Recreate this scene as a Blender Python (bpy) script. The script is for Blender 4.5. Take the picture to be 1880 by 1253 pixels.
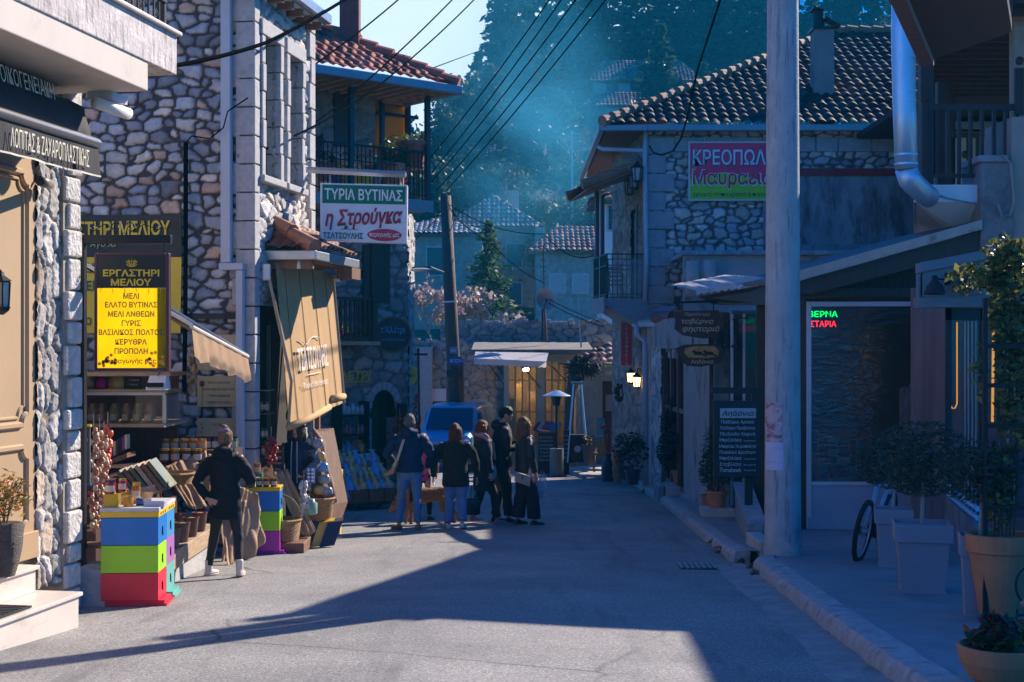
import bpy,bmesh,math,random
import numpy as np
from mathutils import Vector,Matrix,noise
S=bpy.context.scene
COL=S.collection
for o in list(bpy.data.objects):bpy.data.objects.remove(o)
R_=math.radians
FPX=2611.0
# ------------------------------------------------------------------ camera, world, sun
cam=bpy.data.cameras.new('camera');cam.lens=50;cam.sensor_width=36
cam.shift_y=0.0072;cam.clip_start=.1;cam.clip_end=3000
co=bpy.data.objects.new('camera',cam);COL.objects.link(co)
co.location=(0,0,0);co.rotation_euler=(R_(90),0,0);S.camera=co
SUN_EL,SUN_AZ=33.0,44.0
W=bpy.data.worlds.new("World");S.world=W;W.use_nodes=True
nt=W.node_tree;nt.nodes.clear()
def wn(t,**k):
 n=nt.nodes.new(t)
 for a,b in k.items():setattr(n,a,b)
 return n
out=wn('ShaderNodeOutputWorld');bg=wn('ShaderNodeBackground');bg.inputs[1].default_value=.092
sky=wn('ShaderNodeTexSky',sky_type='NISHITA',sun_disc=False)
sky.sun_elevation=R_(SUN_EL);sky.sun_rotation=R_(SUN_AZ);sky.altitude=900;sky.air_density=1.0;sky.dust_density=.6;sky.ozone_density=2.2
hs=wn('ShaderNodeHueSaturation');hs.inputs['Saturation'].default_value=1.25;hs.inputs['Value'].default_value=1.0
nt.links.new(sky.outputs[0],hs.inputs['Color'])
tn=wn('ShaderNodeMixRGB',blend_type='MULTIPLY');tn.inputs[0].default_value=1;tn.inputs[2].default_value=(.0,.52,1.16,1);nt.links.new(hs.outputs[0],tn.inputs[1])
# thin bright cloud low in the sky towards the sun, drawn in world directions
tc=wn('ShaderNodeTexCoord');mp=wn('ShaderNodeMapping');mp.inputs['Scale'].default_value=(1.2,1.2,3.4)
nz=wn('ShaderNodeTexNoise');nz.inputs['Scale'].default_value=5.5;nz.inputs['Detail'].default_value=7;nz.inputs['Roughness'].default_value=.55
nt.links.new(tc.outputs['Generated'],mp.inputs[0]);nt.links.new(mp.outputs[0],nz.inputs['Vector'])
cr=wn('ShaderNodeMapRange');cr.inputs[1].default_value=.36;cr.inputs[2].default_value=.66
nt.links.new(nz.outputs[0],cr.inputs[0])
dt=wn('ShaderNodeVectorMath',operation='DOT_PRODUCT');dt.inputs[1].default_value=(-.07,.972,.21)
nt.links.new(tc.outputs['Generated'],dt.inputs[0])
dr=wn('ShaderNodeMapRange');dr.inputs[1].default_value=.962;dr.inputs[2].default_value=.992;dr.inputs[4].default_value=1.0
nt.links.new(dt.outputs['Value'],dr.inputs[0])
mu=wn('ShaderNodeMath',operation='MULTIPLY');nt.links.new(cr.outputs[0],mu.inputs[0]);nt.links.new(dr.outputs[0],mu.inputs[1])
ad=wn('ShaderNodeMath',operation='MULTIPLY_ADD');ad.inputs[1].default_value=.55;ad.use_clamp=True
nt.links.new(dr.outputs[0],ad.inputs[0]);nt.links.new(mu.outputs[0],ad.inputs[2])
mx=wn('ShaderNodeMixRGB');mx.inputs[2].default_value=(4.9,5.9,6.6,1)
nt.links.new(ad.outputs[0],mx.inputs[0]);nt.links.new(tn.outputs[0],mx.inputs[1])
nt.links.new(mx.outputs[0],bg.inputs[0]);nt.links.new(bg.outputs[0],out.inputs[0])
sl=bpy.data.lights.new('sun','SUN');sl.energy=5.0;sl.angle=R_(.5);sl.color=(1,.87,.73)
so=bpy.data.objects.new('sun',sl);COL.objects.link(so)
SD=Vector((math.sin(R_(SUN_AZ))*math.cos(R_(SUN_EL)),math.cos(R_(SUN_AZ))*math.cos(R_(SUN_EL)),math.sin(R_(SUN_EL))))
so.rotation_euler=SD.to_track_quat('Z','Y').to_euler();so.location=(30,30,40)
S.view_settings.view_transform='Standard';S.view_settings.look='None';S.view_settings.exposure=1.04;S.view_settings.gamma=1
S.render.engine='CYCLES';S.cycles.max_bounces=6;S.cycles.volume_bounces=0;S.cycles.transparent_max_bounces=12
S.cycles.volume_step_rate=4;S.cycles.volume_max_steps=96;S.cycles.use_denoising=True;S.cycles.caustics_reflective=False;S.cycles.caustics_refractive=False
# ------------------------------------------------------------------ helpers
def V(*a):return Vector(a)
def P(px,py,Y):return Vector(((px-940)/FPX*Y,Y,(640-py)/FPX*Y))
def gz(Y):
 a,b=-1.6-.055*Y,-2.04-.035*Y
 k=.12;h=max(0,k-abs(a-b))/k
 return max(a,b)+h*h*k*.25
def G(px,py): # pixel -> road surface
 y=10.0
 for _ in range(60):y=gz(y)*FPX/(640-py)*.5+y*.5
 return Vector(((px-940)/FPX*y,y,gz(y)))
_m={}
def M(name,c=(.5,.5,.5),r=.6,var=.15,vs=6,bump=0,bs=40,metal=0,trans=0,emit=None,es=1,spec=.5,coat=0,vc=False,alpha=1,stretch=None,dirt=None):
 if name in _m:return _m[name]
 m=bpy.data.materials.new(name);m.use_nodes=True;t=m.node_tree;b=t.nodes['Principled BSDF'];L=t.links.new
 b.inputs['Roughness'].default_value=r;b.inputs['Metallic'].default_value=metal;b.inputs['Specular IOR Level'].default_value=spec
 b.inputs['Transmission Weight'].default_value=trans;b.inputs['Coat Weight'].default_value=coat;b.inputs['Alpha'].default_value=alpha
 tc=t.nodes.new('ShaderNodeTexCoord');src=tc.outputs['Object']
 if stretch:
  mp=t.nodes.new('ShaderNodeMapping');mp.inputs['Scale'].default_value=stretch;L(src,mp.inputs[0]);src=mp.outputs[0]
 n=t.nodes.new('ShaderNodeTexNoise');n.inputs['Scale'].default_value=vs;n.inputs['Detail'].default_value=5;n.inputs['Roughness'].default_value=.65;L(src,n.inputs['Vector'])
 mr=t.nodes.new('ShaderNodeMapRange');mr.inputs[1].default_value=.25;mr.inputs[2].default_value=.75;mr.inputs[3].default_value=1-var;mr.inputs[4].default_value=1+var;L(n.outputs[0],mr.inputs[0])
 mx=t.nodes.new('ShaderNodeMixRGB');mx.blend_type='MULTIPLY';mx.inputs[0].default_value=1
 if vc:
  a=t.nodes.new('ShaderNodeAttribute');a.attribute_name='Col';L(a.outputs['Color'],mx.inputs[1])
 else:mx.inputs[1].default_value=(*c,1)
 L(mr.outputs[0],mx.inputs[2]);co_=mx.outputs[0]
 if dirt: # (colour, scale, threshold, stretch): stains with a shape of their own
  dc,dsc,th,st=dirt
  mp2=t.nodes.new('ShaderNodeMapping');mp2.inputs['Scale'].default_value=st;L(tc.outputs['Object'],mp2.inputs[0])
  n2=t.nodes.new('ShaderNodeTexNoise');n2.inputs['Scale'].default_value=dsc;n2.inputs['Detail'].default_value=7;n2.inputs['Roughness'].default_value=.7;L(mp2.outputs[0],n2.inputs['Vector'])
  m2=t.nodes.new('ShaderNodeMapRange');m2.inputs[1].default_value=th;m2.inputs[2].default_value=th+.14;m2.inputs[4].default_value=.85;L(n2.outputs[0],m2.inputs[0])
  x2=t.nodes.new('ShaderNodeMixRGB');x2.inputs[2].default_value=(*dc,1);L(m2.outputs[0],x2.inputs[0]);L(co_,x2.inputs[1]);co_=x2.outputs[0]
 L(co_,b.inputs['Base Color'])
 if bump:
  n3=t.nodes.new('ShaderNodeTexNoise');n3.inputs['Scale'].default_value=bs;n3.inputs['Detail'].default_value=4;L(src,n3.inputs['Vector'])
  bp=t.nodes.new('ShaderNodeBump');bp.inputs['Strength'].default_value=min(1,bump);bp.inputs['Distance'].default_value=.02*max(1,bump);L(n3.outputs[0],bp.inputs['Height']);L(bp.outputs[0],b.inputs['Normal'])
 if emit:b.inputs['Emission Color'].default_value=(*emit,1);b.inputs['Emission Strength'].default_value=es
 _m[name]=m;return m
class Fr: # frame of a facade: u along it, n out of it, z up
 def __init__(s,o,u,n):s.o=Vector(o);s.u=Vector((u[0],u[1],0)).normalized();s.n=Vector((n[0],n[1],0)).normalized()
 def p(s,u,n,z):return Vector((s.o.x+s.u.x*u+s.n.x*n,s.o.y+s.u.y*u+s.n.y*n,z))
 @property
 def T(s):
  m=Matrix.Identity(4);m.col[0][:3]=s.u;m.col[1][:3]=s.n;m.col[3][:3]=(s.o.x,s.o.y,0);return m
 def hit(s,px,py,n=0): # pixel -> (u, z) on the plane n
  d=Vector(((px-940)/FPX,1,(640-py)/FPX));t=((s.o+s.n*n).xy.dot(s.n.xy))/d.xy.dot(s.n.xy);q=d*t
  return(q.xy-s.o.xy).dot(s.u.xy),q.z
class MB:
 def __init__(s,T=None):s.v=[];s.f=[];s.mi=[];s.T=T;s.c=None
 def add(s,vs,fs,mi=0):
  b=len(s.v)
  s.v+=[tuple(s.T@Vector(v))if s.T is not None else tuple(v)for v in vs]
  s.f+=[tuple(i+b for i in f)for f in fs];s.mi+=[mi]*len(fs);return s
 def box(s,x0,x1,y0,y1,z0,z1,mi=0):
  return s.add([(x0,y0,z0),(x1,y0,z0),(x1,y1,z0),(x0,y1,z0),(x0,y0,z1),(x1,y0,z1),(x1,y1,z1),(x0,y1,z1)],
   [(0,3,2,1),(4,5,6,7),(0,1,5,4),(1,2,6,5),(2,3,7,6),(3,0,4,7)],mi)
 def hexa(s,q,mi=0):return s.add(q,[(0,3,2,1),(4,5,6,7),(0,1,5,4),(1,2,6,5),(2,3,7,6),(3,0,4,7)],mi)
 def slab(s,poly,off,mi=0): # polygon extruded by a vector
  n=len(poly);off=Vector(off);a=[Vector(p)for p in poly]
  return s.add(a+[p+off for p in a],[tuple(range(n))[::-1],tuple(range(n,2*n))]+[(i,(i+1)%n,n+(i+1)%n,n+i)for i in range(n)],mi)
 def ring(s,rings,caps=True,mi=0,closed=True):
  n=len(rings[0]);vs=[p for r in rings for p in r];fs=[]
  m=n if closed else n-1
  for k in range(len(rings)-1):
   for i in range(m):fs.append((k*n+i,k*n+(i+1)%n,(k+1)*n+(i+1)%n,(k+1)*n+i))
  if caps:fs+=[tuple(range(n))[::-1],tuple((len(rings)-1)*n+i for i in range(n))]
  return s.add(vs,fs,mi)
 def tube(s,pts,r,n=8,mi=0,flat=1.0,upv=None,caps=True):
  pts=[Vector(p)for p in pts];rs=r if isinstance(r,(list,tuple))else[r]*len(pts);rings=[];prev=None
  for i,p in enumerate(pts):
   d=(pts[min(i+1,len(pts)-1)]-pts[max(i-1,0)]).normalized()
   ref=Vector(upv)if upv is not None else(prev if prev is not None else(V(0,0,1)if abs(d.z)<.9 else V(1,0,0)))
   a=d.cross(ref)
   if a.length<1e-5:a=d.cross(V(0,1,0))
   a.normalize();b=a.cross(d).normalized()
   if upv is None:prev=b
   rr=rs[i];ra,rb=rr if isinstance(rr,(list,tuple))else(rr,rr*flat)
   rings.append([p+a*(ra*math.cos(2*math.pi*k/n))+b*(rb*math.sin(2*math.pi*k/n))for k in range(n)])
  return s.ring(rings,caps,mi)
 def lathe(s,prof,c=(0,0,0),n=16,mi=0,sq=False):
  c=Vector(c);off=math.pi/n if sq else 0
  return s.ring([[c+V(r*math.cos(2*math.pi*k/n+off),r*math.sin(2*math.pi*k/n+off),z)for k in range(n)]for r,z in prof],True,mi)
 def ell(s,c,r,n=12,m=8,mi=0):
  c=Vector(c);rr=[]
  for j in range(1,m):
   t=math.pi*j/m;rr.append([c+V(r[0]*math.sin(t)*math.cos(2*math.pi*k/n),r[1]*math.sin(t)*math.sin(2*math.pi*k/n),-r[2]*math.cos(t))for k in range(n)])
  return s.ring(rr,True,mi)
 def card(s,c,a,b,mi=0):
  c,a,b=Vector(c),Vector(a),Vector(b);return s.add([c-a-b,c+a-b,c+a+b,c-a+b],[(0,1,2,3)],mi)
 def build(s,name,mats,parent=None,smooth=False,bevel=0,colors=None,local=False,recalc=True):
  me=bpy.data.meshes.new(name);vs=s.v
  if parent is not None and not local:
   inv=parent_matrix(parent).inverted()
   vs=[tuple(inv@Vector(v))for v in vs]
  me.from_pydata(vs,[],s.f)
  if not isinstance(mats,(list,tuple)):mats=[mats]
  for m in mats:me.materials.append(m)
  if len(mats)>1:me.polygons.foreach_set('material_index',s.mi)
  if recalc and len(s.f)<40000:
   bm=bmesh.new();bm.from_mesh(me);bmesh.ops.recalc_face_normals(bm,faces=bm.faces);bm.to_mesh(me);bm.free()
  if smooth:me.polygons.foreach_set('use_smooth',[True]*len(me.polygons))
  if colors is not None:
   ca=me.color_attributes.new('Col','FLOAT_COLOR','POINT');ca.data.foreach_set('color',np.asarray(colors,dtype=np.float32).ravel())
  o=bpy.data.objects.new(name,me);COL.objects.link(o)
  if parent is not None:o.parent=parent
  if bevel:
   bv=o.modifiers.new('b','BEVEL');bv.width=bevel;bv.segments=2;bv.limit_method='ANGLE';bv.angle_limit=R_(40)
  me.update();return o
def parent_matrix(o):
 m=Matrix.LocRotScale(o.location,o.rotation_euler,o.scale)
 return parent_matrix(o.parent)@m if o.parent else m
def tag(o,label,cat,group=None,kind=None):
 o['label']=label;o['category']=cat
 if group:o['group']=group
 if kind:o['kind']=kind
 return o
def struct(o,kind='structure'):o['kind']=kind;return o
def thing(name,label,cat,loc=(0,0,0),rz=0,group=None):
 o=bpy.data.objects.new(name,None);COL.objects.link(o);o.location=loc;o.rotation_euler=(0,0,rz);o.empty_display_size=.2
 return tag(o,label,cat,group)
KIDS={}
def dup(root,loc,rz=0,label=None,scale=None,group=None):
 r=root.copy();COL.objects.link(r);r.location=loc
 if r.type=='EMPTY' or rz is not None:r.rotation_euler=(0,0,rz or 0)
 if scale:r.scale=(scale,)*3 if not isinstance(scale,(tuple,list))else scale
 if label:r['label']=label
 if group:r['group']=group
 for ch in list(root.children):
  c=ch.copy();COL.objects.link(c);c.parent=r
  for g in ch.children:
   d=g.copy();COL.objects.link(d);d.parent=c
 return r
ORD=['first','second','third','fourth','fifth','sixth','seventh','eighth','ninth','tenth','eleventh','twelfth']
_tx={}
def glyphs(s,bold=0,spacing=1.0):
 k=(s,bold,spacing)
 if k not in _tx:
  c=bpy.data.curves.new('lettering','FONT');c.body=s;c.size=1;c.offset=bold;c.resolution_u=3;c.space_character=spacing;c.align_x='CENTER'
  o=bpy.data.objects.new('lettering',c);COL.objects.link(o);dg=bpy.context.evaluated_depsgraph_get()
  me=bpy.data.meshes.new_from_object(o.evaluated_get(dg));bpy.data.objects.remove(o)
  a=np.zeros(len(me.vertices)*3);me.vertices.foreach_get('co',a);a=a.reshape(-1,3)
  _tx[k]=(a,[tuple(p.vertices)for p in me.polygons]);bpy.data.meshes.remove(me)
 return _tx[k]
def text(s,mat,parent,c,right,up,w=None,h=None,bold=0,shear=0,name='lettering',d=.003,spacing=1.0,rot=0,wave=0):
 a,fs=glyphs(s,bold,spacing)
 lo,hi=a.min(0),a.max(0);q=a-(lo+hi)/2;sz=hi-lo
 sx=w/sz[0]if w else None;sy=h/sz[1]if h else None
 sx=sx or sy;sy=sy or sx
 x,y=q[:,0]*sx,q[:,1]*sy;x=x+shear*y
 if rot:x,y=x*math.cos(rot)-y*math.sin(rot),x*math.sin(rot)+y*math.cos(rot)
 right=Vector(right).normalized();up=Vector(up).normalized();nn=right.cross(up);c=Vector(c)
 mb=MB();mb.v=[tuple(c+right*float(i)+up*float(j)+nn*d)for i,j in zip(x,y)];mb.f=fs;mb.mi=[0]*len(fs)
 return mb.build(name,mat,parent,recalc=False)
def vcol(rng,base,n,var=.2):return[[b*(1+rng.uniform(-var,var))for b in base]+[1]for _ in range(n)]
# ---- rubble wall with real relief: stones of jittered cells, mortar recessed
def rubble(name,parent,o,u,v,w,h,sw=.38,sh=.22,depth=.05,res=.025,pal=None,mortar=(.14,.12,.11),seed=1,holes=(),mort=.10,p=2.6,warp=.06,mat=None,keep=None,rough=.16,jv=1):
 rs=np.random.RandomState(seed);nu,nv=max(2,int(w/res))+1,max(2,int(h/res))+1
 uu,vv=np.meshgrid(np.linspace(0,w,nu),np.linspace(0,h,nv));x,y=uu.ravel(),vv.ravel()
 wx=x+warp*(np.sin(y*7.3+seed)+np.sin(y*17+x*5+seed*2)*.5);wy=y+warp*.7*(np.sin(x*5.1+seed*3)+np.sin(x*13+y*9)*.5)
 ci,cj=np.floor(wx/sw).astype(int),np.floor(wy/sh).astype(int);NI=int(w/sw)+12;NJ=int(h/sh)+12
 jx=rs.uniform(-.43,.43,(NJ,NI));jy=rs.uniform(-.38,.38,(NJ,NI))*jv;wt=rs.uniform(-.26,.22,(NJ,NI))
 pal=np.array(pal or[(.40,.39,.38),(.33,.33,.34),(.46,.43,.40),(.29,.28,.28),(.50,.47,.43),(.38,.33,.28),(.42,.41,.42)])
 cidx=rs.randint(0,len(pal),(NJ,NI));cv=rs.uniform(.78,1.2,(NJ,NI));hh=rs.uniform(.45,1.0,(NJ,NI));tx=rs.uniform(-.5,.5,(NJ,NI));ty=rs.uniform(-.5,.5,(NJ,NI))
 d1=np.full(x.shape,9.);d2=d1.copy();bi=np.zeros(x.shape,int);bj=bi.copy();lx=np.zeros(x.shape);ly=lx.copy()
 for a in(-2,-1,0,1,2):
  for b in(-2,-1,0,1,2):
   j=np.clip(cj+b+4,0,NJ-1);i=np.clip(ci+a+4,0,NI-1)
   sx=(ci+a+.5+jx[j,i]+.5*((cj+b)%2));sy=(cj+b+.5+jy[j,i])
   dx=np.abs(wx/sw-sx);dy=np.abs(wy/sh-sy)
   d=(dx**p+dy**p)**(1/p)+wt[j,i]
   c=d<d1
   d2=np.where(c,d1,np.minimum(d2,d));bi=np.where(c,i,bi);bj=np.where(c,j,bj);lx=np.where(c,wx/sw-sx,lx);ly=np.where(c,wy/sh-sy,ly);d1=np.where(c,d,d1)
 e=d2-d1;fn=np.array([noise.noise((float(a)*24,float(b)*24,seed))for a,b in zip(x[::1],y[::1])])if len(x)<30000 else np.sin(x*31+y*17)*np.sin(y*37-x*11)*.5
 e=e+fn*.03
 t=np.clip((e-mort*.55)/(mort*1.3),0,1);t=t*t*(3-2*t)
 H=depth*t*(hh[bj,bi]+.35*(tx[bj,bi]*lx+ty[bj,bi]*ly))+depth*rough*fn*t
 cc=pal[cidx[bj,bi]]*cv[bj,bi][:,None];m=np.array(mortar)
 k=np.clip((e-mort*.7)/(mort*.5),0,1)[:,None]
 cc=cc*k+m*(1-k)*(1+.25*fn[:,None])
 o,u,v=Vector(o),Vector(u).normalized(),Vector(v).normalized();n=u.cross(v)
 co_=np.array(o)+np.outer(x,u)+np.outer(y,v)+np.outer(H,n)
 idx=np.arange(nu*nv).reshape(nv,nu);A=idx[:-1,:-1].ravel();B=idx[:-1,1:].ravel();C_=idx[1:,1:].ravel();D=idx[1:,:-1].ravel()
 fx=(x[A]+x[B])/2;fy=(y[A]+y[D])/2;ok=np.ones(len(A),bool)
 for hl in holes:
  if callable(hl):ok&=~hl(fx,fy)
  else:ok&=~((fx>hl[0])&(fx<hl[1])&(fy>hl[2])&(fy<hl[3]))
 if keep is not None:ok&=keep(fx,fy)
 F=np.stack([A,B,C_,D],1)[ok]
 return grid_mesh(name,parent,co_,F,np.concatenate([np.clip(cc,.01,1),np.ones((len(cc),1))],1),mat or STONE)
def grid_mesh(name,parent,co_,F,colors,mat,smooth=True):
 if parent is not None:
  inv=np.array(parent_matrix(parent).inverted());co_=co_@inv[:3,:3].T+inv[:3,3]
 used=np.unique(F);rem=np.zeros(len(co_),int);rem[used]=np.arange(len(used));F=rem[F];co_=co_[used];colors=colors[used]
 me=bpy.data.meshes.new(name);me.vertices.add(len(co_));me.vertices.foreach_set('co',co_.astype(np.float32).ravel())
 k=F.shape[1];me.loops.add(F.size);me.loops.foreach_set('vertex_index',F.astype(np.int32).ravel());me.polygons.add(len(F));me.polygons.foreach_set('loop_start',np.arange(0,F.size,k,dtype=np.int32))
 me.update(calc_edges=True)
 if smooth:me.polygons.foreach_set('use_smooth',[True]*len(F))
 ca=me.color_attributes.new('Col','FLOAT_COLOR','POINT');ca.data.foreach_set('color',colors.astype(np.float32).ravel())
 me.materials.append(mat);o=bpy.data.objects.new(name,me);COL.objects.link(o)
 if parent is not None:o.parent=parent
 return o
# ---- clay tile roof: corrugated courses inside a polygon of the roof plane
def tiles(name,parent,o,u,v,w,h,poly=None,per=.22,row=.34,amp=.05,seed=1,pal=None,mat=None,rn=8):
 rs=np.random.RandomState(seed);o,u,v=Vector(o),Vector(u).normalized(),Vector(v).normalized();n=u.cross(v)
 nu=int(w/per*rn)+1;nr=max(1,int(math.ceil(h/row)));xs=np.linspace(0,w,nu)
 ys,hs_=[],[]
 for r in range(nr):
  for q,z in((0,.05),(.5,.03),(.97,.006)):ys.append(min(h,(r+q)*row));hs_.append(z)
 ys=np.array(ys);hs_=np.array(hs_)
 x,y=np.meshgrid(xs,ys);ci=np.floor(x/per).astype(int);ri=np.floor(y/row+1e-6).astype(int)
 H=amp*np.abs(np.sin(np.pi*x/per))**.8+hs_[:,None]
 pal=np.array(pal or[(.26,.10,.065),(.32,.13,.08),(.20,.085,.06),(.36,.17,.11),(.24,.12,.09)])
 cid=rs.randint(0,len(pal),(nr+2,int(w/per)+3));cvv=rs.uniform(.5,1.4,cid.shape);jit=rs.uniform(-.02,.02,cid.shape)
 H=H+jit[ri,ci];cc=(pal[cid[ri,ci]]*cvv[ri,ci][...,None]).reshape(-1,3)
 co_=np.array(o)+np.outer(x.ravel(),u)+np.outer(y.ravel(),v)+np.outer(H.ravel(),n)
 nv=len(ys);idx=np.arange(nu*nv).reshape(nv,nu);F=np.stack([idx[:-1,:-1].ravel(),idx[:-1,1:].ravel(),idx[1:,1:].ravel(),idx[1:,:-1].ravel()],1)
 if poly is not None:
  fx=x.ravel()[F].mean(1);fy=y.ravel()[F].mean(1);ok=np.ones(len(F),bool);m=len(poly)
  for i in range(m):
   (ax,ay),(bx,by)=poly[i],poly[(i+1)%m];ok&=((bx-ax)*(fy-ay)-(by-ay)*(fx-ax))>=-1e-4
  F=F[ok]
 return grid_mesh(name,parent,co_,F,np.concatenate([cc,np.ones((len(cc),1))],1),mat or TILE)
def ridge(name,parent,a,b,r=.09,seg=.34,mat=None,seed=0):
 a,b=Vector(a),Vector(b);L=(b-a).length;n=max(1,int(L/seg));mb=MB();rg=random.Random(seed)
 for i in range(n):
  p,q=a.lerp(b,i/n),a.lerp(b,(i+1.12)/n);k=rg.uniform(.9,1.1);mb.tube([p+V(0,0,.03),q],[r*1.15*k,r*.92*k],10)
 return mb.build(name,mat or RIDGE,parent,smooth=False)
STONE=M('rubble stone',vc=True,r=.85,var=.34,vs=9,bump=.5,bs=38,dirt=((.10,.09,.085),5,.64,(1,1,1)))
STONE2=M('far rubble',vc=True,r=.9,var=.3,vs=5,bump=.4,bs=20)
TILE=M('clay roof tile',vc=True,spec=.2,r=.65,var=.35,vs=4,bump=.25,bs=30,dirt=((.07,.06,.05),2.2,.62,(1,1,1)))
RIDGE=M('clay ridge tile',(.33,.14,.08),r=.6,var=.4,vs=5,bump=.3,bs=25)
GRANITE=M('grey granite blocks',(.42,.41,.41),r=.8,var=.22,vs=14,bump=.35,bs=70,dirt=((.24,.22,.2),3,.62,(1,1,1)))
CONC=M('weathered concrete',(.44,.42,.40),r=.85,var=.18,vs=5,bump=.3,bs=40,dirt=((.16,.14,.13),3.2,.6,(1,1,.35)))
IRON=M('black wrought iron',(.016,.016,.018),r=.45,var=.3,vs=12,bump=.1,bs=60,metal=.4)
DKWOOD=M('dark brown stained wood',(.05,.028,.02),r=.5,var=.4,vs=5,bump=.3,bs=25,stretch=(6,6,.8))
WOOD=M('mid brown wood',(.20,.10,.055),r=.6,var=.35,vs=4,bump=.3,bs=25,stretch=(6,6,.8))
PALEWOOD=M('pale weathered plank',(.42,.29,.18),r=.7,var=.35,vs=4,bump=.3,bs=30,stretch=(1,1,7))
ZINC=M('zinc gutter',(.36,.40,.44),r=.35,var=.2,vs=5,bump=.05,bs=20,metal=.5)
PIPE=M('painted drain pipe',(.47,.49,.55),r=.45,var=.08,vs=3)
WHITE=M('white paint',(.74,.73,.71),r=.5,var=.07,vs=4)
BLACK=M('matt black paint',(.012,.012,.013),r=.5,var=.3,vs=8)
DARKIN=M('dark interior plaster',(.03,.026,.024),r=.9,var=.3,vs=2)
CABLE=M('black cable rubber',(.006,.006,.007),r=1,spec=0)
TERRA=M('terracotta clay',(.52,.20,.09),r=.75,var=.22,vs=5,bump=.15,bs=30,dirt=((.5,.36,.27),3,.66,(1,1,.6)))
SOIL=M('potting soil',(.035,.025,.018),r=.95,var=.4,vs=20,bump=.6,bs=40)
GLASS=M('window glass',(.02,.025,.03),r=.04,var=.0,spec=.6)
CLEAR=M('clear display glass',(.9,.95,.95),r=.02,var=0,trans=1,alpha=.35)
YEL=M('yellow sign print',(.80,.55,.02),r=.4,var=.1,vs=3)
CREAM=M('cream lettering',(.72,.66,.50),r=.5,var=.05)
# ------------------------------------------------------------------ ground, road, pavement
def hz(x,y):
 z=float(np.interp(y,[0,48,60,80,110,150,190,230,330,600],[0,0,.6,3.6,14,26,31,33,34,34]))
 k=1-min(.75,max(0,(-x-4)*.022));return gz(min(y,48))+z*k
GRND=M('dry hillside grass and earth',(.075,.085,.04),r=.95,var=.5,vs=.35,bump=.5,bs=3,dirt=((.12,.10,.07),.25,.5,(1,1,1)))
xs=np.linspace(-110,150,66);ys=np.concatenate([np.linspace(-14,60,30),np.linspace(64,262,46)])
mb=MB();vs=[(x,y,hz(x,y)-.05+(noise.noise((x*.05,y*.05,3))*2.2*min(1,max(0,(y-62)/40))))for y in ys for x in xs];n=len(xs)
mb.add(vs,[(j*n+i,j*n+i+1,(j+1)*n+i+1,(j+1)*n+i)for j in range(len(ys)-1)for i in range(n-1)])
struct(mb.build('ground',GRND,smooth=True))
def asphalt():
 m=bpy.data.materials.new('worn asphalt');m.use_nodes=True;t=m.node_tree;b=t.nodes['Principled BSDF'];L=t.links.new
 tc=t.nodes.new('ShaderNodeTexCoord')
 def nse(s,d=3,r=.6,st=None):
  n=t.nodes.new('ShaderNodeTexNoise');n.inputs['Scale'].default_value=s;n.inputs['Detail'].default_value=d;n.inputs['Roughness'].default_value=r
  if st:
   mp=t.nodes.new('ShaderNodeMapping');mp.inputs['Scale'].default_value=st;L(tc.outputs['Object'],mp.inputs[0]);L(mp.outputs[0],n.inputs['Vector'])
  else:L(tc.outputs['Object'],n.inputs['Vector'])
  return n.outputs[0]
 def ramp(src,stops):
  r=t.nodes.new('ShaderNodeValToRGB');e=r.color_ramp.elements
  while len(e)<len(stops):e.new(.5)
  for k,(p,c)in zip(e,stops):k.position=p;k.color=(*c,1)
  L(src,r.inputs[0]);return r.outputs[0]
 def mix(a,c,f,bt='MIX'):
  x=t.nodes.new('ShaderNodeMixRGB');x.blend_type=bt
  if hasattr(f,'links')or not isinstance(f,(int,float)):L(f,x.inputs[0])
  else:x.inputs[0].default_value=f
  L(a,x.inputs[1])
  if isinstance(c,tuple):x.inputs[2].default_value=(*c,1)
  else:L(c,x.inputs[2])
  return x.outputs[0]
 sp=ramp(nse(52,3,.85),[(.30,(.10,.10,.10)),(.5,(.25,.245,.24)),(.72,(.56,.55,.53))])
 big=ramp(nse(.55,5),[(.3,(.68,.68,.69)),(.7,(1.2,1.18,1.15))])
 c=mix(sp,big,1.0,'MULTIPLY')
 st=ramp(nse(.9,6,.7,(1.8,.22,1)),[(.53,(0,0,0)),(.66,(.6,.6,.6))]);c=mix(c,(.11,.11,.112),st)
 dirt=ramp(nse(1.6,6,.72),[(.60,(0,0,0)),(.72,(.5,.5,.5))]);c=mix(c,(.34,.30,.26),dirt)
 vo=t.nodes.new('ShaderNodeTexVoronoi');vo.feature='DISTANCE_TO_EDGE';vo.inputs['Scale'].default_value=.45
 wv=t.nodes.new('ShaderNodeMixRGB');wv.inputs[0].default_value=.12;L(tc.outputs['Object'],wv.inputs[1])
 n2=t.nodes.new('ShaderNodeTexNoise');n2.inputs['Scale'].default_value=2.2;n2.inputs['Detail'].default_value=6;L(tc.outputs['Object'],n2.inputs['Vector']);L(n2.outputs['Color'],wv.inputs[2]);L(wv.outputs[0],vo.inputs['Vector'])
 ck=ramp(vo.outputs['Distance'],[(.0,(1,1,1)),(.011,(0,0,0))]);ckm=ramp(nse(.35,2),[(.52,(0,0,0)),(.6,(.8,.8,.8))])
 c=mix(c,(.05,.05,.05),mix(ck,ckm,1.0,'MULTIPLY'))
 L(c,b.inputs['Base Color']);b.inputs['Roughness'].default_value=.72;b.inputs['Specular IOR Level'].default_value=.4
 bp=t.nodes.new('ShaderNodeBump');bp.inputs['Strength'].default_value=.55;bp.inputs['Distance'].default_value=.012;L(nse(85,2,.8),bp.inputs['Height']);L(bp.outputs[0],b.inputs['Normal'])
 return m
ASPH=asphalt()
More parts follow.
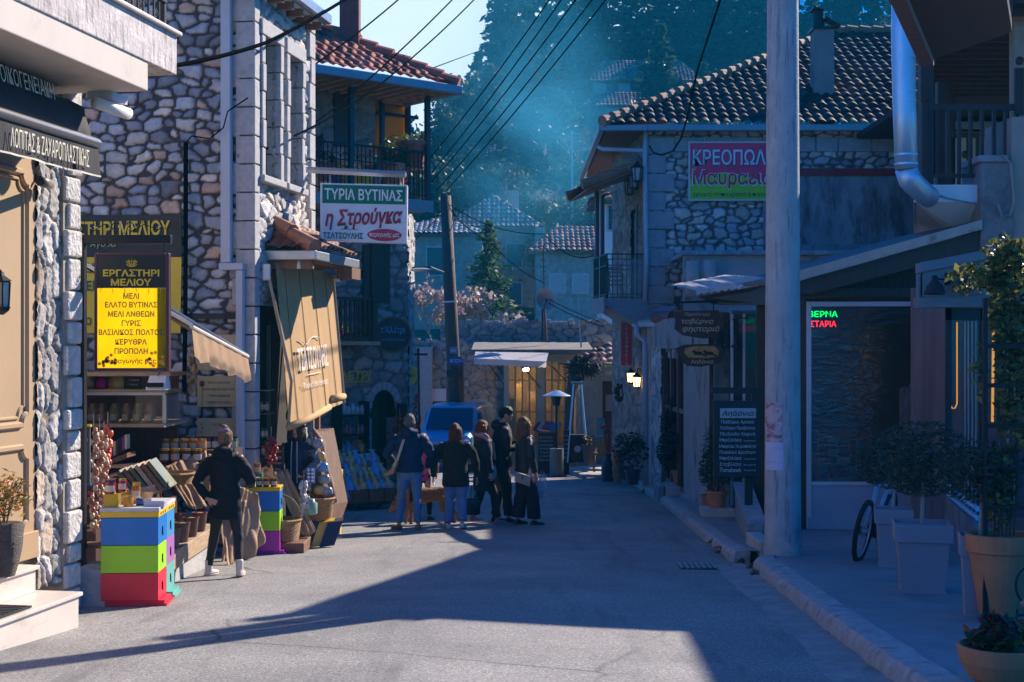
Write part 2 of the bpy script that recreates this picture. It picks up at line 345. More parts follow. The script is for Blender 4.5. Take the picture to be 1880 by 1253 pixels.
def kerbx(y):return float(np.interp(y,[4,8.9,11.3,15.6,16.6,22,27,38.4,42,46],[2.22,2.32,2.41,2.62,2.56,2.72,2.87,2.8,2.2,1.5]))
mb=MB();ys=np.concatenate([np.linspace(3,46,87)]);cols=16;vs=[]
for y in ys:
 x1=kerbx(y)+.02
 for i in range(cols+1):
  x=-7.5+(x1+7.5)*i/cols;vs.append((x,y,gz(y)+.012+.02*noise.noise((x*.5,y*.5,1))+.02*(1-((x+.4)/3.2)**2 if abs(x)<3.5 else 0)))
n=cols+1;mb.add(vs,[(j*n+i,j*n+i+1,(j+1)*n+i+1,(j+1)*n+i)for j in range(len(ys)-1)for i in range(cols)])
struct(mb.build('road',ASPH,smooth=True))
KERB=M('worn concrete kerb',(.40,.37,.36),r=.85,var=.3,vs=7,bump=.7,bs=30,dirt=((.13,.10,.08),6,.56,(1,1,1)))
PAVE=M('smooth concrete pavement',(.24,.25,.26),r=.6,var=.2,vs=3,bump=.12,bs=45,dirt=((.12,.12,.12),1.2,.58,(.4,2.2,1)))
# gutter strip and kerb stones, pavement
mb=MB()
ys=np.linspace(5,16.2,40)
for a,b in zip(ys[:-1],ys[1:]):
 q=[(kerbx(y)-w,y,gz(y)+h)for y in(a,b)for w,h in((.36+.03*math.sin(y*3),.018),(-.03,.044))]
 mb.add([q[0],q[1],q[3],q[2]],[(0,1,2,3)])
struct(mb.build('gutter',M('pale gutter concrete',(.30,.29,.28),r=.8,var=.3,vs=5,bump=.5,bs=35,dirt=((.08,.08,.08),4,.56,(1,1,1))),smooth=True))
def kerb(y0,y1,h,w,name,rr=.05,curl=0):
 mb=MB();rings=[];k=max(6,int((y1-y0)/.12))
 for i in range(k+1):
  y=y0+(y1-y0)*i/k;t=(y-(y1-.7))/.7;x=kerbx(y)+(curl*t*t if t>0 else 0);z=gz(y);j=.018*noise.noise((y*2.5,0,h))+.012*noise.noise((y*9,2,h));hh=h+.012*noise.noise((y*3,7,1))
  rings.append([V(x+j,y,z-.1),V(x+.012+j,y,z+hh*.45),V(x+.02+j*1.4,y,z+hh-rr),V(x+.03+rr*.5,y,z+hh-.008),V(x+.06+rr,y,z+hh),V(x+w,y,z+hh+.004),V(x+w,y,z-.1)])
 mb.ring(rings,True);return struct(mb.build(name,KERB,smooth=False))
kerb(5,16.15,.17,.24,'kerb',curl=.35);kerb(16.6,27,.15,.22,'kerb');kerb(27,44,.14,.2,'kerb')
mb=MB();ys=np.linspace(4,48,89)
for a,b in zip(ys[:-1],ys[1:]):
 if a>15.9 and b<17.0:off=.5
 else:off=0
 q=[(kerbx(a)+.2+off,a,gz(a)+.158),(14,a,gz(a)+.18),(14,b,gz(b)+.18),(kerbx(b)+.2+off,b,gz(b)+.158)]
 mb.add(q,[(0,1,2,3)])
struct(mb.build('pavement',PAVE))
def PV(px,py): # pixel -> pavement
 y=12.0
 for _ in range(60):y=.5*y+.5*(gz(y)+.16)*FPX/(640-py)
 return Vector(((px-940)/FPX*y,y,gz(y)+.16))
# drain grate across the road edge
t=thing('drain_grate','small iron drain grate set flush in the shaded asphalt by the kerb gap','drain grate',G(1280,1047))
g0=G(1280,1047);mb=MB();mb.box(g0.x-.2,g0.x+.2,g0.y-.17,g0.y+.17,g0.z+.03,g0.z+.045);mb.build('pit',BLACK,t)
mb=MB()
for i in range(7):mb.box(g0.x-.2+i*.062,g0.x-.2+i*.062+.028,g0.y-.17,g0.y+.17,g0.z+.045,g0.z+.06)
mb.build('bars',ZINC,t)
# ------------------------------------------------------------------ left building with cafe door
A=Fr((-3.83,12.4,0),(.168,.986),(.986,-.168))
TANW=M('tan painted door panel',(.46,.31,.17),r=.55,var=.06,vs=2,bump=.05,bs=30)
SOFF=M('warm plaster soffit',(.62,.55,.47),r=.8,var=.08,vs=2,dirt=((.4,.34,.28),1.5,.6,(1,1,1)))
PLAST=M('stained whitish render',(.60,.55,.52),r=.9,var=.28,vs=5,bump=.5,bs=28,dirt=((.20,.17,.16),4.5,.50,(3,3,.5)))
MARB=M('cream marble step',(.68,.60,.52),r=.35,var=.12,vs=1.6,dirt=((.5,.40,.31),1.6,.56,(1,1,2.5)))
ba=thing('corner_building','tan fronted building with rubble stone pillar and white balcony overhead at the near left','building',A.p(0,0,gz(12.4)))
mb=MB(A.T);mb.box(-7,-.06,-6,-.14,-2.6,5.2);mb.build('wall',PLAST,ba)
rubble('stone_pillar',ba,A.p(-.66,0,-1.99),A.u,(0,0,1),.42,4.2,sw=.13,sh=.24,depth=.038,res=.014,seed=5,mort=.1,warp=.012,p=3.4,rough=.3,
 pal=[(.50,.46,.42),(.38,.36,.34),(.55,.52,.48),(.30,.28,.26),(.46,.36,.27)],mortar=(.20,.16,.12))
mb=MB(A.T);z=-2.25;rg=random.Random(4);i=0
while z<2.2:
 h=rg.uniform(.16,.30);w=.26 if i%2 else .20;mb.box(-w,.01,-.3,.085+rg.uniform(-.012,.012),z,z+h-.018);z+=h;i+=1
mb.build('quoin_stones',M('pitted cream quoin',(.56,.53,.49),r=.9,var=.25,vs=8,bump=1.2,bs=26,dirt=((.2,.17,.14),14,.55,(1,1,1))),ba,bevel=.02)
mb=MB(A.T);mb.box(-.26,-.01,-.3,.045,-2.25,2.2);mb.build('mortar_bed',M('sandy mortar',(.36,.29,.22),r=.95,var=.2,bump=.4),ba)
mb=MB(A.T);mb.box(-3.2,-.66,-.14,.0,-1.72,2.1);dpan=mb.build('door_panel',TANW,ba)
# raised moulding: frame of the panel with notched corners
def moulding(u0,u1,z0,z1,n,nt_=.09):
 pts=[(u0+nt_,z0),(u1-nt_,z0)]
 for c,s in(((u1,z0),0),((u1,z1),1),((u0,z1),2),((u0,z0),3)):
  pass
 arc=[]
 for(cu,cz),a0 in(((u1,z0),180),((u1,z1),270),((u0,z1),0),((u0,z0),90)):
  for k in range(7):
   a=R_(a0-90*k/6)if True else 0;arc.append(A.p(cu+nt_*math.cos(a),n,cz+nt_*math.sin(a)))
 return arc+[arc[0]]
mb=MB();arc=moulding(-1.55,-.80,-.62,1.43,.006);mb.tube(arc,.028,6);arc=moulding(-1.49,-.86,-.56,1.37,.004);mb.tube(arc,.014,6)
mb.build('panel_moulding',TANW,dpan)
mb=MB();arc=moulding(-1.55,-.80,-1.5,-.80,.006);mb.tube(arc,.026,6);mb.build('panel_moulding',TANW,dpan)
mb=MB(A.T);mb.box(-3.2,-.66,0,.035,-1.72,-1.5);mb.build('plinth',TANW,ba,bevel=.006)
# balcony
bal=MB(A.T);bal.box(-7,.145,-.2,.9,2.38,2.72);bl=bal.build('balcony',PLAST,ba,bevel=.008)
mb=MB(A.T);mb.box(-7,-.42,-.2,.885,2.14,2.40);mb.build('balcony_slab',SOFF,bl,bevel=.01)
mb=MB(A.T);mb.box(-7,.175,-.2,.94,2.722,2.755);mb.build('coping',MARB,bl,bevel=.008)
rl=MB(A.T)
for i in range(40):
 u=-4.2+i*.107;rl.box(u-.008,u+.008,.80,.816,2.755,3.6)
rl.box(-4.3,.10,.785,.83,3.0,3.02);rl.box(.075,.115,.775,.815,2.755,3.7)
for i in range(14):
 u=-4+i*.3
 for s in(0,1):
  pts=[A.p(u+.05*math.cos(k*.7)*(1-k*.08),.81,2.86+s*.13+.05*math.sin(k*.7)*(1-k*.08))for k in range(11)]
  T0=rl.T;rl.T=None;rl.tube(pts,.007,5);rl.T=T0
rl.build('railing',IRON,bl)
# steps
st=thing('marble_steps','two cream marble steps in front of the tan door at the bottom left','steps',A.p(-3,.3,gz(11)))
mb=MB(A.T);mb.box(-6,-1.05,-.12,.58,-2.9,-1.965);s1=mb.build('lower_step',MARB,st)
mb=MB(A.T);mb.box(-6,-1.02,-.12,.605,-1.962,-1.93);mb.build('tread',MARB,s1,bevel=.006)
mb=MB(A.T);mb.box(-6,-1.10,-.12,.24,-1.927,-1.755);s2=mb.build('upper_step',MARB,st)
mb=MB(A.T);mb.box(-6,-1.07,-.12,.265,-1.752,-1.72);mb.build('tread',MARB,s2,bevel=.006)
mb=MB(A.T);mb.box(-2.5,-1.75,.30,.56,-1.927,-1.912)
for i in range(12):mb.box(-2.48+i*.06,-2.45+i*.06,.31,.55,-1.912,-1.906)
tag(mb.build('doormat',M('black ribbed rubber',(.02,.02,.022),r=.8,bump=.4,bs=80)),'black ribbed doormat lying on the lower marble step','doormat')
# awning with lettered valance
aw=thing('cafe_awning','rolled black awning with chrome front bar and lettered valance under the white balcony','awning',A.p(-3,0,2.1))
BLKCAN=M('black canvas',(.022,.02,.023),r=.85,var=.15,vs=10,bump=.25,bs=30,stretch=(1,1,.1))
mb=MB(A.T);rings=[[V(u,n,z+.012*math.sin(u*9))for n,z in((0,2.06),(.30,2.05),(.44,1.98),(.50,1.80),(.52,1.72),(.5,1.70),(0,1.98))]for u in np.linspace(-6,-.70,60)]
mb.ring(rings);mb.build('canvas_hood',BLKCAN,aw,smooth=True)
mb=MB(A.T);mb.ring([[V(u,.55+.055*math.cos(a),1.675+.045*math.sin(a))for a in np.linspace(0,2*math.pi,12,endpoint=False)]for u in(-6,-.69)])
mb.build('front_bar',M('brushed aluminium bar',(.62,.62,.63),r=.25,var=.05,metal=.9),aw,smooth=True)
mb=MB(A.T);us=np.linspace(-6,-.68,50);vs=[(u,.57+.014*math.sin(u*6)*k+.01*math.sin(u*17)*k,1.64-.235*k)for k in(0,.5,1)for u in us]
mb.add(vs,[(j*50+i,j*50+i+1,(j+1)*50+i+1,(j+1)*50+i)for j in range(2)for i in range(49)]);val=mb.build('valance',BLKCAN,aw,smooth=True)
mb=MB(A.T);vs=[(u,.572+.014*math.sin(u*6)+.01*math.sin(u*17),z)for z in(1.412,1.398)for u in us]
mb.add(vs,[(i,i+1,51+i,50+i)for i in range(49)]);mb.build('valance_trim',CREAM,val)
text('ΛΟΠΙΤΑΣ & ΖΑΧΑΡΟΠΛΑΣΤΙΚΗΣ',CREAM,val,A.p(-1.52,.60,1.52),A.u,(0,0,1),w=1.22,h=.14,bold=.0)
text('ΑΗ ΟΙΚΟΓΕΝΕΙΑΚΗ',CREAM,aw,A.p(-1.75,.475,2.0),A.u,(-.15,0,1),w=1.0,h=.13)
# small fittings
t=thing('tube_lamp','short grey tube lamp fixed under the black awning above the stone pillar','lamp',A.p(-.72,.1,1.3))
mb=MB();mb.tube([A.p(-.98,.22,1.34),A.p(-.60,.1,1.36)],.042,12);h=mb.build('lamp_housing',M('grey powder coat',(.20,.17,.15),r=.4),t,smooth=True)
mb=MB();mb.tube([A.p(-.995,.224,1.338),A.p(-.978,.22,1.34)],.034,12);mb.build('lens',GLASS,h)
mb=MB();mb.tube([A.p(-.66,.12,1.36),A.p(-.66,-.1,1.42)],.012,6);mb.build('bracket',IRON,t)
t=thing('soffit_lamp','round white lamp cylinder under the balcony soffit at its far end','lamp',A.p(-.35,.55,2.05))
mb=MB();mb.tube([A.p(-.6,.5,2.03),A.p(-.22,.62,1.99)],.05,12);mb.build('lamp_housing',WHITE,t,smooth=True)
mb=MB(A.T);mb.box(-.5,-.2,.38,.60,2.07,2.137);mb.build('base_plate',PIPE,t)
t=thing('wall_lantern','black iron wall lantern hanging beside the tan door panel','lantern',A.p(-1.62,.2,.1))
c=P(2,540,10.95);mb=MB()
mb.lathe([(.02,.17),(.03,.14),(.085,.10),(.07,.095),(.07,.09)],c,6);mb.lathe([(.06,-.12),(.075,-.10),(.06,-.13),(.02,-.16)],c,6)
for k in range(6):mb.tube([c+V(.07*math.cos(k*1.047),.07*math.sin(k*1.047),.09),c+V(.06*math.cos(k*1.047),.06*math.sin(k*1.047),-.11)],.007,5)
mb.tube([c+V(0,0,.17),c+V(-.08,0,.24),c+V(-.22,.02,.22)],.012,6);lf=mb.build('frame',IRON,t)
mb=MB();mb.lathe([(.055,-.1),(.064,.088)],c,6);mb.build('pane',M('frosted lantern glass',(.4,.38,.33),r=.3,var=.1),t)
# wicker pot and plant
def leafball(name,mat,parent,c,r,n,size,rg,cols,asp=.45,droop=0,clumps=9,top=1.0,bias=.35):
 rs=np.random.RandomState(rg);c=np.array(c);r=np.array(r,float)
 ctr=rs.normal(size=(clumps,3));ctr/=np.linalg.norm(ctr,axis=1)[:,None];ctr*=rs.uniform(.35,.85,(clumps,1))
 k=rs.randint(0,clumps,n);p=ctr[k]+rs.normal(scale=bias,size=(n,3))*.75;L=np.linalg.norm(p,axis=1);p=p/np.maximum(1,L)[:,None]
 p=c+p*r;a=rs.normal(size=(n,3));a[:,2]=a[:,2]*.6-droop;a/=np.linalg.norm(a,axis=1)[:,None]
 b=np.cross(a,rs.normal(size=(n,3)));b/=np.maximum(1e-6,np.linalg.norm(b,axis=1))[:,None]
 s=size*rs.uniform(.55,1.3,n)[:,None];nn=np.cross(a,b)
 A0=p-a*s;B0=p+b*s*asp+nn*s*.15;C0=p+a*s;D0=p-b*s*asp+nn*s*.15
 co_=np.stack([A0,B0,C0,D0],1).reshape(-1,3);F=np.arange(4*n).reshape(n,4)
 cl=np.array(cols)[rs.randint(0,len(cols),n)]*rs.uniform(.65,1.35,(n,1));cc=np.concatenate([np.repeat(cl,4,0),np.ones((4*n,1))],1)
 return grid_mesh(name,parent,co_,F,np.clip(cc,0,1),mat,smooth=False)
LEAF=M('leaf',vc=True,r=.45,var=.2,vs=10)
_b=LEAF.node_tree.nodes['Principled BSDF'];_b.inputs['Subsurface Weight'].default_value=0
def translucent(m,f=.35):
 t=m.node_tree;b=t.nodes['Principled BSDF'];o=[n for n in t.nodes if n.type=='OUTPUT_MATERIAL'][0];s=b.inputs['Base Color'].links[0].from_socket
 tr=t.nodes.new('ShaderNodeBsdfTranslucent');x=t.nodes.new('ShaderNodeMixShader');x.inputs[0].default_value=f
 t.links.new(s,tr.inputs[0]);t.links.new(b.outputs[0],x.inputs[1]);t.links.new(tr.outputs[0],x.inputs[2]);t.links.new(x.outputs[0],o.inputs[0])
translucent(LEAF)
WICK=M('dark wicker weave',(.13,.095,.075),r=.6,var=.4,vs=8,bump=.9,bs=60,stretch=(1,1,5))
c=P(5,1042,10.75);c.z=-1.72;t=thing('wicker_planter','tall dark wicker planter standing on the upper marble step','planter',c)
mb=MB();rings=[]
for j in range(25):
 f=j/24;rr=(.085+.06*math.sin(min(1,f*1.3)*1.57))*1.0;rings.append([c+V((rr+.004*((k+j)%2))*math.cos(2*math.pi*k/40),(rr+.004*((k+j)%2))*math.sin(2*math.pi*k/40),.40*f)for k in range(40)])
mb.ring(rings);mb.build('pot',WICK,t);mb=MB();mb.lathe([(.13,.402),(.13,.40)],c,20);mb.build('soil',SOIL,t)
pl=thing('heavenly_bamboo','potted shrub with orange and green leaves growing from the wicker planter','plant',c+V(0,0,.4))
mb=MB()
for k in range(7):a=k*.9;mb.tube([c+V(.03*math.cos(a),.03*math.sin(a),.39),c+V(.06*math.cos(a),.06*math.sin(a),.55),c+V(.13*math.cos(a)+.03,.13*math.sin(a),.72)],.005,5)
mb.build('stem',WOOD,pl)
leafball('leaves',LEAF,pl,c+V(.02,0,.62),(.2,.18,.22),520,.035,3,[(.10,.14,.03),(.14,.17,.04),(.45,.16,.03),(.55,.22,.03),(.30,.20,.04)],asp=.25,clumps=14)
# ------------------------------------------------------------------ rubble stone building with the lettered porch
B=Fr((-3.32,18.0,0),(.168,.986),(.986,-.168))
bb=thing('stone_building','three storey rubble stone building with granite window surrounds and a grey downpipe on the left','building',B.p(0,0,gz(18)))
BP=[(.44,.44,.46),(.34,.35,.39),(.54,.51,.49),(.26,.29,.35),(.62,.56,.50),(.52,.36,.27),(.40,.42,.46),(.24,.24,.27)]
mb=MB(B.T);mb.box(.08,2.45,-5,-.08,-2.9,4.6);mb.build('wall_core',DARKIN,bb)
rubble('wall',bb,B.p(0,-2.9,-2.75),B.n,(0,0,1),2.78,7.4,sw=.225,sh=.135,depth=.045,res=.018,seed=11,pal=BP,mortar=(.055,.045,.045),mort=.2,p=5,warp=.03,jv=.6)
w1=(B.hit(474,75),B.hit(497,318));w2=(B.hit(516,95),B.hit(541,342))
wins=[(.30,.86,2.22,4.02),(1.28,1.80,2.22,3.98)]
rubble('wall',bb,B.p(.10,0,-2.75),B.u,(0,0,1),2.3,7.4,sw=.27,sh=.16,depth=.07,res=.022,seed=21,pal=[(.52,.50,.48),(.44,.43,.43),(.58,.55,.51),(.38,.36,.35),(.55,.47,.40)],mortar=(.30,.27,.24),mort=.1,
 holes=[(a-.10+.02,b-.10-.02,z0+2.75,z1+2.75)for a,b,z0,z1 in wins]+[(.0,1.75,.4,3.3)])
mb=MB(B.T);z=-2.7;i=0
while z<4.55:
 mb.box(-.045,.15,-.17-.05*(i%2),.085,z,z+.345);z+=.36;i+=1
mb.build('quoin_stones',GRANITE,bb,bevel=.012)
mb=MB(B.T);z=-2.7;i=0
while z<4.5:
 mb.box(2.27-.07*(i%2),2.46,-.2,.09,z,z+.345);z+=.36;i+=1
mb.build('quoin_stones',GRANITE,bb,bevel=.012)
for a,b,z0,z1 in wins:
 mb=MB(B.T)
 for k in range(5):
  h=(z1-z0)/5
  mb.box(a-.13,a,-.32,.11+.012*(k%2),z0+k*h,z0+(k+1)*h-.012);mb.box(b,b+.13,-.32,.11+.012*((k+1)%2),z0+k*h,z0+(k+1)*h-.012)
 mb.box(a-.15,b+.15,-.32,.12,z1,z1+.2);mb.box(a-.16,b+.16,-.32,.15,z0-.09,z0)
 wf=mb.build('window_surround',GRANITE,bb,bevel=.012)
 mb=MB(B.T);mb.box(a,b,-.34,-.30,z0,z1);mb.build('shutter',DKWOOD,wf)
# eave
mb=MB(B.T);mb.box(-.5,2.32,-.9,.27,4.60,4.68);ev=mb.build('eave',M('pale painted eave boards',(.55,.52,.48),r=.7,var=.12,vs=4),bb)
mb=MB(B.T)
for i in range(7):mb.box(-.3+i*.4,-.22+i*.4,-.5,.26,4.50,4.597)
mb.build('rafter_ends',WOOD,ev);mb=MB(B.T);mb.box(-.5,2.36,.273,.36,4.62,4.74);mb.build('gutter',ZINC,ev)
# downpipe
mb=MB(B.T);mb.box(-.16,-.06,-.20-.13,-.20,1.08,4.6);d0=mb.build('downpipe',PIPE,bb,bevel=.01)
mb=MB(B.T);mb.box(-.17,-.05,-.35,-.03,.985,1.075);mb.build('pipe_offset',PIPE,d0,bevel=.01)
mb=MB(B.T);mb.box(-.18,-.08,-.12,-.03,-1.9,.98);mb.build('downpipe',PIPE,bb,bevel=.008)
mb=MB()
pts=[P(455,180,17.6),P(418,205,17.75),P(410,235,17.8),P(385,255,17.85),P(352,250,17.9),P(341,262,17.95),P(341,420,17.95),P(340,600,17.95),P(338,720,17.95)]
mb.tube(pts[:6],.009,6);mb.tube(pts[5:],.03,6);mb.build('cable_conduit',CABLE,bb)
# ---- banner on the wall
def Bw(px,py,d=.08):u,z=Fr(B.p(0,0,0),B.n,-B.u).hit(px,py,d);return B.p(-d,u,z)
bn=thing('shop_banner','yellow and black honey shop banner stretched on the rubble wall behind the hanging sign','banner',Bw(235,500))
def quad4(name,mat,par,pts,d=.012):
 a=[Vector(p)for p in pts];n=(a[1]-a[0]).cross(a[3]-a[0]).normalized();mb=MB();mb.slab(a,n*d);return mb.build(name,mat,par)
quad4('header_panel',BLACK,bn,[Bw(60,395),Bw(333,395),Bw(333,472),Bw(60,472)]);quad4('body_panel',YEL,bn,[Bw(60,472.5),Bw(333,472.5),Bw(331,612),Bw(60,612)])
text('ΕΡΓΑΣΤΗΡΙ ΜΕΛΙΟΥ',M('yellow lettering',(.78,.56,.03),r=.5,var=.05),bn,Bw(196,420,.1),B.n,(0,0,1),w=1.72,h=.19,bold=.03)
text('Αγορά',M('pale green script',(.45,.55,.25),r=.5),bn,Bw(190,449,.1),B.n,(0,0,1),h=.11,shear=.3)
GRNT=M('dark green lettering',(.012,.10,.05),r=.5,var=.05)
text('ΜΕΛΙ',GRNT,bn,Bw(158,492,.1),B.n,(0,0,1),h=.13,bold=.03);text('ΕΛΕΙΑ',GRNT,bn,Bw(160,525,.1),B.n,(0,0,1),h=.13,bold=.03);text('ΑΠΟ',GRNT,bn,Bw(150,590,.1),B.n,(0,0,1),h=.1,bold=.03)
# ---- iron bracket and hanging honey sign
ib=thing('sign_bracket','black iron post with scrolled arm carrying the yellow honey sign','sign bracket',P(148,905,12.9))
Ys=12.9;mb=MB();p0,p1=P(140,432,Ys),P(157,1065,Ys);mb.box(p0.x,p1.x,Ys-.04,Ys+.05,-2.6,p0.z);mb.box(p0.x,P(315,0,Ys).x,Ys-.04,Ys+.04,P(0,448,Ys).z,P(0,432,Ys).z);mb.build('post',IRON,ib,bevel=.006)
mb=MB()
def scroll(cx,s,m):
 pts=[]
 for k in range(22):a=k*.42;rr=s*(1-k/26);pts.append(P(cx,418,Ys)+V(m*rr*math.cos(a),0,rr*math.sin(a)))
 return pts
for cx,s,m in((170,.03,1),(290,.03,-1),(213,.055,1),(240,.055,-1)):mb.tube(scroll(cx,s,m),.005,5)
for a,b in((170,213),(240,290)):mb.tube([P(a,426,Ys),P((a+b)/2,412,Ys),P(b,422,Ys)],.005,5)
mb.build('scrollwork',IRON,ib)
hs_=thing('honey_sign','hanging yellow and black sign listing honey products above the hive boxes','sign',P(245,575,Ys))
BRN=M('dark red brown frame',(.07,.02,.03),r=.4,var=.2)
mb=MB();a,b=P(175,465,Ys),P(312,682,Ys);i0,i1=P(181,470,Ys),P(306,676,Ys)
mb.box(a.x,i0.x,Ys-.04,Ys+.05,b.z,a.z);mb.box(i1.x,b.x,Ys-.04,Ys+.05,b.z,a.z);mb.box(i0.x,i1.x,Ys-.04,Ys+.05,b.z,i1.z);mb.box(i0.x,i1.x,Ys-.04,Ys+.05,i0.z,a.z);fr=mb.build('frame',BRN,hs_,bevel=.008)
a,b=P(181,470,Ys),P(306,529,Ys);mb=MB();mb.box(a.x,b.x,Ys-.036,Ys-.0305,b.z,a.z);mb.build('header',BLACK,hs_)
a,c_=P(181,530,Ys),P(306,676,Ys);mb=MB();mb.box(a.x,c_.x,Ys-.036,Ys-.0345,c_.z,a.z);bd=mb.build('body_panel',M('honey yellow print',(.95,.72,.015),r=.4,var=.10,vs=3),hs_);translucent(_m['honey yellow print'],.92)
mb=MB();rg=random.Random(2)
for k in range(26):
 px=rg.choice([rg.uniform(184,215),rg.uniform(262,303)]);py=672-abs(rg.gauss(0,14));q=P(px,py,Ys);mb.tube([V(q.x,Ys-.0385,q.z),V(q.x,Ys-.0362,q.z)],.016,6)
for k in range(6):q=P(187+k*22,531,Ys);mb.slab([V(q.x-.006,Ys-.037,q.z),V(q.x+.006,Ys-.037,q.z),V(q.x+.002,Ys-.037,q.z-.03-.02*(k%3)),V(q.x-.002,Ys-.037,q.z-.03-.02*(k%3))],(0,.0006,0))
mb.build('honeycomb_print',M('orange honey print',(.78,.33,.02),r=.4),bd)
X1=(1,0,0);Z1=(0,0,1);YT=M('yellow lettering');y_=Ys-.038
def stx(s,px,py,w,h,mt,par,bold=.03,Y=Ys,d=.038,**k):q=P(px,py,Y);return text(s,mt,par,V(q.x,Y-d,q.z),X1,Z1,w=w/FPX*Y if w else None,h=h/FPX*Y if h else None,bold=bold,**k)
stx('ΕΡΓΑΣΤΗΡΙ',243,502,103,13,YT,hs_);stx('ΜΕΛΙΟΥ',243,519,74,13,YT,hs_)
for s,py,w in(('ΜΕΛΙ',544,29),('ΕΛΑΤΟ ΒΥΤΙΝΑΣ',560,96),('ΜΕΛΙ ΑΝΘΕΩΝ',577,85),('ΓΥΡΙΣ',594,35),('ΒΑΣΙΛΙΚΟΣ ΠΟΛΤΟΣ',610.5,119),('ΚΕΡΥΘΡΑ',628,58),('ΠΡΟΠΟΛΗ',645,61)):stx(s,243,py,w,11,GRNT,hs_)
stx('παραγωγής μας',242,664,94,12,BLACK,hs_,bold=.02)
mb=MB();q=P(244,484,Ys)
for k in range(5):a=(k-2)*.62;mb.tube([V(q.x+.05*math.sin(a)*.3,Ys-.04,q.z-.02),V(q.x+.055*math.sin(a),Ys-.04,q.z+.012+.022*math.cos(a)),V(q.x+.02*math.sin(a),Ys-.04,q.z+.012)],.0035,5)
mb.tube([V(q.x+.045*math.cos(t),Ys-.04,q.z-.005+.025*math.sin(t))for t in np.linspace(math.pi,2*math.pi,9)],.004,5);mb.build('crown_emblem',YT,hs_)
mb=MB()
for px in(196,301):
 for k in range(4):q=P(px,449+k*4.2,Ys);mb.tube([q+V(.007*math.cos(t),0,.011*math.sin(t))if k%2 else q+V(0,.007*math.cos(t),.011*math.sin(t))for t in np.linspace(0,6.28,9)],.0025,4)
mb.build('chain',IRON,hs_)
# ---- sloping stall awning
sa=thing('stall_awning','faded brown canvas awning sloping over the honey stall behind the hanging sign','awning',P(300,560,15))
CANV=M('faded brown canvas',(.30,.185,.10),r=.85,var=.2,vs=4,bump=.25,bs=30,dirt=((.15,.09,.05),2,.6,(1,1,1)))
e0,e1=P(352,600,14.4),P(455,655,17.3);b0,b1=V(e0.x-1.3,14.4-.1,e0.z+.75),V(e1.x-1.3,17.2,e1.z+.8)
mb=MB();nv=16;vs=[]
for k in range(2):
 for j in range(9):
  for i in range(nv+1):
   f,g=i/nv,j/8;q=b0.lerp(b1,f).lerp(e0.lerp(e1,f),g);q=q+V(0,0,-.05*math.sin(math.pi*f*3%math.pi)*g-.02*k);vs.append(q)
fs=[(k*9*(nv+1)+j*(nv+1)+i,k*9*(nv+1)+j*(nv+1)+i+1,k*9*(nv+1)+(j+1)*(nv+1)+i+1,k*9*(nv+1)+(j+1)*(nv+1)+i)for k in range(2)for j in range(8)for i in range(nv)]
mb.add(vs,fs);mb.build('canvas',CANV,sa,smooth=True)
mb=MB();vs=[]
for j in range(4):
 for i in range(41):f=i/40;q=e0.lerp(e1,f);vs.append(q+V(.03*j/3+.02*math.sin(f*40)*j/3,0,-.10*j*(1+.08*math.sin(f*23))-.03*math.sin(math.pi*((f*3)%1))))
mb.add(vs,[(j*41+i,j*41+i+1,(j+1)*41+i+1,(j+1)*41+i)for j in range(3)for i in range(40)]);mb.build('valance',CANV,sa,smooth=True)
mb=MB();mb.tube([b0+V(0,0,.02),e0+V(0,0,.015)],.02,6);mb.tube([b1+V(0,0,.02),e1+V(0,0,.015)],.02,6);mb.tube([e0,e1],.022,8);mb.build('frame',M('white lacquered tube',(.7,.66,.6),r=.4),sa)
# ---- porch roof on the street front
po=thing('porch_roof','small clay tiled porch roof with zinc gutter over the cheese shop entrance','porch roof',B.p(.9,.4,1.3))
c0=P(573,462,18.35);pf=Fr((c0.x,c0.y,0),B.u,B.n);zg=c0.z
mb=MB(pf.T);mb.box(0,1.95,-.83,0,zg-.12,zg-.06);mb.build('soffit',WOOD,po)
mb=MB(pf.T);mb.box(-.06,2.0,.0,.07,zg-.11,zg+.01);mb.box(-.07,-.003,-.84,.07,zg-.11,zg+.012);mb.build('gutter',ZINC,po,bevel=.012)
tiles('tiles',po,pf.p(0,.03,zg+.01),pf.u,(Vector((-B.n.x*.75,-B.n.y*.75,.40))),1.95,.92,per=.20,row=.33,amp=.055,seed=3,poly=[(0,0),(1.95,0),(1.95,.92),(.45,.92)],pal=[(.33,.20,.14),(.28,.15,.10),(.40,.26,.18),(.24,.13,.10)])
tiles('tiles',po,pf.p(0,-.84,zg+.01),B.n,Vector((B.u.x*.62,B.u.y*.62,.42)),.87,.62,per=.20,row=.33,amp=.055,seed=4,poly=[(0,0),(.87,0),(.15,.62),(0,.62)])
ridge('ridge_tiles',po,pf.p(-.02,.05,zg+.03),pf.p(.45,-.72,zg+.46),r=.085)
mb=MB(pf.T);mb.box(0.02,.08,-.80,-.74,-2.7,zg-.12);mb.build('post',WOOD,po);mb=MB(pf.T);mb.box(1.86,1.93,-.56,-.49,-2.8,zg-.12);mb.build('post',WOOD,po)
mb=MB(pf.T);mb.box(.02,.08,-.8,0,zg-.22,zg-.12);mb.box(1.5,1.93,-.12,.10,zg-.28,zg-.12);mb.build('beam',WOOD,po)
t=thing('spot_lamp','small white spot lamp under the porch roof gutter','lamp',P(548,488,18.4));q=P(549,478,18.4)
mb=MB();mb.tube([q,q+V(0,0,-.03)],.02,8);mb.tube([q+V(0,0,-.03),q+V(0,-.01,-.11)],[.022,.03],10);mb.build('lamp_housing',WHITE,t,smooth=True)
t=thing('security_camera','white security camera under the far end of the porch roof','camera',P(620,512,20));q=P(619,512,20)
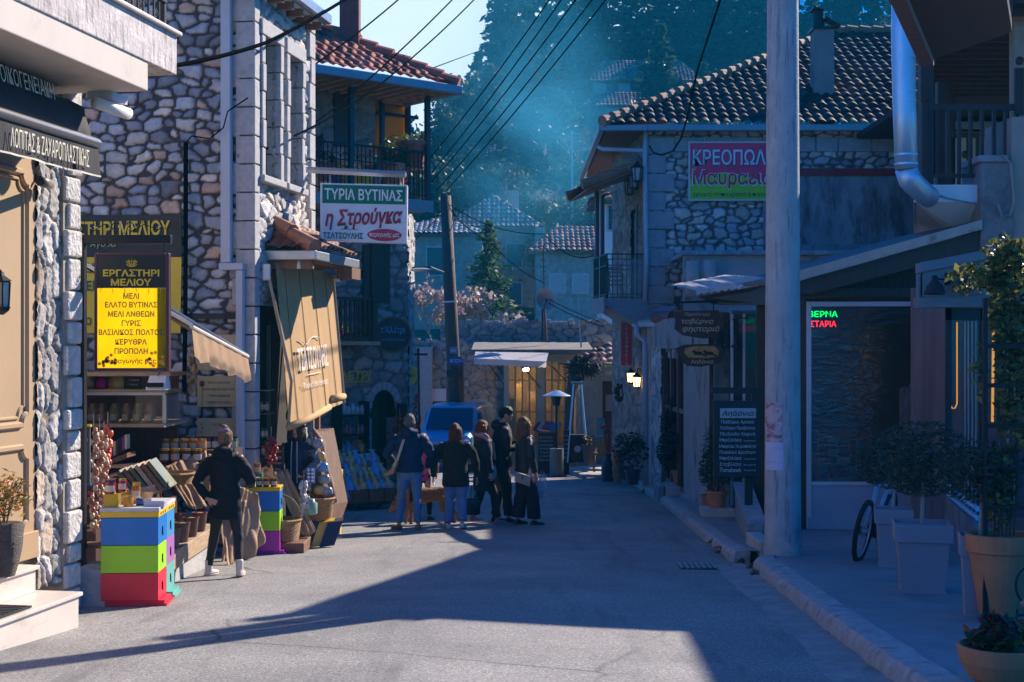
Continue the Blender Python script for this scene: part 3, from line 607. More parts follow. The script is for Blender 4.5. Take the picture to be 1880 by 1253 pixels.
mb=MB();mb.tube([q+V(.06,-.06,-.01),q+V(-.06,.04,.0)],.035,10);mb.tube([q+V(-.05,.04,0),q+V(-.09,.06,.03)],.015,6);mb.build('lamp_housing' if 0 else 'camera_body',WHITE,t,smooth=True)
mb=MB();mb.tube([q+V(.066,-.066,-.012),q+V(.06,-.06,-.01)],.024,10);mb.build('lens',GLASS,t)
# ---- drop awning
da=thing('drop_awning','beige pull down canvas awning with white shop lettering below the small tiled porch','awning',P(565,640,19))
BEI=M('beige acrylic canvas',(.53,.33,.145),r=.85,var=.09,vs=2.5,bump=.15,bs=60,dirt=((.50,.36,.16),1.1,.58,(1,1,.5)))
A0,A1,A2,A3=P(505,482,18.35),P(607,500,20.1),P(629,740,20.0),P(530,776,18.2)
def aq(f,g): # f along, g down
 q=A0.lerp(A1,f).lerp(A3.lerp(A2,f),g);return q+V(.03*math.sin(math.pi*f)*g,0,0)
mb=MB();nu,nv=24,20
for k in(0,1):
 vs=[aq(i/nu,j/nv)+V(.008*k+.007*math.sin(i*2.1)*(j/nv),0,0)for j in range(nv+1)for i in range(nu+1)]
 mb.add(vs,[(j*(nu+1)+i,j*(nu+1)+i+1,(j+1)*(nu+1)+i+1,(j+1)*(nu+1)+i)for j in range(nv)for i in range(nu)])
cv=mb.build('canvas',BEI,da,smooth=True)
mb=MB()
for f in(.13,.38,.63,.86):mb.tube([aq(f,g)+V(.014,-.004,0)for g in np.linspace(0,1,8)],.004,4)
mb.build('seam',M('brown thread',(.22,.13,.06),r=.8),cv)
rgt=(A1-A0).lerp(A2-A3,.7).normalized();dn=(A0-A3).normalized()
LW=M('worn white print',(.80,.76,.68),r=.7,var=.1,vs=20)
text('ΤΣΑΤΣΟΥΛΗΣ',LW,cv,aq(.45,.62)+V(.035,-.012,0),rgt,dn,w=1.0,h=.30,bold=.015)
text('Τυριά Βυτίνας',LW,cv,aq(.45,.80)+V(.035,-.012,0),rgt,dn,w=.85,h=.09,shear=.2)
mb=MB();mb.tube([aq(f,.53-.05*abs(math.sin(f*9)))+V(.03,-.008,0)for f in np.linspace(.25,.62,12)],.006,4);mb.tube([aq(f,.73)+V(.03,-.008,0)for f in np.linspace(.33,.58,6)],.005,4);mb.build('emblem',LW,cv)
mb=MB();mb.tube([aq(-.02,1.01)+V(.02,-.03,-.03),aq(.3,1.02),aq(.7,.99)+V(0,0,.0)],.045,10);mb.tube([aq(.74,.96)+V(.02,0,.05),aq(1.03,.985)+V(0,0,.06)],.045,10);mb.build('rolled_hem',BEI,da,smooth=True)
mb=MB();mb.tube([P(489,488,18.2),P(535,700,18.0),aq(0,1)],.022,6);mb.build('arm',M('tan lacquered arm',(.45,.33,.2),r=.4),da);mb=MB();mb.tube([P(611,505,20.2),aq(1,1)+V(.02,.02,0)],.022,6);mb.build('arm',M('tan lacquered arm',(.45,.33,.2),r=.4),da)
mb=MB();q=P(490,498,18.2);mb.box(q.x-.05,q.x+.05,q.y-.06,q.y+.02,q.z-.12,q.z+.09);mb.build('bracket',WHITE,da,bevel=.02)
# ---- projecting sign of the cheese shop
cs=thing('cheese_sign','white and green cheese shop sign hanging from a grey bracket on the stone building','sign',P(668,390,19.6))
Yc=19.6;mb=MB();a,b=P(588,337,Yc),P(748,447,Yc)
def cq(px,py,d=0):q=P(px,py,Yc+.25*(px-588)/160);return q+V(0,-d,0)
mb.slab([cq(588,336),cq(748,340),cq(747,448),cq(588,442)],(0,.14,0));mb.build('box',M('white sign acrylic',(.74,.73,.76),r=.3,var=.04),cs,bevel=.01)
mb=MB();mb.slab([cq(592,339,.006),cq(745,343,.006),cq(744,376,.006),cq(592,373,.006)],(0,.005,0));mb.build('green_band',M('green sign print',(.015,.16,.06),r=.3,var=.06),cs)
rc=(cq(748,394)-cq(588,390)).normalized();WL=M('white lettering',(.8,.8,.8),r=.4,var=.03);REDL=M('red lettering',(.55,.012,.03),r=.4,var=.05)
text('ΤΥΡΙΑ ΒΥΤΙΝΑΣ',WL,cs,cq(668,358,.009),rc,Z1,w=1.08,h=.155,bold=.02)
text('η Στρούγκα',BLACK,cs,cq(668.5,401.5,.009),rc,Z1,w=1.05,h=.285,bold=.03,shear=.22,rot=.06);text('η Στρούγκα',REDL,cs,cq(668,401,.014),rc,Z1,w=1.03,h=.27,bold=.005,shear=.22,rot=.06)
text('ΤΣΑΤΣΟΥΛΗΣ',GRNT,cs,cq(630,433,.009),rc,Z1,w=.55,h=.085,bold=.025)
mb=MB();c=cq(706,432,.010);mb.slab([c+rc*(.24*math.cos(t))+V(0,0,.085*math.sin(t))for t in np.linspace(0,6.283,28,endpoint=False)],(0,.004,0));mb.build('red_oval',M('red sign print',(.50,.012,.03),r=.35),cs)
text('παραγωγής μας',WL,cs,cq(706,432,.014),rc,Z1,w=.42,h=.085,bold=.01)
mb=MB();q=cq(633,421,.011)
for k in range(6):mb.tube([q,q+V(.03*math.cos(k)+.02,0,.03+.03*math.sin(k*1.3))],.006,4)
mb.tube([q+V(-.16,0,-.01),q,q+V(.18,0,-.005)],.004,4);mb.build('sheep_emblem',GRNT,cs)
mb=MB();a,b=P(541,311,20.1),P(745,321,Yc+.1);mb.tube([a,b],.045,4);mb.tube([P(547,311,20.1),P(547,402,20.1)],.04,4)
for px in(606,735):mb.tube([P(px,322,Yc+.1),cq(px,338)+V(0,.06,0)],.012,5)
mb.build('bracket',M('grey blue steel',(.28,.32,.37),r=.4,var=.1,metal=.3),cs)
# ------------------------------------------------------------------ house with the flowered balcony
C=Fr((-3.257,27.0,0),(.766,.643),(.643,-.766))
ch=thing('balcony_house','stone house with red tiled roof, flowered balcony and arched ground floor door beyond the porch','house',C.p(0,0,gz(27)))
CP=[(.28,.28,.29),(.34,.33,.32),(.23,.23,.24),(.38,.35,.31),(.30,.27,.25)]
du0,du1=C.hit(680,800)[0],C.hit(725,800)[0];dz1=C.hit(702,716)[1];ru=(du1-du0)/2;uc=(du0+du1)/2
mb=MB(C.T);mb.box(-7,1.5,-5,-.55,-3.4,2.75);mb.box(-7,.79,-5,-.08,2.75,4.9);mb.box(-7,du0-.2,-.6,-.07,-3.4,2.75);mb.box(du1+.2,1.5,-.6,-.07,-3.4,2.75);mb.box(du0-.21,du1+.21,-.6,-.07,dz1+.1,2.75);mb.build('wall_core',DARKIN,ch)
def arch(fx,fy):
 u,z=fx-3.0,fy-3.4;return(np.abs(u-uc)<ru)&(z<dz1-.35+.35*np.sqrt(np.maximum(0,1-((u-uc)/ru)**2)))
rubble('wall',ch,C.p(-3.0,0,-3.4),C.u,(0,0,1),4.55,6.2,sw=.34,sh=.21,depth=.05,res=.035,seed=31,mort=.18,p=3.2,warp=.04,pal=CP,mortar=(.15,.14,.13),holes=[arch])
rubble('wall',ch,C.p(-3.0,-.02,2.75),C.u,(0,0,1),3.8,2.15,sw=.5,sh=.3,depth=.04,res=.05,seed=32,pal=[(.30,.26,.22),(.24,.21,.19),(.36,.30,.25)],mortar=(.2,.17,.15))
rubble('wall',ch,C.p(1.54,0,-3.4),(-.01,1,0),(0,0,1),1.8,6.1,sw=.30,sh=.2,depth=.07,res=.04,seed=33,pal=[(.5,.48,.46),(.42,.41,.4)],mortar=(.3,.27,.24))
mb=MB()
for k in range(9):
 a0,a1=math.pi*k/9,math.pi*(k+1)/9-.03;f=lambda a,r:C.p(uc+r*math.cos(a)*ru,.0,dz1-.36+.36*r*math.sin(a))
 mb.slab([f(a0,1.0),f(a1,1.0),f(a1,1.45),f(a0,1.45)],C.n*.06)
for s,u in((0,du0-.24),(1,du1)):
 for k in range(6):z=-3.2+k*.31;T0=mb.T;mb.T=C.T;mb.box(u+.005,u+.235,-.3,.055,z,z+.295);mb.T=T0
mb.build('door_surround',GRANITE,ch,bevel=.01)
mb=MB(C.T);mb.box(du0-.05,du1-.12,-.48,-.42,-3.3,dz1);dr_=mb.build('door',DKWOOD,ch)
mb=MB(C.T);mb.box(du0+.08,du1-.3,-.418,-.41,-2.2,dz1-.4);mb.build('pane',GLASS,dr_)
# roof
zE,s_=4.92,.62;vF=Vector((-C.n.x,-C.n.y,s_));vR=Vector((-C.u.x,-C.u.y,s_));L_=math.hypot(1,s_)
tiles('roof',ch,C.p(-5,1.6,zE),C.u,vF,6.55,4.2*L_,poly=[(0,0),(6.55,0),(6.55-4.2,4.2*L_),(0,4.2*L_)],seed=41,per=.21,row=.32,pal=[(.40,.095,.06),(.46,.12,.075),(.33,.08,.055),(.42,.14,.10)])
tiles('roof',ch,C.p(1.55,1.6,zE),-C.n,vR,8,4.2*L_,poly=[(0,0),(8,0),(8-4.2,4.2*L_),(4.2,4.2*L_)],seed=42,per=.21,row=.32)
ridge('ridge_tiles',ch,C.p(1.58,1.63,zE+.03),C.p(1.55-4.2,1.6-4.2,zE+4.2*s_+.05),r=.11,mat=M('red ridge tile',(.46,.12,.07),r=.6,var=.3,vs=4))
mb=MB();a,b,c,d=C.p(-5,1.55,zE-.06),C.p(1.5,1.55,zE-.06),C.p(1.5,-5,zE-.06),C.p(-5,-5,zE-.06);mb.slab([a,b,c,d],(0,0,.04));mb.build('soffit',WOOD,ch)
mb=MB(C.T)
for k in range(20):mb.box(1.0,1.5,1.4-k*.3,1.48-k*.3,zE-.13,zE-.062)
for k in range(18):mb.box(-3+k*.26,-2.93+k*.26,.2,1.5,zE-.13,zE-.062)
mb.build('rafters',PALEWOOD,ch)
GUT=M('blue grey gutter',(.20,.27,.33),r=.4,var=.12,metal=.2)
mb=MB(C.T);mb.box(-5,1.62,1.56,1.70,zE-.14,zE+.02);mb.box(1.5,1.64,-5,1.555,zE-.14,zE+.018);mb.build('gutter',GUT,ch,bevel=.015)
mb=MB();q=P(643,75,26.9);mb.box(q.x-.18,q.x+.18,q.y-.18,q.y+.18,5.4,7.6);mb.build('chimney',M('purplish rendered chimney',(.16,.07,.06),r=.9,var=.25,vs=4,bump=.3),ch)
# upper shutter and blind
def cbox(mb,x0,x1,y0,y1,n0,n1): # pixel box on the facade plane n1
 a,b=C.hit(x0,y1,n1),C.hit(x1,y0,n1);mb.T=C.T;mb.box(a[0],b[0],n0,n1,a[1],b[1]);return a[0],b[0],a[1],b[1]
mb=MB();cbox(mb,615,644,168,268,-.04,.05);mb.build('shutter',DKWOOD,ch)
mb=MB();cbox(mb,668,681,450,556,-.05,.09);sa_=mb.build('shutter',DKWOOD,ch);mb=MB();u0,u1,z0,z1=cbox(mb,682,716,450,556,.02,.12);mb.build('shutter',DKWOOD,ch)
mb=MB()
a=C.hit(690,190,-.3);b=C.hit(743,290,-.3);mb.T=C.T;mb.box(a[0],b[0],-.34,-.3,b[1],a[1]);mb.build('roller_blind',M('ochre canvas blind',(.66,.36,.05),r=.8,var=.08,vs=3),ch);_b=_m['ochre canvas blind'];translucent(_b,.55)
a2=C.hit(690,199,-.28);mb=MB(C.T);mb.box(a[0],b[0]+.3,-.29,-.24,a2[1]-.12,a2[1]-.06);mb.box(b[0],b[0]+.08,-.3,-.2,2.7,4.85);mb.box(.80,.9,-.3,-.2,2.7,3.4);mb.build('blind_frame',IRON,ch)
# balcony
mb=MB(C.T);mb.box(-4,1.45,-.05,.95,2.62,2.80);cb=mb.build('balcony',CONC,ch,bevel=.01);mb=MB(C.T);mb.box(-4,1.47,.952,.98,2.60,2.82);mb.build('fascia',GUT,cb)
mb=MB(C.T)
for px in(645,785):
 u=C.hit(px,260,.88)[0];mb=MB(C.T);mb.box(u-.045,u+.045,.83,.92,2.8,4.85);mb.build('post',M('blue black painted post',(.018,.03,.045),r=.4,var=.2),cb)
mb=MB(C.T);mb.box(1.1,1.18,-.3,-.22,2.8,4.85);mb.build('post',M('blue black painted post',(.018,.03,.045),r=.4,var=.2),cb)
mb=MB(C.T)
for k in range(44):
 u=-2.6+k*.092;mb.box(u-.008,u+.008,.88,.896,2.82,3.72)
 if k%2==0:
  pts=[C.p(u+.092*(1-math.cos(t)),.888,3.46+.12*math.sin(t))for t in np.linspace(0,math.pi,6)];mb.T=None;mb.tube(pts,.008,4);mb.T=C.T
mb.box(-2.7,1.40,.87,.91,3.72,3.76);mb.box(-2.7,1.40,.88,.9,2.9,2.925);mb.box(-2.7,1.40,.88,.9,3.44,3.46)
for k in range(9):mb.box(1.385,1.401,.02+k*.1,.036+k*.1,2.82,3.72)
mb.box(1.375,1.41,-.02,.905,3.722,3.762);mb.build('railing',IRON,cb)
POTG='pots along the upper balcony of the stone house'
POTS=[(598,322,.19,(.33,.10,.08),'dark red pot'),(617,328,.14,(.25,.09,.20),'purple pot'),(634,332,.13,(.6,.46,.04),'small yellow pot'),(667,338,.2,(.62,.48,.03),'big yellow pot'),(688,336,.13,(.4,.3,.25),'beige pot'),(757,300,.30,(.36,.11,.07),'large terracotta pot'),(738,322,.16,(.4,.12,.1),'brick red pot'),(577,275,.17,(.12,.05,.05),'dark hanging pot')]
for i,(px,py,r,c_,nm)in enumerate(POTS):
 u,z=C.hit(px,py,.6);q=C.p(u,.6,max(2.8,z-.12));t=thing('flower_pot',nm+' with a small plant behind the upper balcony railing of the stone house','flower pot',q,0,POTG)
 mb=MB();mb.lathe([(r*.65,0),(r*.95,r*1.5),(r*1.05,r*1.5),(r*1.05,r*1.75),(r*.9,r*1.75)],q,14);mb.build('pot',M('pot paint '+nm,c_,r=.55,var=.15),t,smooth=False)
 leafball('plant',LEAF,t,q+V(0,0,r*1.75+.08),(r*1.1,r*1.1,.16),70,.05,60+i,[(.06,.10,.025),(.09,.13,.03)],clumps=6)
q=C.p(C.hit(725,262,.7)[0],.7,3.66);t=thing('balcony_bush','round green bush standing above the rail in front of the ochre blind','plant',q);leafball('leaves',LEAF,t,q+V(0,0,.12),(.30,.28,.26),420,.045,70,[(.06,.12,.03),(.10,.16,.03),(.15,.18,.05)],clumps=14)
mb=MB();mb.lathe([(.16,-.65),(.22,-.16),(.2,-.16)],q,12);mb.build('pot',TERRA,t)
# small wooden balcony, oval sign, letters
mb=MB(C.T);a=C.hit(600,628,.75);b=C.hit(697,629,.75);mb.box(a[0]-.6,b[0],0,.78,.06,.13);wb=mb.build('wooden_balcony',PALEWOOD,ch)
mb=MB(C.T);e=C.hit(688,546,.75)[0]
for k in range(13):u=e-k*.105;mb.box(u-.02,u+.02,.70,.74,.22,.90)
mb.box(e-1.4,e+.03,.69,.75,.90,.95);mb.box(e-1.4,e+.03,.70,.74,.17,.22);mb.box(e-.05,e+.05,.67,.77,.13,1.0)
for k in range(5):mb.box(e-.02,e+.02,.1+k*.12,.14+k*.12,.22,.9)
mb.box(e-.03,e+.03,0,.69,.902,.94);mb.build('railing',DKWOOD,wb)
t=thing('window_box','row of small flowers in pots on the little wooden balcony','planter',C.p(e-.5,.4,.13));mb=MB(C.T);mb.box(e-1.0,e-.1,.3,.5,.132,.28);mb.build('box',TERRA,t)
leafball('flowers',LEAF,t,C.p(e-.5,.4,.36),(.4,.2,.16),160,.045,77,[(.10,.22,.03),(.2,.3,.04),(.35,.08,.2)],clumps=9)
osn=thing('oval_sign','dark brown oval sign with blue lettering hanging beside the small wooden balcony','sign',C.p(1.1,.7,.0))
os_,oz=C.hit(721,615,.62);mb=MB();oo=C.p(os_,.62,oz);rx_=31/FPX*27.4/.78;rz_=31/FPX*27.2
mb.slab([oo+C.u*(rx_*math.cos(t_))+V(0,0,rz_*math.sin(t_))for t_ in np.linspace(0,6.283,40,endpoint=False)],-C.n*.07);mb.build('board',M('brown oval board',(.055,.03,.03),r=.5,var=.3),osn)
mb=MB();mb.tube([oo+C.u*((rx_+.01)*math.cos(t_))+V(0,0,(rz_+.01)*math.sin(t_))for t_ in np.linspace(0,6.283,41)],.02,6);mb.build('rim',WOOD,osn)
BLUEL=M('sky blue lettering',(.10,.36,.55),r=.5)
text("τ'Αλέτρι",BLUEL,osn,oo+C.n*.012+V(0,0,.08),C.u,Z1,w=.58,h=.17,shear=.1,bold=.01);text('ΨΗΤΟΠΩΛΕΙΟ ΒΥΤΙΝΑΣ',BLUEL,osn,oo+C.n*.012+V(0,0,-.10),C.u,Z1,w=.56,h=.05)
mb=MB(C.T);mb.box(os_-.02,os_+.02,-.02,.6,oz-.02,oz+.02);mb.build('bracket',IRON,osn)
lt=thing('wall_lettering','yellow letters of the shop name on the stone wall left of the arched door','sign',C.p(.1,.1,-.6));u,z=C.hit(645,690,.1);text('ΑΛΕΤΡΙ',YT,lt,C.p(u,.1,z),C.u,Z1,w=.85,h=.18,shear=.15,bold=.015)
mb=MB(C.T);mb.box(u-.4,u+.45,.03,.07,z-.13,z-.11);mb.build('rail',YT,lt)
# shop display in front of the house: shelves with packets
sh=thing('display_rack','black metal rack stacked with jars and bags beside the arched door','rack',C.p(-.2,.7,gz(27)))
mb=MB(C.T);u0=C.hit(628,800,.5)[0];u1=C.hit(678,800,.5)[0]
for z in(-1.25,-1.62,-1.98,-2.3):mb.box(u0,u1,.15,.5,z-.02,z)
for u in(u0,u1):mb.box(u-.015,u+.015,.16,.49,-3.1,-1.0)
mb.build('shelves',IRON,sh)
rg=random.Random(8)
def packs(nm,par_label,u0,u1,n0,z,k,cols,h,w,cat,gname,lean=0):
 for i in range(k):
  u=u0+(u1-u0)*(i+.5)/k;c_=cols[i%len(cols)];hh=h*rg.uniform(.8,1.15)
  mb=MB();q=C.p(u,n0+lean*0,z)
  ring=[[q+C.u*(a*w*f)+C.n*(b*w*.6*f+(-lean*hh*g))+V(0,0,hh*g)for a,b in((-.5,-.5),(.5,-.5),(.5,.5),(-.5,.5))]for g,f in((0,.85),(.15,1),(.65,1.0),(.82,.55),(.86,.35),(1,.75))]
  mb.ring(ring);o=mb.build(nm,c_,None,smooth=True);tag(o,par_label.format(ORD[i]if i<12 else ORD[-1]),cat,gname)
def PM(nm,c):return M('packet '+nm,c,r=.25,var=.3,vs=25,coat=.3)
pa,pb,pc,pd=PM('pasta',(.62,.40,.13)),PM('blue wrap',(.14,.34,.60)),PM('brown',(.30,.16,.09)),PM('clear',(.30,.31,.33))
packs('jar','{} white lidded tub from the left on the top rack shelf',u0,u1,.33,-1.25,6,[PM('tub',(.4,.45,.5))],.2,.12,'jar','tubs on the rack top shelf')
packs('bottle','{} small bottle from the left on the second rack shelf',u0,u1,.33,-1.62,7,[PM('violet',(.20,.10,.30)),PM('dark',(.05,.06,.07)),PM('amber',(.3,.14,.04))],.2,.09,'bottle','bottles on the rack second shelf')
packs('packet','{} shiny packet from the left on the third rack shelf',u0-.1,u1,.36,-1.98,5,[pa,pd,pb,pc],.28,.17,'packet','packets on the rack third shelf',.3)
packs('packet','{} packet from the left on the lowest rack shelf',u0-.1,u1,.4,-2.3,5,[pd,pc,pb,pa],.2,.16,'packet','packets on the rack lowest shelf',.3)
tb=thing('bag_stand','low black stand holding crates of bagged pasta by the arched door','display stand',C.p(.3,1.2,gz(27)))
mb=MB(C.T);v0,v1=C.hit(640,870,1.3)[0],C.hit(728,870,1.3)[0]
mb.box(v0,v1,.8,1.5,-2.83,-2.79)
for u in(v0+.03,(v0+v1)/2,v1-.03):mb.box(u-.02,u+.02,1.44,1.48,-3.15,-2.83);mb.box(u-.02,u+.02,.82,.86,-3.1,-2.83)
mb.build('table',IRON,tb)
for i in range(3):
 w_=(v1-v0)/3;o=MB(C.T);a=v0+i*w_+.02;b=a+w_-.04
 o.box(a,b,1.40,1.43,-2.785,-2.55);o.box(a,a+.02,.9,1.39,-2.785,-2.55);o.box(b-.02,b,.9,1.39,-2.785,-2.55);o.box(a+.021,b-.021,.9,1.39,-2.785,-2.77)
 tag(o.build('wooden_crate',WOOD),ORD[i]+' wooden crate from the left on the bag stand by the arched door','crate','crates on the bag stand')
packs('pasta_bag','{} bag of pasta from the left in the front row of the bag stand',v0+.03,v1-.03,1.28,-2.74,7,[pb,pa,pa,pb,pa,pb,pa],.36,.2,'bag','front row of pasta bags',.45)
packs('pasta_bag','{} bag of pasta from the left in the middle row of the bag stand',v0-.02,v1-.06,1.1,-2.52,8,[pa,pb,pa,pd,pa,pa,pb,pa],.40,.2,'bag','middle row of pasta bags',.45)
packs('pasta_bag','{} bag of pasta from the left in the back row of the bag stand',v0-.05,v1-.1,.9,-2.3,8,[pb,pa,pd,pa,pb,pa,pb,pd],.38,.19,'bag','back row of pasta bags',.45)
t=thing('chalkboard','small black chalkboard on the wall right of the arched door','chalkboard',C.p(1.3,.1,-1.6));mb=MB();cbox(mb,731,747,742,800,.08,.12);mb.build('board',BLACK,t);mb=MB();a=C.hit(729,740,.1);b=C.hit(749,803,.1);mb.box(0,0,0,0,0,0)if 0 else None;mb.T=C.T;mb.box(a[0],b[0],.07,.085,b[1],a[1]);mb.build('frame',WOOD,t)
def garland(nm,label,q,h,r,cols,seed,cat,n=60,size=.03,group=None):
 rg2=random.Random(seed);t=thing(nm,label,cat,q,0,group);mb=MB();cc=[]
 for i in range(n):
  f=i/n;rr=r*(.45+.9*math.sin(math.pi*min(1,f*.9+.08)));a=rg2.uniform(0,6.28);c_=Vector(q)+V(rr*math.cos(a)*rg2.random()**.5,rr*math.sin(a)*rg2.random()**.5,-h*f);s=size*rg2.uniform(.7,1.2);n0=len(mb.v);mb.ell(c_,(s*.75,s*.75,s),6,5);cl=rg2.choice(cols);cc+=[[*cl,1]]*(len(mb.v)-n0)
 mb.build('pods',M('dried pods',vc=True,r=.4,var=.3,vs=20),t,colors=cc,smooth=True);mb=MB();mb.tube([Vector(q)+V(0,0,.15),Vector(q)+V(0,0,-h)],.006,4);mb.build('string',PALEWOOD,t);return t
RP=[(.35,.02,.03),(.25,.015,.03),(.42,.05,.03)]
garland('pepper_garland','red dried pepper garland hanging left of the small chalkboard by the arched door',C.p(C.hit(734,765,.3)[0],.3,C.hit(734,765,.3)[1]),.42,.10,RP,3,'garland',70)
garland('pepper_garland','red dried pepper garland hanging under the round yellow sign',C.p(1.52,.35,-.9),.9,.07,RP,4,'garland',70)
ys_=thing('round_sign','round yellow shop sign seen half behind the corner of the stone house','sign',C.p(1.6,.2,-.6));q=P(748,690,28.4);mb=MB();mb.slab([q+V(.19*math.cos(a),0,.215*math.sin(a))for a in np.linspace(0,6.283,32,endpoint=False)],(0,.06,0));mb.build('disc',YEL,ys_)
text('ΤΣΑΤΣΟΥΛΗΣ',BLACK,ys_,q+V(0,-.006,0),X1,Z1,w=.34,h=.07,bold=.01)
mb=MB();mb.tube([q+V(0,.03,.2),q+V(0,.03,.5),q+V(-.3,.2,.5)],.012,5);mb.build('bracket',IRON,ys_)
t=thing('signpost','thin dark metal cross shaped post between the stone house and the wooden utility pole','post',P(771,760,33));mb=MB();mb.tube([P(771,925,33),P(768,640,33)],.03,6);mb.tube([P(755,651,33),P(785,651,33)],.03,6);mb.build('frame',IRON,t)
# ------------------------------------------------------------------ street end: ruin wall, small shop, poles
rw=thing('ruined_wall','long ruined rubble wall with an arched wooden door closing the end of the street','wall',(0,46,gz(46)))
RW=[(.36,.34,.32),(.28,.27,.27),(.43,.40,.36),(.33,.29,.26),(.25,.25,.26)]
def rkeep(fx,fy):return fy<4.75+.10*np.sin(fx*3.1)+.07*np.sin(fx*9.3)-np.where(fx<1.7,.55,0)
ax0,ax1,az=P(860,0,46).x+4,P(895,0,46).x+4,P(0,741,46).z+3.9
def rdoor(fx,fy):return(fx>ax0)&(fx<ax1)&(fy<az-.2+.2*np.sqrt(np.maximum(0,1-((fx-(ax0+ax1)/2)/((ax1-ax0)/2))**2)))
rubble('wall',rw,(-4,46,-3.9),(1,0,0),Z1,8.6,5,sw=.38,sh=.24,depth=.07,res=.042,seed=51,pal=RW,mortar=(.16,.145,.13),keep=rkeep,holes=[rdoor])
mb=MB();mb.box(-4,4.6,46.06,46.7,-3.9,.1);mb.box(-2.3,4.6,46.06,46.7,.1,.78);mb.build('wall_core',M('earthy wall core',(.2,.18,.15),r=.95,var=.3,bump=.5),rw)
for i in range(1):
 cpx=MB();rgx=random.Random(9)
 for k in range(46):x=-3.9+k*.185;z=.79+rgx.uniform(-.05,.1)if x>-2.3 else .2+rgx.uniform(-.05,.08);cpx.box(x,x+.16,45.98,46.6,z-.08,z+rgx.uniform(.04,.13))
 cpx.build('coping_stones',CONC,rw,bevel=.02)
mb=MB();cxm=(ax0+ax1)/2-4;hw=(ax1-ax0)/2;zt=az-3.9-.2
for k in range(11):
 a0,a1=math.pi*k/11,math.pi*(k+1)/11-.05;f=lambda a,r:V(cxm+hw*r*math.cos(a),45.98,zt+hw*r*math.sin(a)*.7);mb.slab([f(a0,1.0),f(a1,1.0),f(a1,1.6),f(a0,1.6)],(0,-.05,0))
mb.build('arch_stones',GRANITE,rw,bevel=.01)
mb=MB()
for k in range(5):mb.box(ax0-4+k*.125,ax0-4+k*.125+.118,46.0,46.05,-3.8,az-3.9)
mb.build('door',WOOD,rw)
mb=MB();q=P(783,640,45.9);mb.box(q.x-.28,q.x+.2,45.6,45.95,-3.8,.05);mb.build('pilaster',CONC,rw,bevel=.02)
t=thing('wall_plaque','white marble plaque on the ruined wall left of the wooden pole','plaque',P(805,722,45.8));mb=MB();a,b=P(790,714,45.8),P(819,737,45.8);mb.box(a.x,b.x,45.74,45.86,b.z,a.z);mb.build('slab',WHITE,t)
# shop with yellow glazing bars
sp=thing('corner_shop','single storey shop with flat concrete roof, cream posts and yellow barred windows','shop',P(980,860,43))
Yp=42.6;CRP=M('cream painted post',(.56,.47,.34),r=.6,var=.1)
mb=MB();a,b=P(865,642,Yp-.5),P(1090,652,Yp-.5);mb.hexa([(a.x,Yp-.5,b.z),(b.x,Yp-.5,b.z),(b.x,45.8,b.z+.25),(a.x,45.8,b.z+.25),(a.x,Yp-.5,a.z),(b.x,Yp-.5,a.z),(b.x,45.8,a.z+.27),(a.x,45.8,a.z+.27)]);mb.build('roof',M('stained flat roof concrete',(.20,.18,.16),r=.9,var=.3,vs=3,bump=.4,dirt=((.07,.065,.06),2,.52,(1,1,1))),sp,bevel=.01)
mb=MB();x0,x1=P(926,0,Yp).x,P(1062,0,Yp).x;mb.box(x0+.1,x1+.9,Yp+2.4,Yp+2.5,-3.8,-.2);mb.build('back_wall',M('warm shop interior wall',(.5,.36,.2),r=.9,var=.3,vs=2),sp)
mb=MB();mb.box(x0-.02,x0+.14,Yp,Yp+.14,-3.8,-.2);mb.box(P(986,0,Yp).x,P(1000,0,Yp).x,Yp,Yp+.14,-3.8,-.2);mb.box(x0+.14,x1,Yp+.01,Yp+.13,-.42,-.2);mb.box(x0+.14,x1,Yp+.02,Yp+.12,-3.8,-2.9);mb.build('posts',CRP,sp)
for(qa,qb)in((933,985),(1001,1050)):
 a,b=P(qa,0,Yp).x,P(qb,0,Yp).x;mb=MB();n=5
 for k in range(n):x=a+(b-a)*k/(n-1);mb.box(x-.025,x+.025,Yp+.04,Yp+.09,-2.9,-.42)
 for z in(-.95,-1.9):mb.box(a,b,Yp+.05,Yp+.08,z-.02,z+.02)
 wf=mb.build('window',M('ochre window bar',(.50,.32,.07),r=.5,var=.15),sp);mb=MB();mb.box(a,b,Yp+.062,Yp+.068,-2.9,-.42);mb.build('pane',M('shop window glass',(.10,.12,.12),r=.06,var=.2,vs=1.5,alpha=.22),wf)
mb=MB();q=P(960,700,Yp+1)
for k in range(5):mb.box(x0+.3+k*.42,x0+.55+k*.42,Yp+1.4,Yp+1.7,-2.9,-1.1-.25*(k%3))
mb.build('goods',M('shop goods',(.62,.45,.18),r=.6,var=.6,vs=4),sp)
t=thing('shop_fill_lamp','warm lamp glowing inside the yellow barred shop window','lamp',P(965,690,43.6));q=P(965,676,43.6);mb=MB();mb.lathe([(.05,.12),(.16,.0),(.15,0)],q,12);mb.build('shade',WHITE,t);mb=MB();mb.ell(q+V(0,0,-.03),(.1,.1,.08),10,6);mb.build('bulb',M('lit bulb',(1,.8,.5),emit=(1,.62,.25),es=90),t,smooth=True)  # unseen lamp, added to brighten the shop windows from inside
wa=thing('white_awning','white scalloped shop awning on thin struts below the flat concrete roof','awning',P(935,650,42))
A_,B_=P(873,646,42.0),P(1007,648,42.0);C2,D_=P(870,658,41.0),P(1003,664,41.0);mb=MB();n=30;vs=[]
for f in np.linspace(0,1,n+1):vs+=[A_.lerp(B_,f),C2.lerp(D_,f),C2.lerp(D_,f)+V(0,-.01,-.16-.03*abs(math.sin(f*n*.5*math.pi)))]
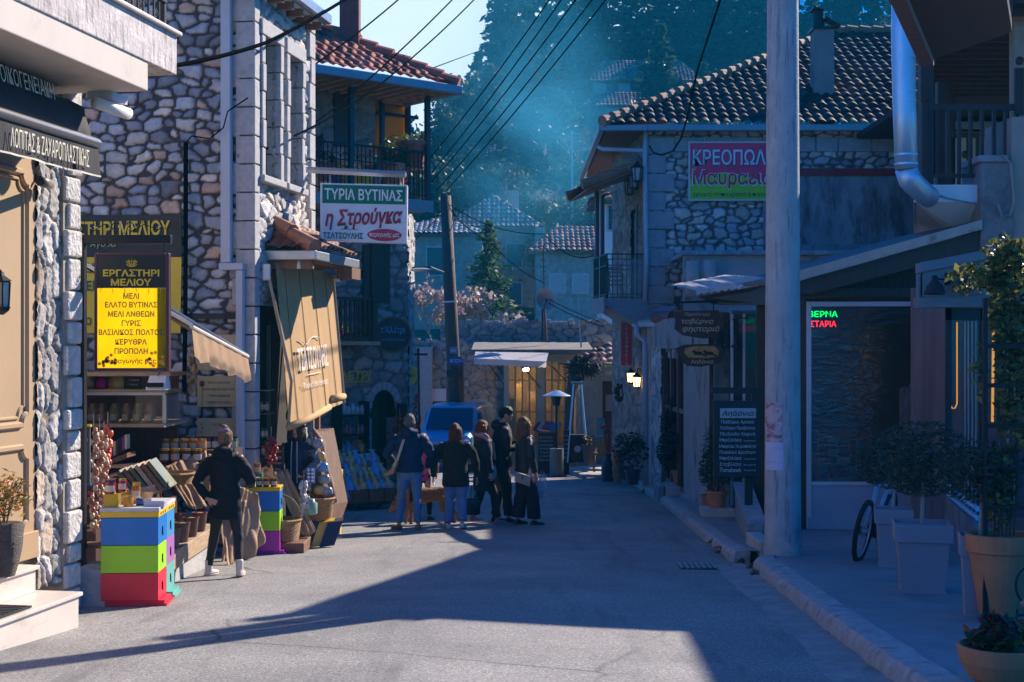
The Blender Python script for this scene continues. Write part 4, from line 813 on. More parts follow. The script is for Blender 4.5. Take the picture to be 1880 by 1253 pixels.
mb.add(vs,[(i*3,i*3+3,i*3+4,i*3+1)for i in range(n)]+[(i*3+1,i*3+4,i*3+5,i*3+2)for i in range(n)]);mb.build('canvas',M('white awning canvas',(.72,.70,.72),r=.8,var=.06),wa);translucent(_m['white awning canvas'],.4)
mb=MB()
for a,b in(((888,656),(925,706)),((948,660),(992,712)),((1003,662),(1040,700))):mb.tube([P(*a,41.3),P(*b,42.58)],.018,5)
mb.build('struts',IRON,wa)
ph=thing('plaster_house','low plastered house with a patchy tiled roof and brown door beside the yellow barred shop','house',P(1095,860,41))
mb=MB();a,b=P(1062,690,41),P(1150,690,41);mb.box(a.x,P(1106,0,41).x,41,44,-3.6,P(0,668,41).z);mb.box(P(1134,0,41).x,b.x+1.5,41,44,-3.6,P(0,668,41).z);mb.box(P(1106,0,41).x,P(1134,0,41).x,41.01,43.9,P(0,700,41).z,P(0,668,41).z);mb.build('wall',M('patchy cream plaster',(.42,.36,.29),r=.9,var=.2,vs=3,bump=.4,bs=25,dirt=((.2,.16,.13),2.4,.56,(1,1,.7))),ph)
mb=MB();mb.box(P(1106,0,41).x,P(1134,0,41).x,41.2,41.26,-3.6,P(0,700,41).z);dd=mb.build('door',M('red brown door',(.12,.05,.045),r=.6,var=.3,stretch=(5,5,.6)),ph);mb=MB();a_,b_=P(1112,725,41.2),P(1124,755,41.2);mb.box(a_.x,b_.x,41.19,41.198,b_.z,a_.z);mb.build('pane',M('pale curtain glass',(.4,.4,.42),r=.2),dd)
o_=P(1052,666,40.4);tiles('roof',ph,o_,X1,V(0,1,.42),4.2,3.2,seed=61,per=.24,row=.36,pal=[(.36,.16,.13),(.46,.26,.22),(.18,.09,.08),(.5,.32,.27)],poly=[(0,0),(4.2,0),(4.2,3.2),(2.6,3.2)])
text('ΕΣΤΙΑ',M('grey lettering',(.12,.12,.12)),tag(MB().box(P(1112,0,40.9).x,P(1132,0,40.9).x,40.88,40.92,P(0,689,40.9).z,P(0,667,40.9).z).build('name_board',M('cream name board',(.6,.55,.45),r=.6,var=.15)),'cream name board above the brown door of the plastered house','sign'),P(1122,678,40.87),X1,Z1,w=.26,h=.1)
# satellite dish, masts
t=thing('satellite_dish','white satellite dish on the flat concrete shop roof','satellite dish',P(996,625,43.5));q=P(994,556,43.5);mb=MB();nd=V(.35,-.9,.25).normalized();ax_=nd.cross(Z1).normalized();bx_=ax_.cross(nd)
rings=[[q+nd*(.10*r*r*4-.02)+(ax_*math.cos(a)+bx_*math.sin(a))*(.34*r)for a in np.linspace(0,6.283,28,endpoint=False)]for r in(.02,.35,.7,1.0)];mb.ring(rings,caps=False);mb.build('dish',M('off white dish',(.6,.55,.52),r=.5,var=.1),t,smooth=True)
mb=MB();mb.tube([q-bx_*.34,q+nd*.4-bx_*.05],.012,5);mb.ell(q+nd*.42-bx_*.03,(.035,.035,.035));mb.build('feed_arm',IRON,t)
mb=MB();mb.tube([P(996,626,43.6),P(996,560,43.6)],.03,6);mb.build('pole',IRON,t)
t=thing('antenna_mast','tall thin antenna mast rising beside the satellite dish','antenna',P(1000,625,43.7));mb=MB();mb.tube([P(1001,626,43.8),P(997,450,43.8)],[.035,.015],6);mb.tube([P(1004,626,43.8),P(1000,560,43.8)],.02,5)
for py in(478,490,500):mb.tube([P(992,py,43.8),P(1003,py-1,43.8)],.01,4)
mb.tube([P(952,453,43.8),P(1010,457,43.8)],.01,4);mb.build('mast',M('rusty steel mast',(.12,.08,.07),r=.7,var=.3),t)
t=thing('antenna_mast','short thin mast at the right end of the flat shop roof','antenna',P(1066,636,43));mb=MB();mb.tube([P(1067,640,43),P(1061,532,43)],[.03,.012],6);mb.tube([P(1061,560,43),P(1055,562,43)],.01,4);mb.build('mast',ZINC,t)
# wooden utility pole
up=thing('wooden_utility_pole','leaning dark wooden utility pole with small notices and a white band','utility pole',P(842,870,42))
WP=M('tarred wooden pole',(.10,.06,.05),r=.8,var=.35,vs=4,bump=.5,bs=20,stretch=(6,6,.5))
mb=MB();mb.tube([P(842,870,42),P(829,600,42),P(818,360,42)],[.22,.195,.16],12);mb.build('pole',WP,up,smooth=True);mb=MB();mb.tube([P(848,870,42.1),P(842,665,42.1)],.15,10);mb.build('stub',WP,up,smooth=True)
mb=MB();mb.tube([P(827.4,553,42),P(827.5,556,42)],.205,12);mb.build('band',WHITE,up)
for(x0_,y0_,x1_,y1_,cc_,tx_)in((826,637,838,650,(.10,.20,.36),'50'),(824,655,848,671,(.03,.08,.30),'ΜΕ ΠΙΣΤΗ'),(820,680,850,692,(.02,.02,.02),''),(828,738,836,748,(.4,.42,.42),''),(826,756,840,776,(.35,.33,.3),'')):
 a,b=P(x0_,y1_,41.75),P(x1_,y0_,41.75);mb=MB();mb.box(a.x,b.x,41.71,41.76,a.z,b.z);nt_=mb.build('notice',M('notice %s'%(cc_,),cc_,r=.6,var=.2,vs=15),up)
 if tx_:text(tx_,WL,nt_,V((a.x+b.x)/2,41.70,(a.z+b.z)/2),X1,Z1,w=(b.x-a.x)*.8,h=(b.z-a.z)*.4)
t=thing('street_lamp','pale street lamp head on an arm at the corner of the stone house','street lamp',P(775,495,28.5));mb=MB();q=P(772,496,28.5);mb.ell(q,(.22,.12,.045),14,6);mb.build('lamp_head',M('pale lamp metal',(.45,.48,.52),r=.35),t,smooth=True);mb=MB();mb.tube([P(757,492,28.6),P(790,491,28.6),P(815,500,41.8)],.02,5);mb.build('arm',IRON,t)
# ------------------------------------------------------------------ houses up the hill
FW=M('distant house render',(.42,.38,.35),r=.9,var=.15,vs=1);FW2=M('distant stone',(.34,.32,.30),r=.9,var=.35,vs=3)
def house(label,px,Y,w,dpt,zb,ze,zr,wall,pal,seed,wins=(),hip=1.0,ridge_px=None,per=.3):
 x=(px-940)/FPX*Y;t=thing('hillside_house',label,'house',(x,Y,zb));mb=MB();mb.box(x-w/2,x+w/2,Y,Y+dpt,zb,ze);mb.build('wall',wall,t)
 o=.45;hw,hd=w/2+o,dpt/2+o;r=zr-ze;rl_=max(0,hw-hd*hip);yc=Y+dpt/2;sl_=math.hypot(hd,r)
 tiles('roof',t,(x-hw,Y-o,ze),X1,V(0,hd,r),2*hw,sl_,poly=[(0,0),(2*hw,0),(hw+rl_+.01,sl_),(hw-rl_-.01,sl_)],per=per,row=.5,amp=.075,seed=seed,pal=pal,rn=6)
 rw_=hw-rl_;s2=math.hypot(rw_,r)
 for sg in(-1,1):tiles('roof',t,(x+sg*hw,Y-o if sg>0 else Y+dpt+o,ze),(0,sg,0),V(-sg*rw_,0,r),2*hd,s2,poly=[(0,0),(2*hd,0),(hd+.01,s2),(hd-.01,s2)],per=per,row=.5,amp=.075,seed=seed+1,pal=pal,rn=6)
 mb=MB();mb.box(x-hw,x+hw,Y-o,Y+dpt+o,ze-.16,ze-.02);mb.build('eave',M('dark eave boards',(.12,.07,.06),r=.8),t)
 for(wx,wz,ww,wh)in wins:
  mb=MB();mb.box(x+wx-ww/2-.08,x+wx+ww/2+.08,Y-.06,Y+.02,wz-wh/2-.08,wz+wh/2+.08);f=mb.build('window',M('pale window frame',(.5,.47,.46),r=.7),t);mb=MB();mb.box(x+wx-ww/2,x+wx+ww/2,Y-.07,Y-.061,wz-wh/2,wz+wh/2);mb.build('pane',M('pale closed blind',(.42,.40,.42),r=.5)if wall is FW2 else M('dark house window',(.04,.05,.06),r=.2),f)
 return t,x
TP1=[(.22,.16,.16),(.28,.19,.18),(.17,.13,.14)];TP2=[(.34,.12,.11),(.42,.2,.18),(.28,.1,.09)]
zz=lambda py,Y:(640-py)/FPX*Y
t,x=house('stone house with a red edged tiled roof and two shuttered windows behind the satellite dish',1085,80,6.2,6,-2.5,zz(462,80),zz(418,83),FW2,TP2,71,[(-1.9,zz(521,80),.8,1.0),(-.6,zz(521,80),.8,1.0),(.9,zz(521,80),.8,1.0)],hip=.5)
mb=MB();q=P(992,440,82);mb.box(q.x-.3,q.x+.3,82,82.5,q.z-1,q.z+.7);mb.build('chimney',FW,t)
t,x=house('two storey house with a grey pyramid roof behind the blossoming shrub',905,88,5.4,5.4,-2,zz(418,88),zz(360,90.7),M('warm distant stone',(.36,.30,.26),r=.9,var=.45,vs=2.5),TP1,73,[(-1.5,zz(470,88),.9,1.4),(1.3,zz(470,88),.9,1.4),(1.3,zz(540,88),.9,1.3)])
mb=MB();q=P(943,375,92);mb.box(q.x-.35,q.x+.35,92,92.6,q.z-.8,q.z+.9);mb.build('chimney',FW,t)
t,x=house('low wing with a pale tiled roof left of the pyramid roofed house',800,84,5.5,6,-2,zz(430,84),zz(402,87),M('warm distant stone',(.36,.30,.26),r=.9,var=.45,vs=2.5),[(.42,.36,.35),(.34,.28,.28)],75,[(0,zz(480,84),1.0,1.6)])
t,x=house('small house with a ridge roof in the smoke high behind the pyramid roof',905,112,6.5,6,hz(-1.5,112)-1,zz(305,112),zz(266,115),FW,TP1,77,[(-1.6,zz(322,112),1,1.2),(.6,zz(322,112),1,1.2)],hip=.3)
t,x=house('large red roofed house high on the hazy hillside',1185,150,11,8,hz(14,150)-2,zz(150,150),zz(112,154),FW,TP2,79,[(-3.5,zz(165,150),1.3,1.5),(-1,zz(165,150),1.3,1.5),(1.5,zz(165,150),1.3,1.5),(4,zz(165,150),1.3,1.5)],hip=.4,per=.4)
t,x=house('lower red roofed annex beneath the large hillside house',1160,144,9,5,hz(12,144)-2,zz(195,144),zz(172,147),FW2,TP2,81,[(-2,zz(203,144),1.2,1)],hip=.4,per=.4)
t,x=house('pale house glimpsed through the balcony of the butcher building',1128,60,1.1,3,-3,zz(368,60),zz(356,62),WHITE,TP2,83,[(0,zz(400,60),.5,1.0)])
# ------------------------------------------------------------------ trees of the hillside
FOL=M('hill foliage',vc=True,r=.6,var=.2,vs=2);translucent(FOL,.3)
BARK=M('grey brown bark',(.10,.075,.06),r=.9,var=.35,vs=5,bump=.6,bs=18,stretch=(3,3,.6))
PBARK=M('pale bare twigs',(.34,.30,.29),r=.9,var=.25,vs=5)
def cards(name,p,a,b,cl,mat,par):
 n=len(p);co_=np.stack([p-a-b*.6,p-a*.2+b,p+a+b*.2,p+a*.3-b],1).reshape(-1,3)
 return grid_mesh(name,par,co_,np.arange(4*n).reshape(n,4),np.concatenate([np.repeat(np.clip(cl,0,1),4,0),np.ones((4*n,1))],1),mat,smooth=False)
def conifer(h,r,seed,nb=190,cols=((.020,.045,.026),(.03,.06,.03),(.045,.075,.035),(.015,.034,.022)),leaf=.34,base=.12,label='',loc=(0,0,0),name='conifer',per=26):
 rs=np.random.RandomState(seed);t=thing(name,label,'tree',loc);P_,A_,B_,C_=[],[],[],[]
 mb=MB();mb.tube([(0,0,0),(0,0,h*.5),(0,0,h*.96)],[r*.075,r*.045,r*.008],8)
 for i in range(nb):
  f=base+(1-base)*(i+rs.rand())/nb;L=r*(1-f)**.75*rs.uniform(.55,1.15)+.15;a=rs.uniform(0,6.283);up=.35-.75*(1-f)+rs.uniform(-.15,.15)
  d=np.array([math.cos(a),math.sin(a),up*.6]);o=np.array([0,0,h*f])
  if i%3==0:mb.tube([tuple(o),tuple(o+d*L*.85)],[max(.012,L*.016),.006],4)
  m=max(5,int(per*L/r));s=np.sort(rs.uniform(.12,1,m));q=o+np.outer(s*L,d)+np.outer(-(s**2)*L*.22,[0,0,1])+rs.normal(scale=.07*L+.06,size=(m,3))*np.array([1,1,.55])
  u=d+rs.normal(scale=.5,size=(m,3));u/=np.linalg.norm(u,axis=1)[:,None];w=np.cross(u,rs.normal(size=(m,3)));w/=np.linalg.norm(w,axis=1)[:,None]
  sz=leaf*rs.uniform(.5,1.25,(m,1));P_.append(q);A_.append(u*sz);B_.append(w*sz*.42);k=np.array(cols)[rs.randint(0,len(cols))];C_.append(k*rs.uniform(.7,1.4,(m,1)))
 mb.build('trunk',BARK,t,local=True);cards('crown',np.concatenate(P_)+np.array(loc),np.concatenate(A_),np.concatenate(B_),np.concatenate(C_),FOL,t);return t
def broadleaf(h,r,seed,n=2600,cols=((.03,.055,.025),(.05,.075,.03),(.022,.04,.022)),leaf=.22,label='',loc=(0,0,0),name='broadleaf_tree',tk=.25):
 rs=np.random.RandomState(seed);t=thing(name,label,'tree',loc);mb=MB();k=16;c=rs.normal(size=(k,3));c/=np.linalg.norm(c,axis=1)[:,None];c*=rs.uniform(.3,.8,(k,1));c=c*np.array([r,r,h*.36])+np.array([0,0,h*.62])
 mb.tube([(0,0,0),(0,0,h*tk),(0,0,h*.5)],[r*.09,r*.07,r*.03],8)
 for q in c:mb.tube([(0,0,h*tk),tuple((q+np.array([0,0,h*.3]))/2),tuple(q)],[r*.04,r*.025,r*.008],5)
 mb.build('trunk',BARK,t,local=True);j=rs.randint(0,k,n);p=c[j]+rs.normal(scale=1,size=(n,3))*np.array([r*.2,r*.2,h*.075]);u=rs.normal(size=(n,3));u/=np.linalg.norm(u,axis=1)[:,None];w=np.cross(u,rs.normal(size=(n,3)));w/=np.linalg.norm(w,axis=1)[:,None]
 s=leaf*rs.uniform(.5,1.3,(n,1));cl=np.array(cols)[rs.randint(0,len(cols),k)][j]*rs.uniform(.65,1.4,(n,1));cards('crown',p+np.array(loc),u*s,w*s*.6,cl,FOL,t);return t
def baretree(h,seed,label,loc=(0,0,0),name='bare_tree',mat=None,blossom=None,th=.02):
 rg=random.Random(seed);t=thing(name,label,'tree',loc);tr=MB();mb=MB();tips=[]
 def grow(p,d,L,r,lv,b):
  q=p+d*L;m=p+d*L*.5+V(rg.uniform(-1,1),rg.uniform(-1,1),rg.uniform(-.3,.6))*L*.08
  b.tube([p,m,q],[r,r*.8,r*.6],5 if lv<2 else 3,caps=False)
  if lv>=5:tips.append(q);return
  for k in range(3 if lv<4 else 4):
   a=rg.uniform(0,6.283);e=Vector((math.cos(a),math.sin(a),0));dd=(d+e*rg.uniform(.45,.95)+V(0,0,.18)).normalized();grow(p.lerp(q,rg.uniform(.55,1)),dd,L*rg.uniform(.6,.82),r*.55,lv+1,mb)
 loc=Vector(loc);grow(loc,V(.05,0,1).normalized(),h*.27,h*th,0,tr);tr.build('trunk',mat or PBARK,t);mb.build('branches',mat or PBARK,t,recalc=False)
 if blossom:
  rs=np.random.RandomState(seed);p=np.repeat(np.array([tuple(x)for x in tips]),2,0);n=len(p);p=p+rs.normal(scale=.07,size=(n,3));u=rs.normal(size=(n,3));u/=np.linalg.norm(u,axis=1)[:,None];w=np.cross(u,rs.normal(size=(n,3)));w/=np.linalg.norm(w,axis=1)[:,None];s=.085*rs.uniform(.6,1.3,(n,1))
  cards('blossoms',p,u*s,w*s,np.array(blossom)[rs.randint(0,len(blossom),n)]*rs.uniform(.7,1.2,(n,1)),FOL,t)
 return t
def up_at(px,Y):x=(px-940)/FPX*Y;return(x,Y,hz(x,Y)-.1)
def topz(py,Y):return(640-py)/FPX*Y
# named trees
q=up_at(898,66);q=(q[0],q[1],-1.2);conifer(topz(408,66)+1.2,2.0,5,210,((.05,.11,.035),(.07,.14,.05),(.04,.085,.03),(.09,.15,.055)),.16,.05,'bright green conifer in front of the pyramid roofed house',q,per=34)
baretree(6.6,12,'pinkish dry leaved shrub spreading behind the ruined wall beside the green conifer',(P(862,590,54).x,54,-1.9),'blossoming_tree',blossom=[(.50,.36,.32),(.42,.28,.24),(.56,.44,.38)],th=.014)
baretree(5.6,14,'pinkish dry leaved shrub just right of the wooden utility pole behind the ruined wall',(P(800,590,55).x,55,-1.6),'blossoming_tree',blossom=[(.50,.36,.32),(.42,.28,.24),(.56,.44,.38)],th=.014)
protoA=conifer(19,4.2,1,230,label='tall dark fir at the sky edge of the hazy hillside, left of the wires',loc=(0,0,0),leaf=.5)
protoB=conifer(21,3.4,2,230,label='x',loc=(0,0,0),leaf=.5)
protoC=conifer(15,4.6,3,200,label='x',loc=(0,0,0),leaf=.55,base=.2)
protoD=broadleaf(11,4.4,4,3000,label='x',loc=(0,0,0),leaf=.32)
protoE=broadleaf(8,3.2,6,2400,cols=((.04,.06,.02),(.06,.085,.03),(.03,.05,.025)),label='x',loc=(0,0,0),leaf=.26)
protoF=baretree(8.5,21,'x');protoG=baretree(7.5,23,'x')
FIRS='dark conifers of the hazy hillside';BRD='dark green bushy trees on the hazy hillside';BARE='pale leafless trees on the hazy hillside'
LB={0:('dark conifer of the hazy blue hillside forest',FIRS),1:('dark green bushy tree on the hazy hillside',BRD),2:('pale leafless tree on the hazy hillside',BARE)}
used=set()
def plant(pr,px,Y,k,sc,label=None,z=None,rz=None):
 q=up_at(px,Y);q=(q[0],q[1],z if z is not None else q[2]);rz=random.Random(int(px*7+Y)).uniform(0,6.28)
 lb,g=LB[k]
 if pr.name not in used:
  used.add(pr.name);o=pr;o.location=q;o.rotation_euler=(0,0,rz);o.scale=(sc,)*3
 else:o=dup(pr,q,rz,scale=sc)
 o['label']=label or lb
 if label:
  if 'group' in o:del o['group']
 else:o['group']=g
 return o
plant(protoA,938,150,0,1.0,'tall dark fir standing at the left sky edge of the hazy hillside',topz(205,150))
plant(protoB,908,148,0,.72,'narrow dark fir left of the tallest fir at the hillside edge',topz(215,148))
plant(protoC,968,156,0,.95,'broad dark conifer right of the tallest fir at the hillside edge',topz(215,156))
plant(protoB,1000,165,0,1.1);plant(protoA,1040,160,0,1.1);plant(protoC,1078,170,0,1.3);plant(protoB,1110,165,0,1.25);plant(protoA,1150,172,0,1.3);plant(protoC,1190,176,0,1.5);plant(protoA,1225,170,0,1.2);plant(protoB,1262,172,0,1.3);plant(protoC,1300,168,0,1.5);plant(protoA,1335,172,0,1.35);plant(protoB,1375,166,0,1.2);plant(protoC,1405,175,0,1.4)
for px in(1455,1490,1530,1565,1600,1640):plant((protoA,protoB,protoC)[px%3],px,160+px%17,0,1.15)
plant(protoD,848,140,1,.72);plant(protoD,868,128,1,.8);plant(protoD,835,118,1,.7);plant(protoE,890,138,1,1.1);plant(protoD,810,108,1,.7);plant(protoE,795,100,1,.9);plant(protoE,775,104,1,.9);plant(protoD,752,110,1,.8)
rg=random.Random(5)
for i in range(26):
 px=rg.uniform(870,1330);Y=rg.uniform(102,150)
 if 1080<px<1290 and Y<150 and abs(Y-147)<18:continue
 plant((protoD,protoE,protoC)[i%3],px,Y,1 if i%3<2 else 0,rg.uniform(.55,.85))
for px,Y,sc in((955,100,.95),(1000,96,.9),(1060,118,1.0),(1105,116,1.15),(1128,122,.9),(1035,104,.8),(980,120,.9),(1165,138,.8),(930,104,.8),(1000,132,1.0),(1330,150,.9),(1095,92,.7)):plant((protoF,protoG)[int(px)%2],px,Y,2,sc)
for px,Y,sc in((1020,88,.7),(1075,92,.8),(1120,96,.8),(975,96,.7),(780,94,.7),(1150,104,.8)):plant(protoE,px,Y,1,sc)
plant(protoC,800,92,0,.75,'dark green conifer between the balcony house and the roof in the smoke',0);plant(protoC,838,100,0,.7,'dark green conifer just above the wooden utility pole',3)
plant(protoC,1212,140,0,.9,'green conifer standing right in front of the large red roofed house',hz(14,140)-1)
t=thing('hill_utility_pole','distant thin wooden utility pole against the sky on the hill edge','utility pole',P(884,170,130));mb=MB();mb.tube([P(884,190,130),P(884,90,130)],[.14,.1],6);mb.build('pole',WP,t)
t=thing('distant_lamp_pole','thin pale pole rising in the smoke left of the butcher building balcony','pole',P(1050,400,90));mb=MB();mb.tube([P(1051,400,90),P(1050,240,90)],.07,6);mb.build('pole',ZINC,t)
# ------------------------------------------------------------------ smoke and haze
def volume(name,lo,hi,col,dens,hetero=None,aniso=.0):
 mb=MB();mb.box(lo[0],hi[0],lo[1],hi[1],lo[2],hi[2]);m=bpy.data.materials.new(name);m.use_nodes=True;t=m.node_tree;t.nodes.clear();o=t.nodes.new('ShaderNodeOutputMaterial');v=t.nodes.new('ShaderNodeVolumePrincipled');v.inputs['Color'].default_value=(*col,1);v.inputs['Density'].default_value=dens;v.inputs['Anisotropy'].default_value=aniso;t.links.new(v.outputs[0],o.inputs['Volume'])
 ob=mb.build(name,m);struct(ob,'stuff')
 if hetero:hetero(t,v)
 return ob
volume('haze',(-112,-16,-9),(152,264,92),(.02,.50,.86),.0009)
def smk(t,v):
 L=t.links.new;tc=t.nodes.new('ShaderNodeTexCoord');n=t.nodes.new('ShaderNodeTexNoise');n.inputs['Scale'].default_value=.16;n.inputs['Detail'].default_value=4;n.inputs['Roughness'].default_value=.55;n.inputs['Distortion'].default_value=.6
 L(tc.outputs['Object'],n.inputs['Vector']);mr=t.nodes.new('ShaderNodeMapRange');mr.inputs[1].default_value=.47;mr.inputs[2].default_value=.68;L(n.outputs[0],mr.inputs[0])
 g=t.nodes.new('ShaderNodeVectorMath');g.operation='SUBTRACT';g.inputs[1].default_value=(.5,.5,.5);L(tc.outputs['Generated'],g.inputs[0]);l=t.nodes.new('ShaderNodeVectorMath');l.operation='LENGTH';L(g.outputs[0],l.inputs[0])
 f=t.nodes.new('ShaderNodeMapRange');f.interpolation_type='SMOOTHSTEP';f.inputs[1].default_value=.12;f.inputs[2].default_value=.5;f.inputs[3].default_value=1;f.inputs[4].default_value=0;L(l.outputs['Value'],f.inputs[0])
 m=t.nodes.new('ShaderNodeMath');m.operation='MULTIPLY';L(mr.outputs[0],m.inputs[0]);L(f.outputs[0],m.inputs[1]);m2=t.nodes.new('ShaderNodeMath');m2.operation='MULTIPLY';m2.inputs[1].default_value=.075;L(m.outputs[0],m2.inputs[0]);L(m2.outputs[0],v.inputs['Density'])
volume('smoke',(-5.5,58,2),(7.5,98,23),(.12,.68,.97),.03,smk)
# ------------------------------------------------------------------ butcher building on the right
RF=Fr((3.06,32,0),(1,0),(0,-1));RS=Fr((3.06,32,0),(-.1,.995),(-.995,-.1))
rb=thing('butcher_building','stone building with a dark clay tile roof and the butcher banner on its wall','building',(6,32,gz(32)))
RPAL=[(.50,.49,.51),(.62,.59,.57),(.34,.37,.42),(.70,.60,.52),(.56,.48,.42),(.40,.43,.48)]
mb=MB();mb.slab([(3.2,32.1,-3.3),(14,32.1,-3.3),(14,41,-3.3),(2.75,36.4,-3.3)],(0,0,8.1));mb.build('wall_core',DARKIN,rb)
rubble('wall',rb,(3.06,32,-3.3),X1,Z1,7.0,8.2,sw=.28,sh=.165,depth=.045,res=.028,seed=91,pal=RPAL,mortar=(.10,.085,.085),mort=.2,p=5,warp=.03,jv=.6,keep=lambda fx,fy:(fx<2.6)|(fy>6.6)|(fy<0))
rubble('wall',rb,RS.p(4.6,0,-3.3),-RS.u,Z1,4.6,8.2,sw=.36,sh=.22,depth=.05,res=.045,seed=92,pal=[(.30,.24,.20),(.22,.19,.17),(.34,.29,.25)],mortar=(.15,.12,.10),holes=[(2.6,3.5,4.35,6.6)])
mb=MB();z=-3.2;i=0
while z<4.7:
 w=.42 if i%2 else .62;mb.box(3.03,3.03+w,31.93,32.03,z,z+.40);z+=.42;i+=1
mb.build('quoin_stones',M('blue grey quoin',(.33,.34,.37),r=.85,var=.22,vs=7,bump=.5,bs=30),rb,bevel=.02)
mb=MB();x=3.1;rg=random.Random(3)
while x<9.4:w=rg.uniform(.5,.8);mb.box(x,x+w-.02,31.92,32.02,4.42,4.74);x+=w
mb.build('string_course',M('blue grey quoin'),rb,bevel=.015)
pu=P(1462,318,32).x;a,b=P(1400,310,31.96),P(1720,324,31.96);mb=MB();mb.box(6.0,10,31.9,31.99,b.z,a.z);mb.build('red_band',M('red painted beam',(.25,.02,.025),r=.6,var=.2),rb)
mb=MB();mb.box(5.65,10,31.94,32.05,-.6,b.z-.002);mb.build('render_panel',M('stained grey render',(.26,.29,.33),r=.9,var=.25,vs=1.6,bump=.3,bs=25,dirt=((.07,.07,.08),1.5,.47,(1.4,1,.4))),rb)
mb=MB()
for r in range(3):
 for k in range(9):x=5.7+k*.52+(r%2)*.26;mb.box(x,x+.505,31.86,31.93,1.5+r*.28,1.77+r*.28)
mb.build('block_course',M('grey concrete block',(.24,.26,.29),r=.9,var=.2,vs=4,bump=.5,bs=30),rb,bevel=.012)
# roof
zG=4.95;sl=.55;vv=V(0,1,sl);Lr=math.hypot(1,sl);DKT=[(.05,.03,.033),(.075,.035,.033),(.055,.034,.042),(.12,.045,.035),(.04,.028,.033)]
x0=2.05;yE=31.55;hp=6.1
tiles('roof',rb,(x0,yE,zG),X1,vv,13,hp*Lr,poly=[(0,0),(13,0),(13,hp*Lr),(hp*1.06,hp*Lr)],per=.235,row=.36,amp=.065,seed=93,pal=DKT)
tiles('roof',rb,(x0,yE+9,zG),(0,-1,0),V(1.06,0,sl),9,4.5*math.hypot(1.06,sl)/1,poly=[(0,0),(9,0),(9-.001,.01),(4.5,4.5*math.hypot(1.06,sl))],per=.235,row=.36,amp=.065,seed=94,pal=DKT)
ridge('ridge_tiles',rb,(x0-.05,yE-.05,zG+.05),(x0+hp*1.06,yE+hp,zG+hp*sl+.08),r=.11);ridge('ridge_tiles',rb,(x0+hp*1.06,yE+hp,zG+hp*sl+.1),(15,yE+hp,zG+hp*sl+.1),r=.11)
mb=MB();mb.slab([(x0+.06,yE+.06,zG-.07),(15,yE+.06,zG-.07),(15,yE+9,zG-.07),(x0+.06,yE+9,zG-.07)],(0,0,.04));mb.build('soffit',M('red brown eave boards',(.18,.075,.05),r=.7,var=.3,stretch=(8,1,1)),rb)
mb=MB();mb.box(3.0,15,yE-.10,yE+.03,zG-.13,zG+.01);mb.hexa([(x0-.1,yE-.02,zG-.12),(2.997,yE-.1,zG-.13),(2.997,yE+.02,zG-.13),(x0,yE+.12,zG-.12),(x0-.1,yE-.02,zG+.0),(2.997,yE-.1,zG+.01),(2.997,yE+.02,zG+.01),(x0,yE+.12,zG)])
mb.box(x0-.12,x0,yE+.12,yE+9,zG-.12,zG+.0);mb.build('gutter',GUT,rb,bevel=.015)
mb=MB();mb.tube([P(1100,270,32.6),P(1106,274,32.4),P(1182,277,31.8)],.05,8);mb.tube([P(1186,240,31.8),P(1184,300,31.8),P(1187,480,31.8),P(1184,555,31.8)],.055,8);mb.build('downpipe',PIPE,rb,smooth=True)
mb=MB();mb.tube([P(1168,595,31.5),P(1170,615,31.5),P(1184,628,31.3),P(1184,893,31.0)],.055,8);mb.build('downpipe',PIPE,rb,smooth=True)
# chimneys
def chim(px0,px1,py0,py1,Y,nm,cowl=True):
 a,b=P(px0,py1,Y),P(px1,py0,Y);mb=MB();mb.hexa([(a.x-.02,Y,a.z-.6),(b.x+.02,Y,a.z-.6),(b.x+.02,Y+.5,a.z-.6),(a.x-.02,Y+.5,a.z-.6),(a.x,Y,b.z),(b.x,Y,b.z),(b.x,Y+.5,b.z),(a.x,Y+.5,b.z)]);c=mb.build('chimney',M('pinkish rendered chimney',(.30,.22,.20),r=.9,var=.2,vs=3,bump=.3,dirt=((.16,.13,.12),2,.55,(1,1,.4))),rb)
 mb=MB();m_=(a.x+b.x)/2;mb.box(a.x-.05,b.x+.05,Y-.05,Y+.55,b.z,b.z+.06);mb.lathe([(.13,.06),(.13,.5)],(m_-.08,Y+.25,b.z),10);mb.slab([(m_-.25,Y,b.z+.5),(m_+.0,Y,b.z+.44),(m_+.0,Y+.5,b.z+.44),(m_-.25,Y+.5,b.z+.5)],(0,0,.03));mb.slab([(m_+.05,Y+.05,b.z+.28),(m_+.4,Y+.05,b.z+.09),(m_+.4,Y+.4,b.z+.09),(m_+.05,Y+.4,b.z+.28)],(0,0,.03));mb.build('cowl',IRON,c)
chim(1496,1531,54,200,33.2,'')
# butcher banner
bbn=thing('butcher_banner','pink and green butcher banner on the stone wall half behind the concrete pole','banner',P(1340,315,31.85));Yb=31.85
def bq(px,py,d=0):q=P(px,py,Yb);return V(q.x,Yb-d,q.z)
PINK=M('magenta print',(.85,.015,.13),r=.45,var=.12,vs=1.5);LIME=M('lime green print',(.32,.62,.02),r=.45,var=.12,vs=1.5)
mb=MB();a,b=bq(1264,369),bq(1461,260);mb.box(a.x,b.x,Yb,Yb+.05,a.z,b.z);mb.build('border',M('pale banner border',(.6,.64,.64),r=.5),bbn)
mb=MB();n=24
mb.slab([bq(1267,263,.004),bq(1458,263,.004)][::-1]+[bq(1267+191*k/n,326+9*math.sin(k*.27+2.6),.004)for k in range(n+1)],(0,.003,0));mb.build('pink_field',PINK,bbn)
mb=MB();mb.slab([bq(1267,366,.004),bq(1458,366,.004)]+[bq(1458-191*k/n,327+9*math.sin((n-k)*.27+2.6),.004)for k in range(n+1)],(0,.003,0));mb.build('green_field',LIME,bbn)
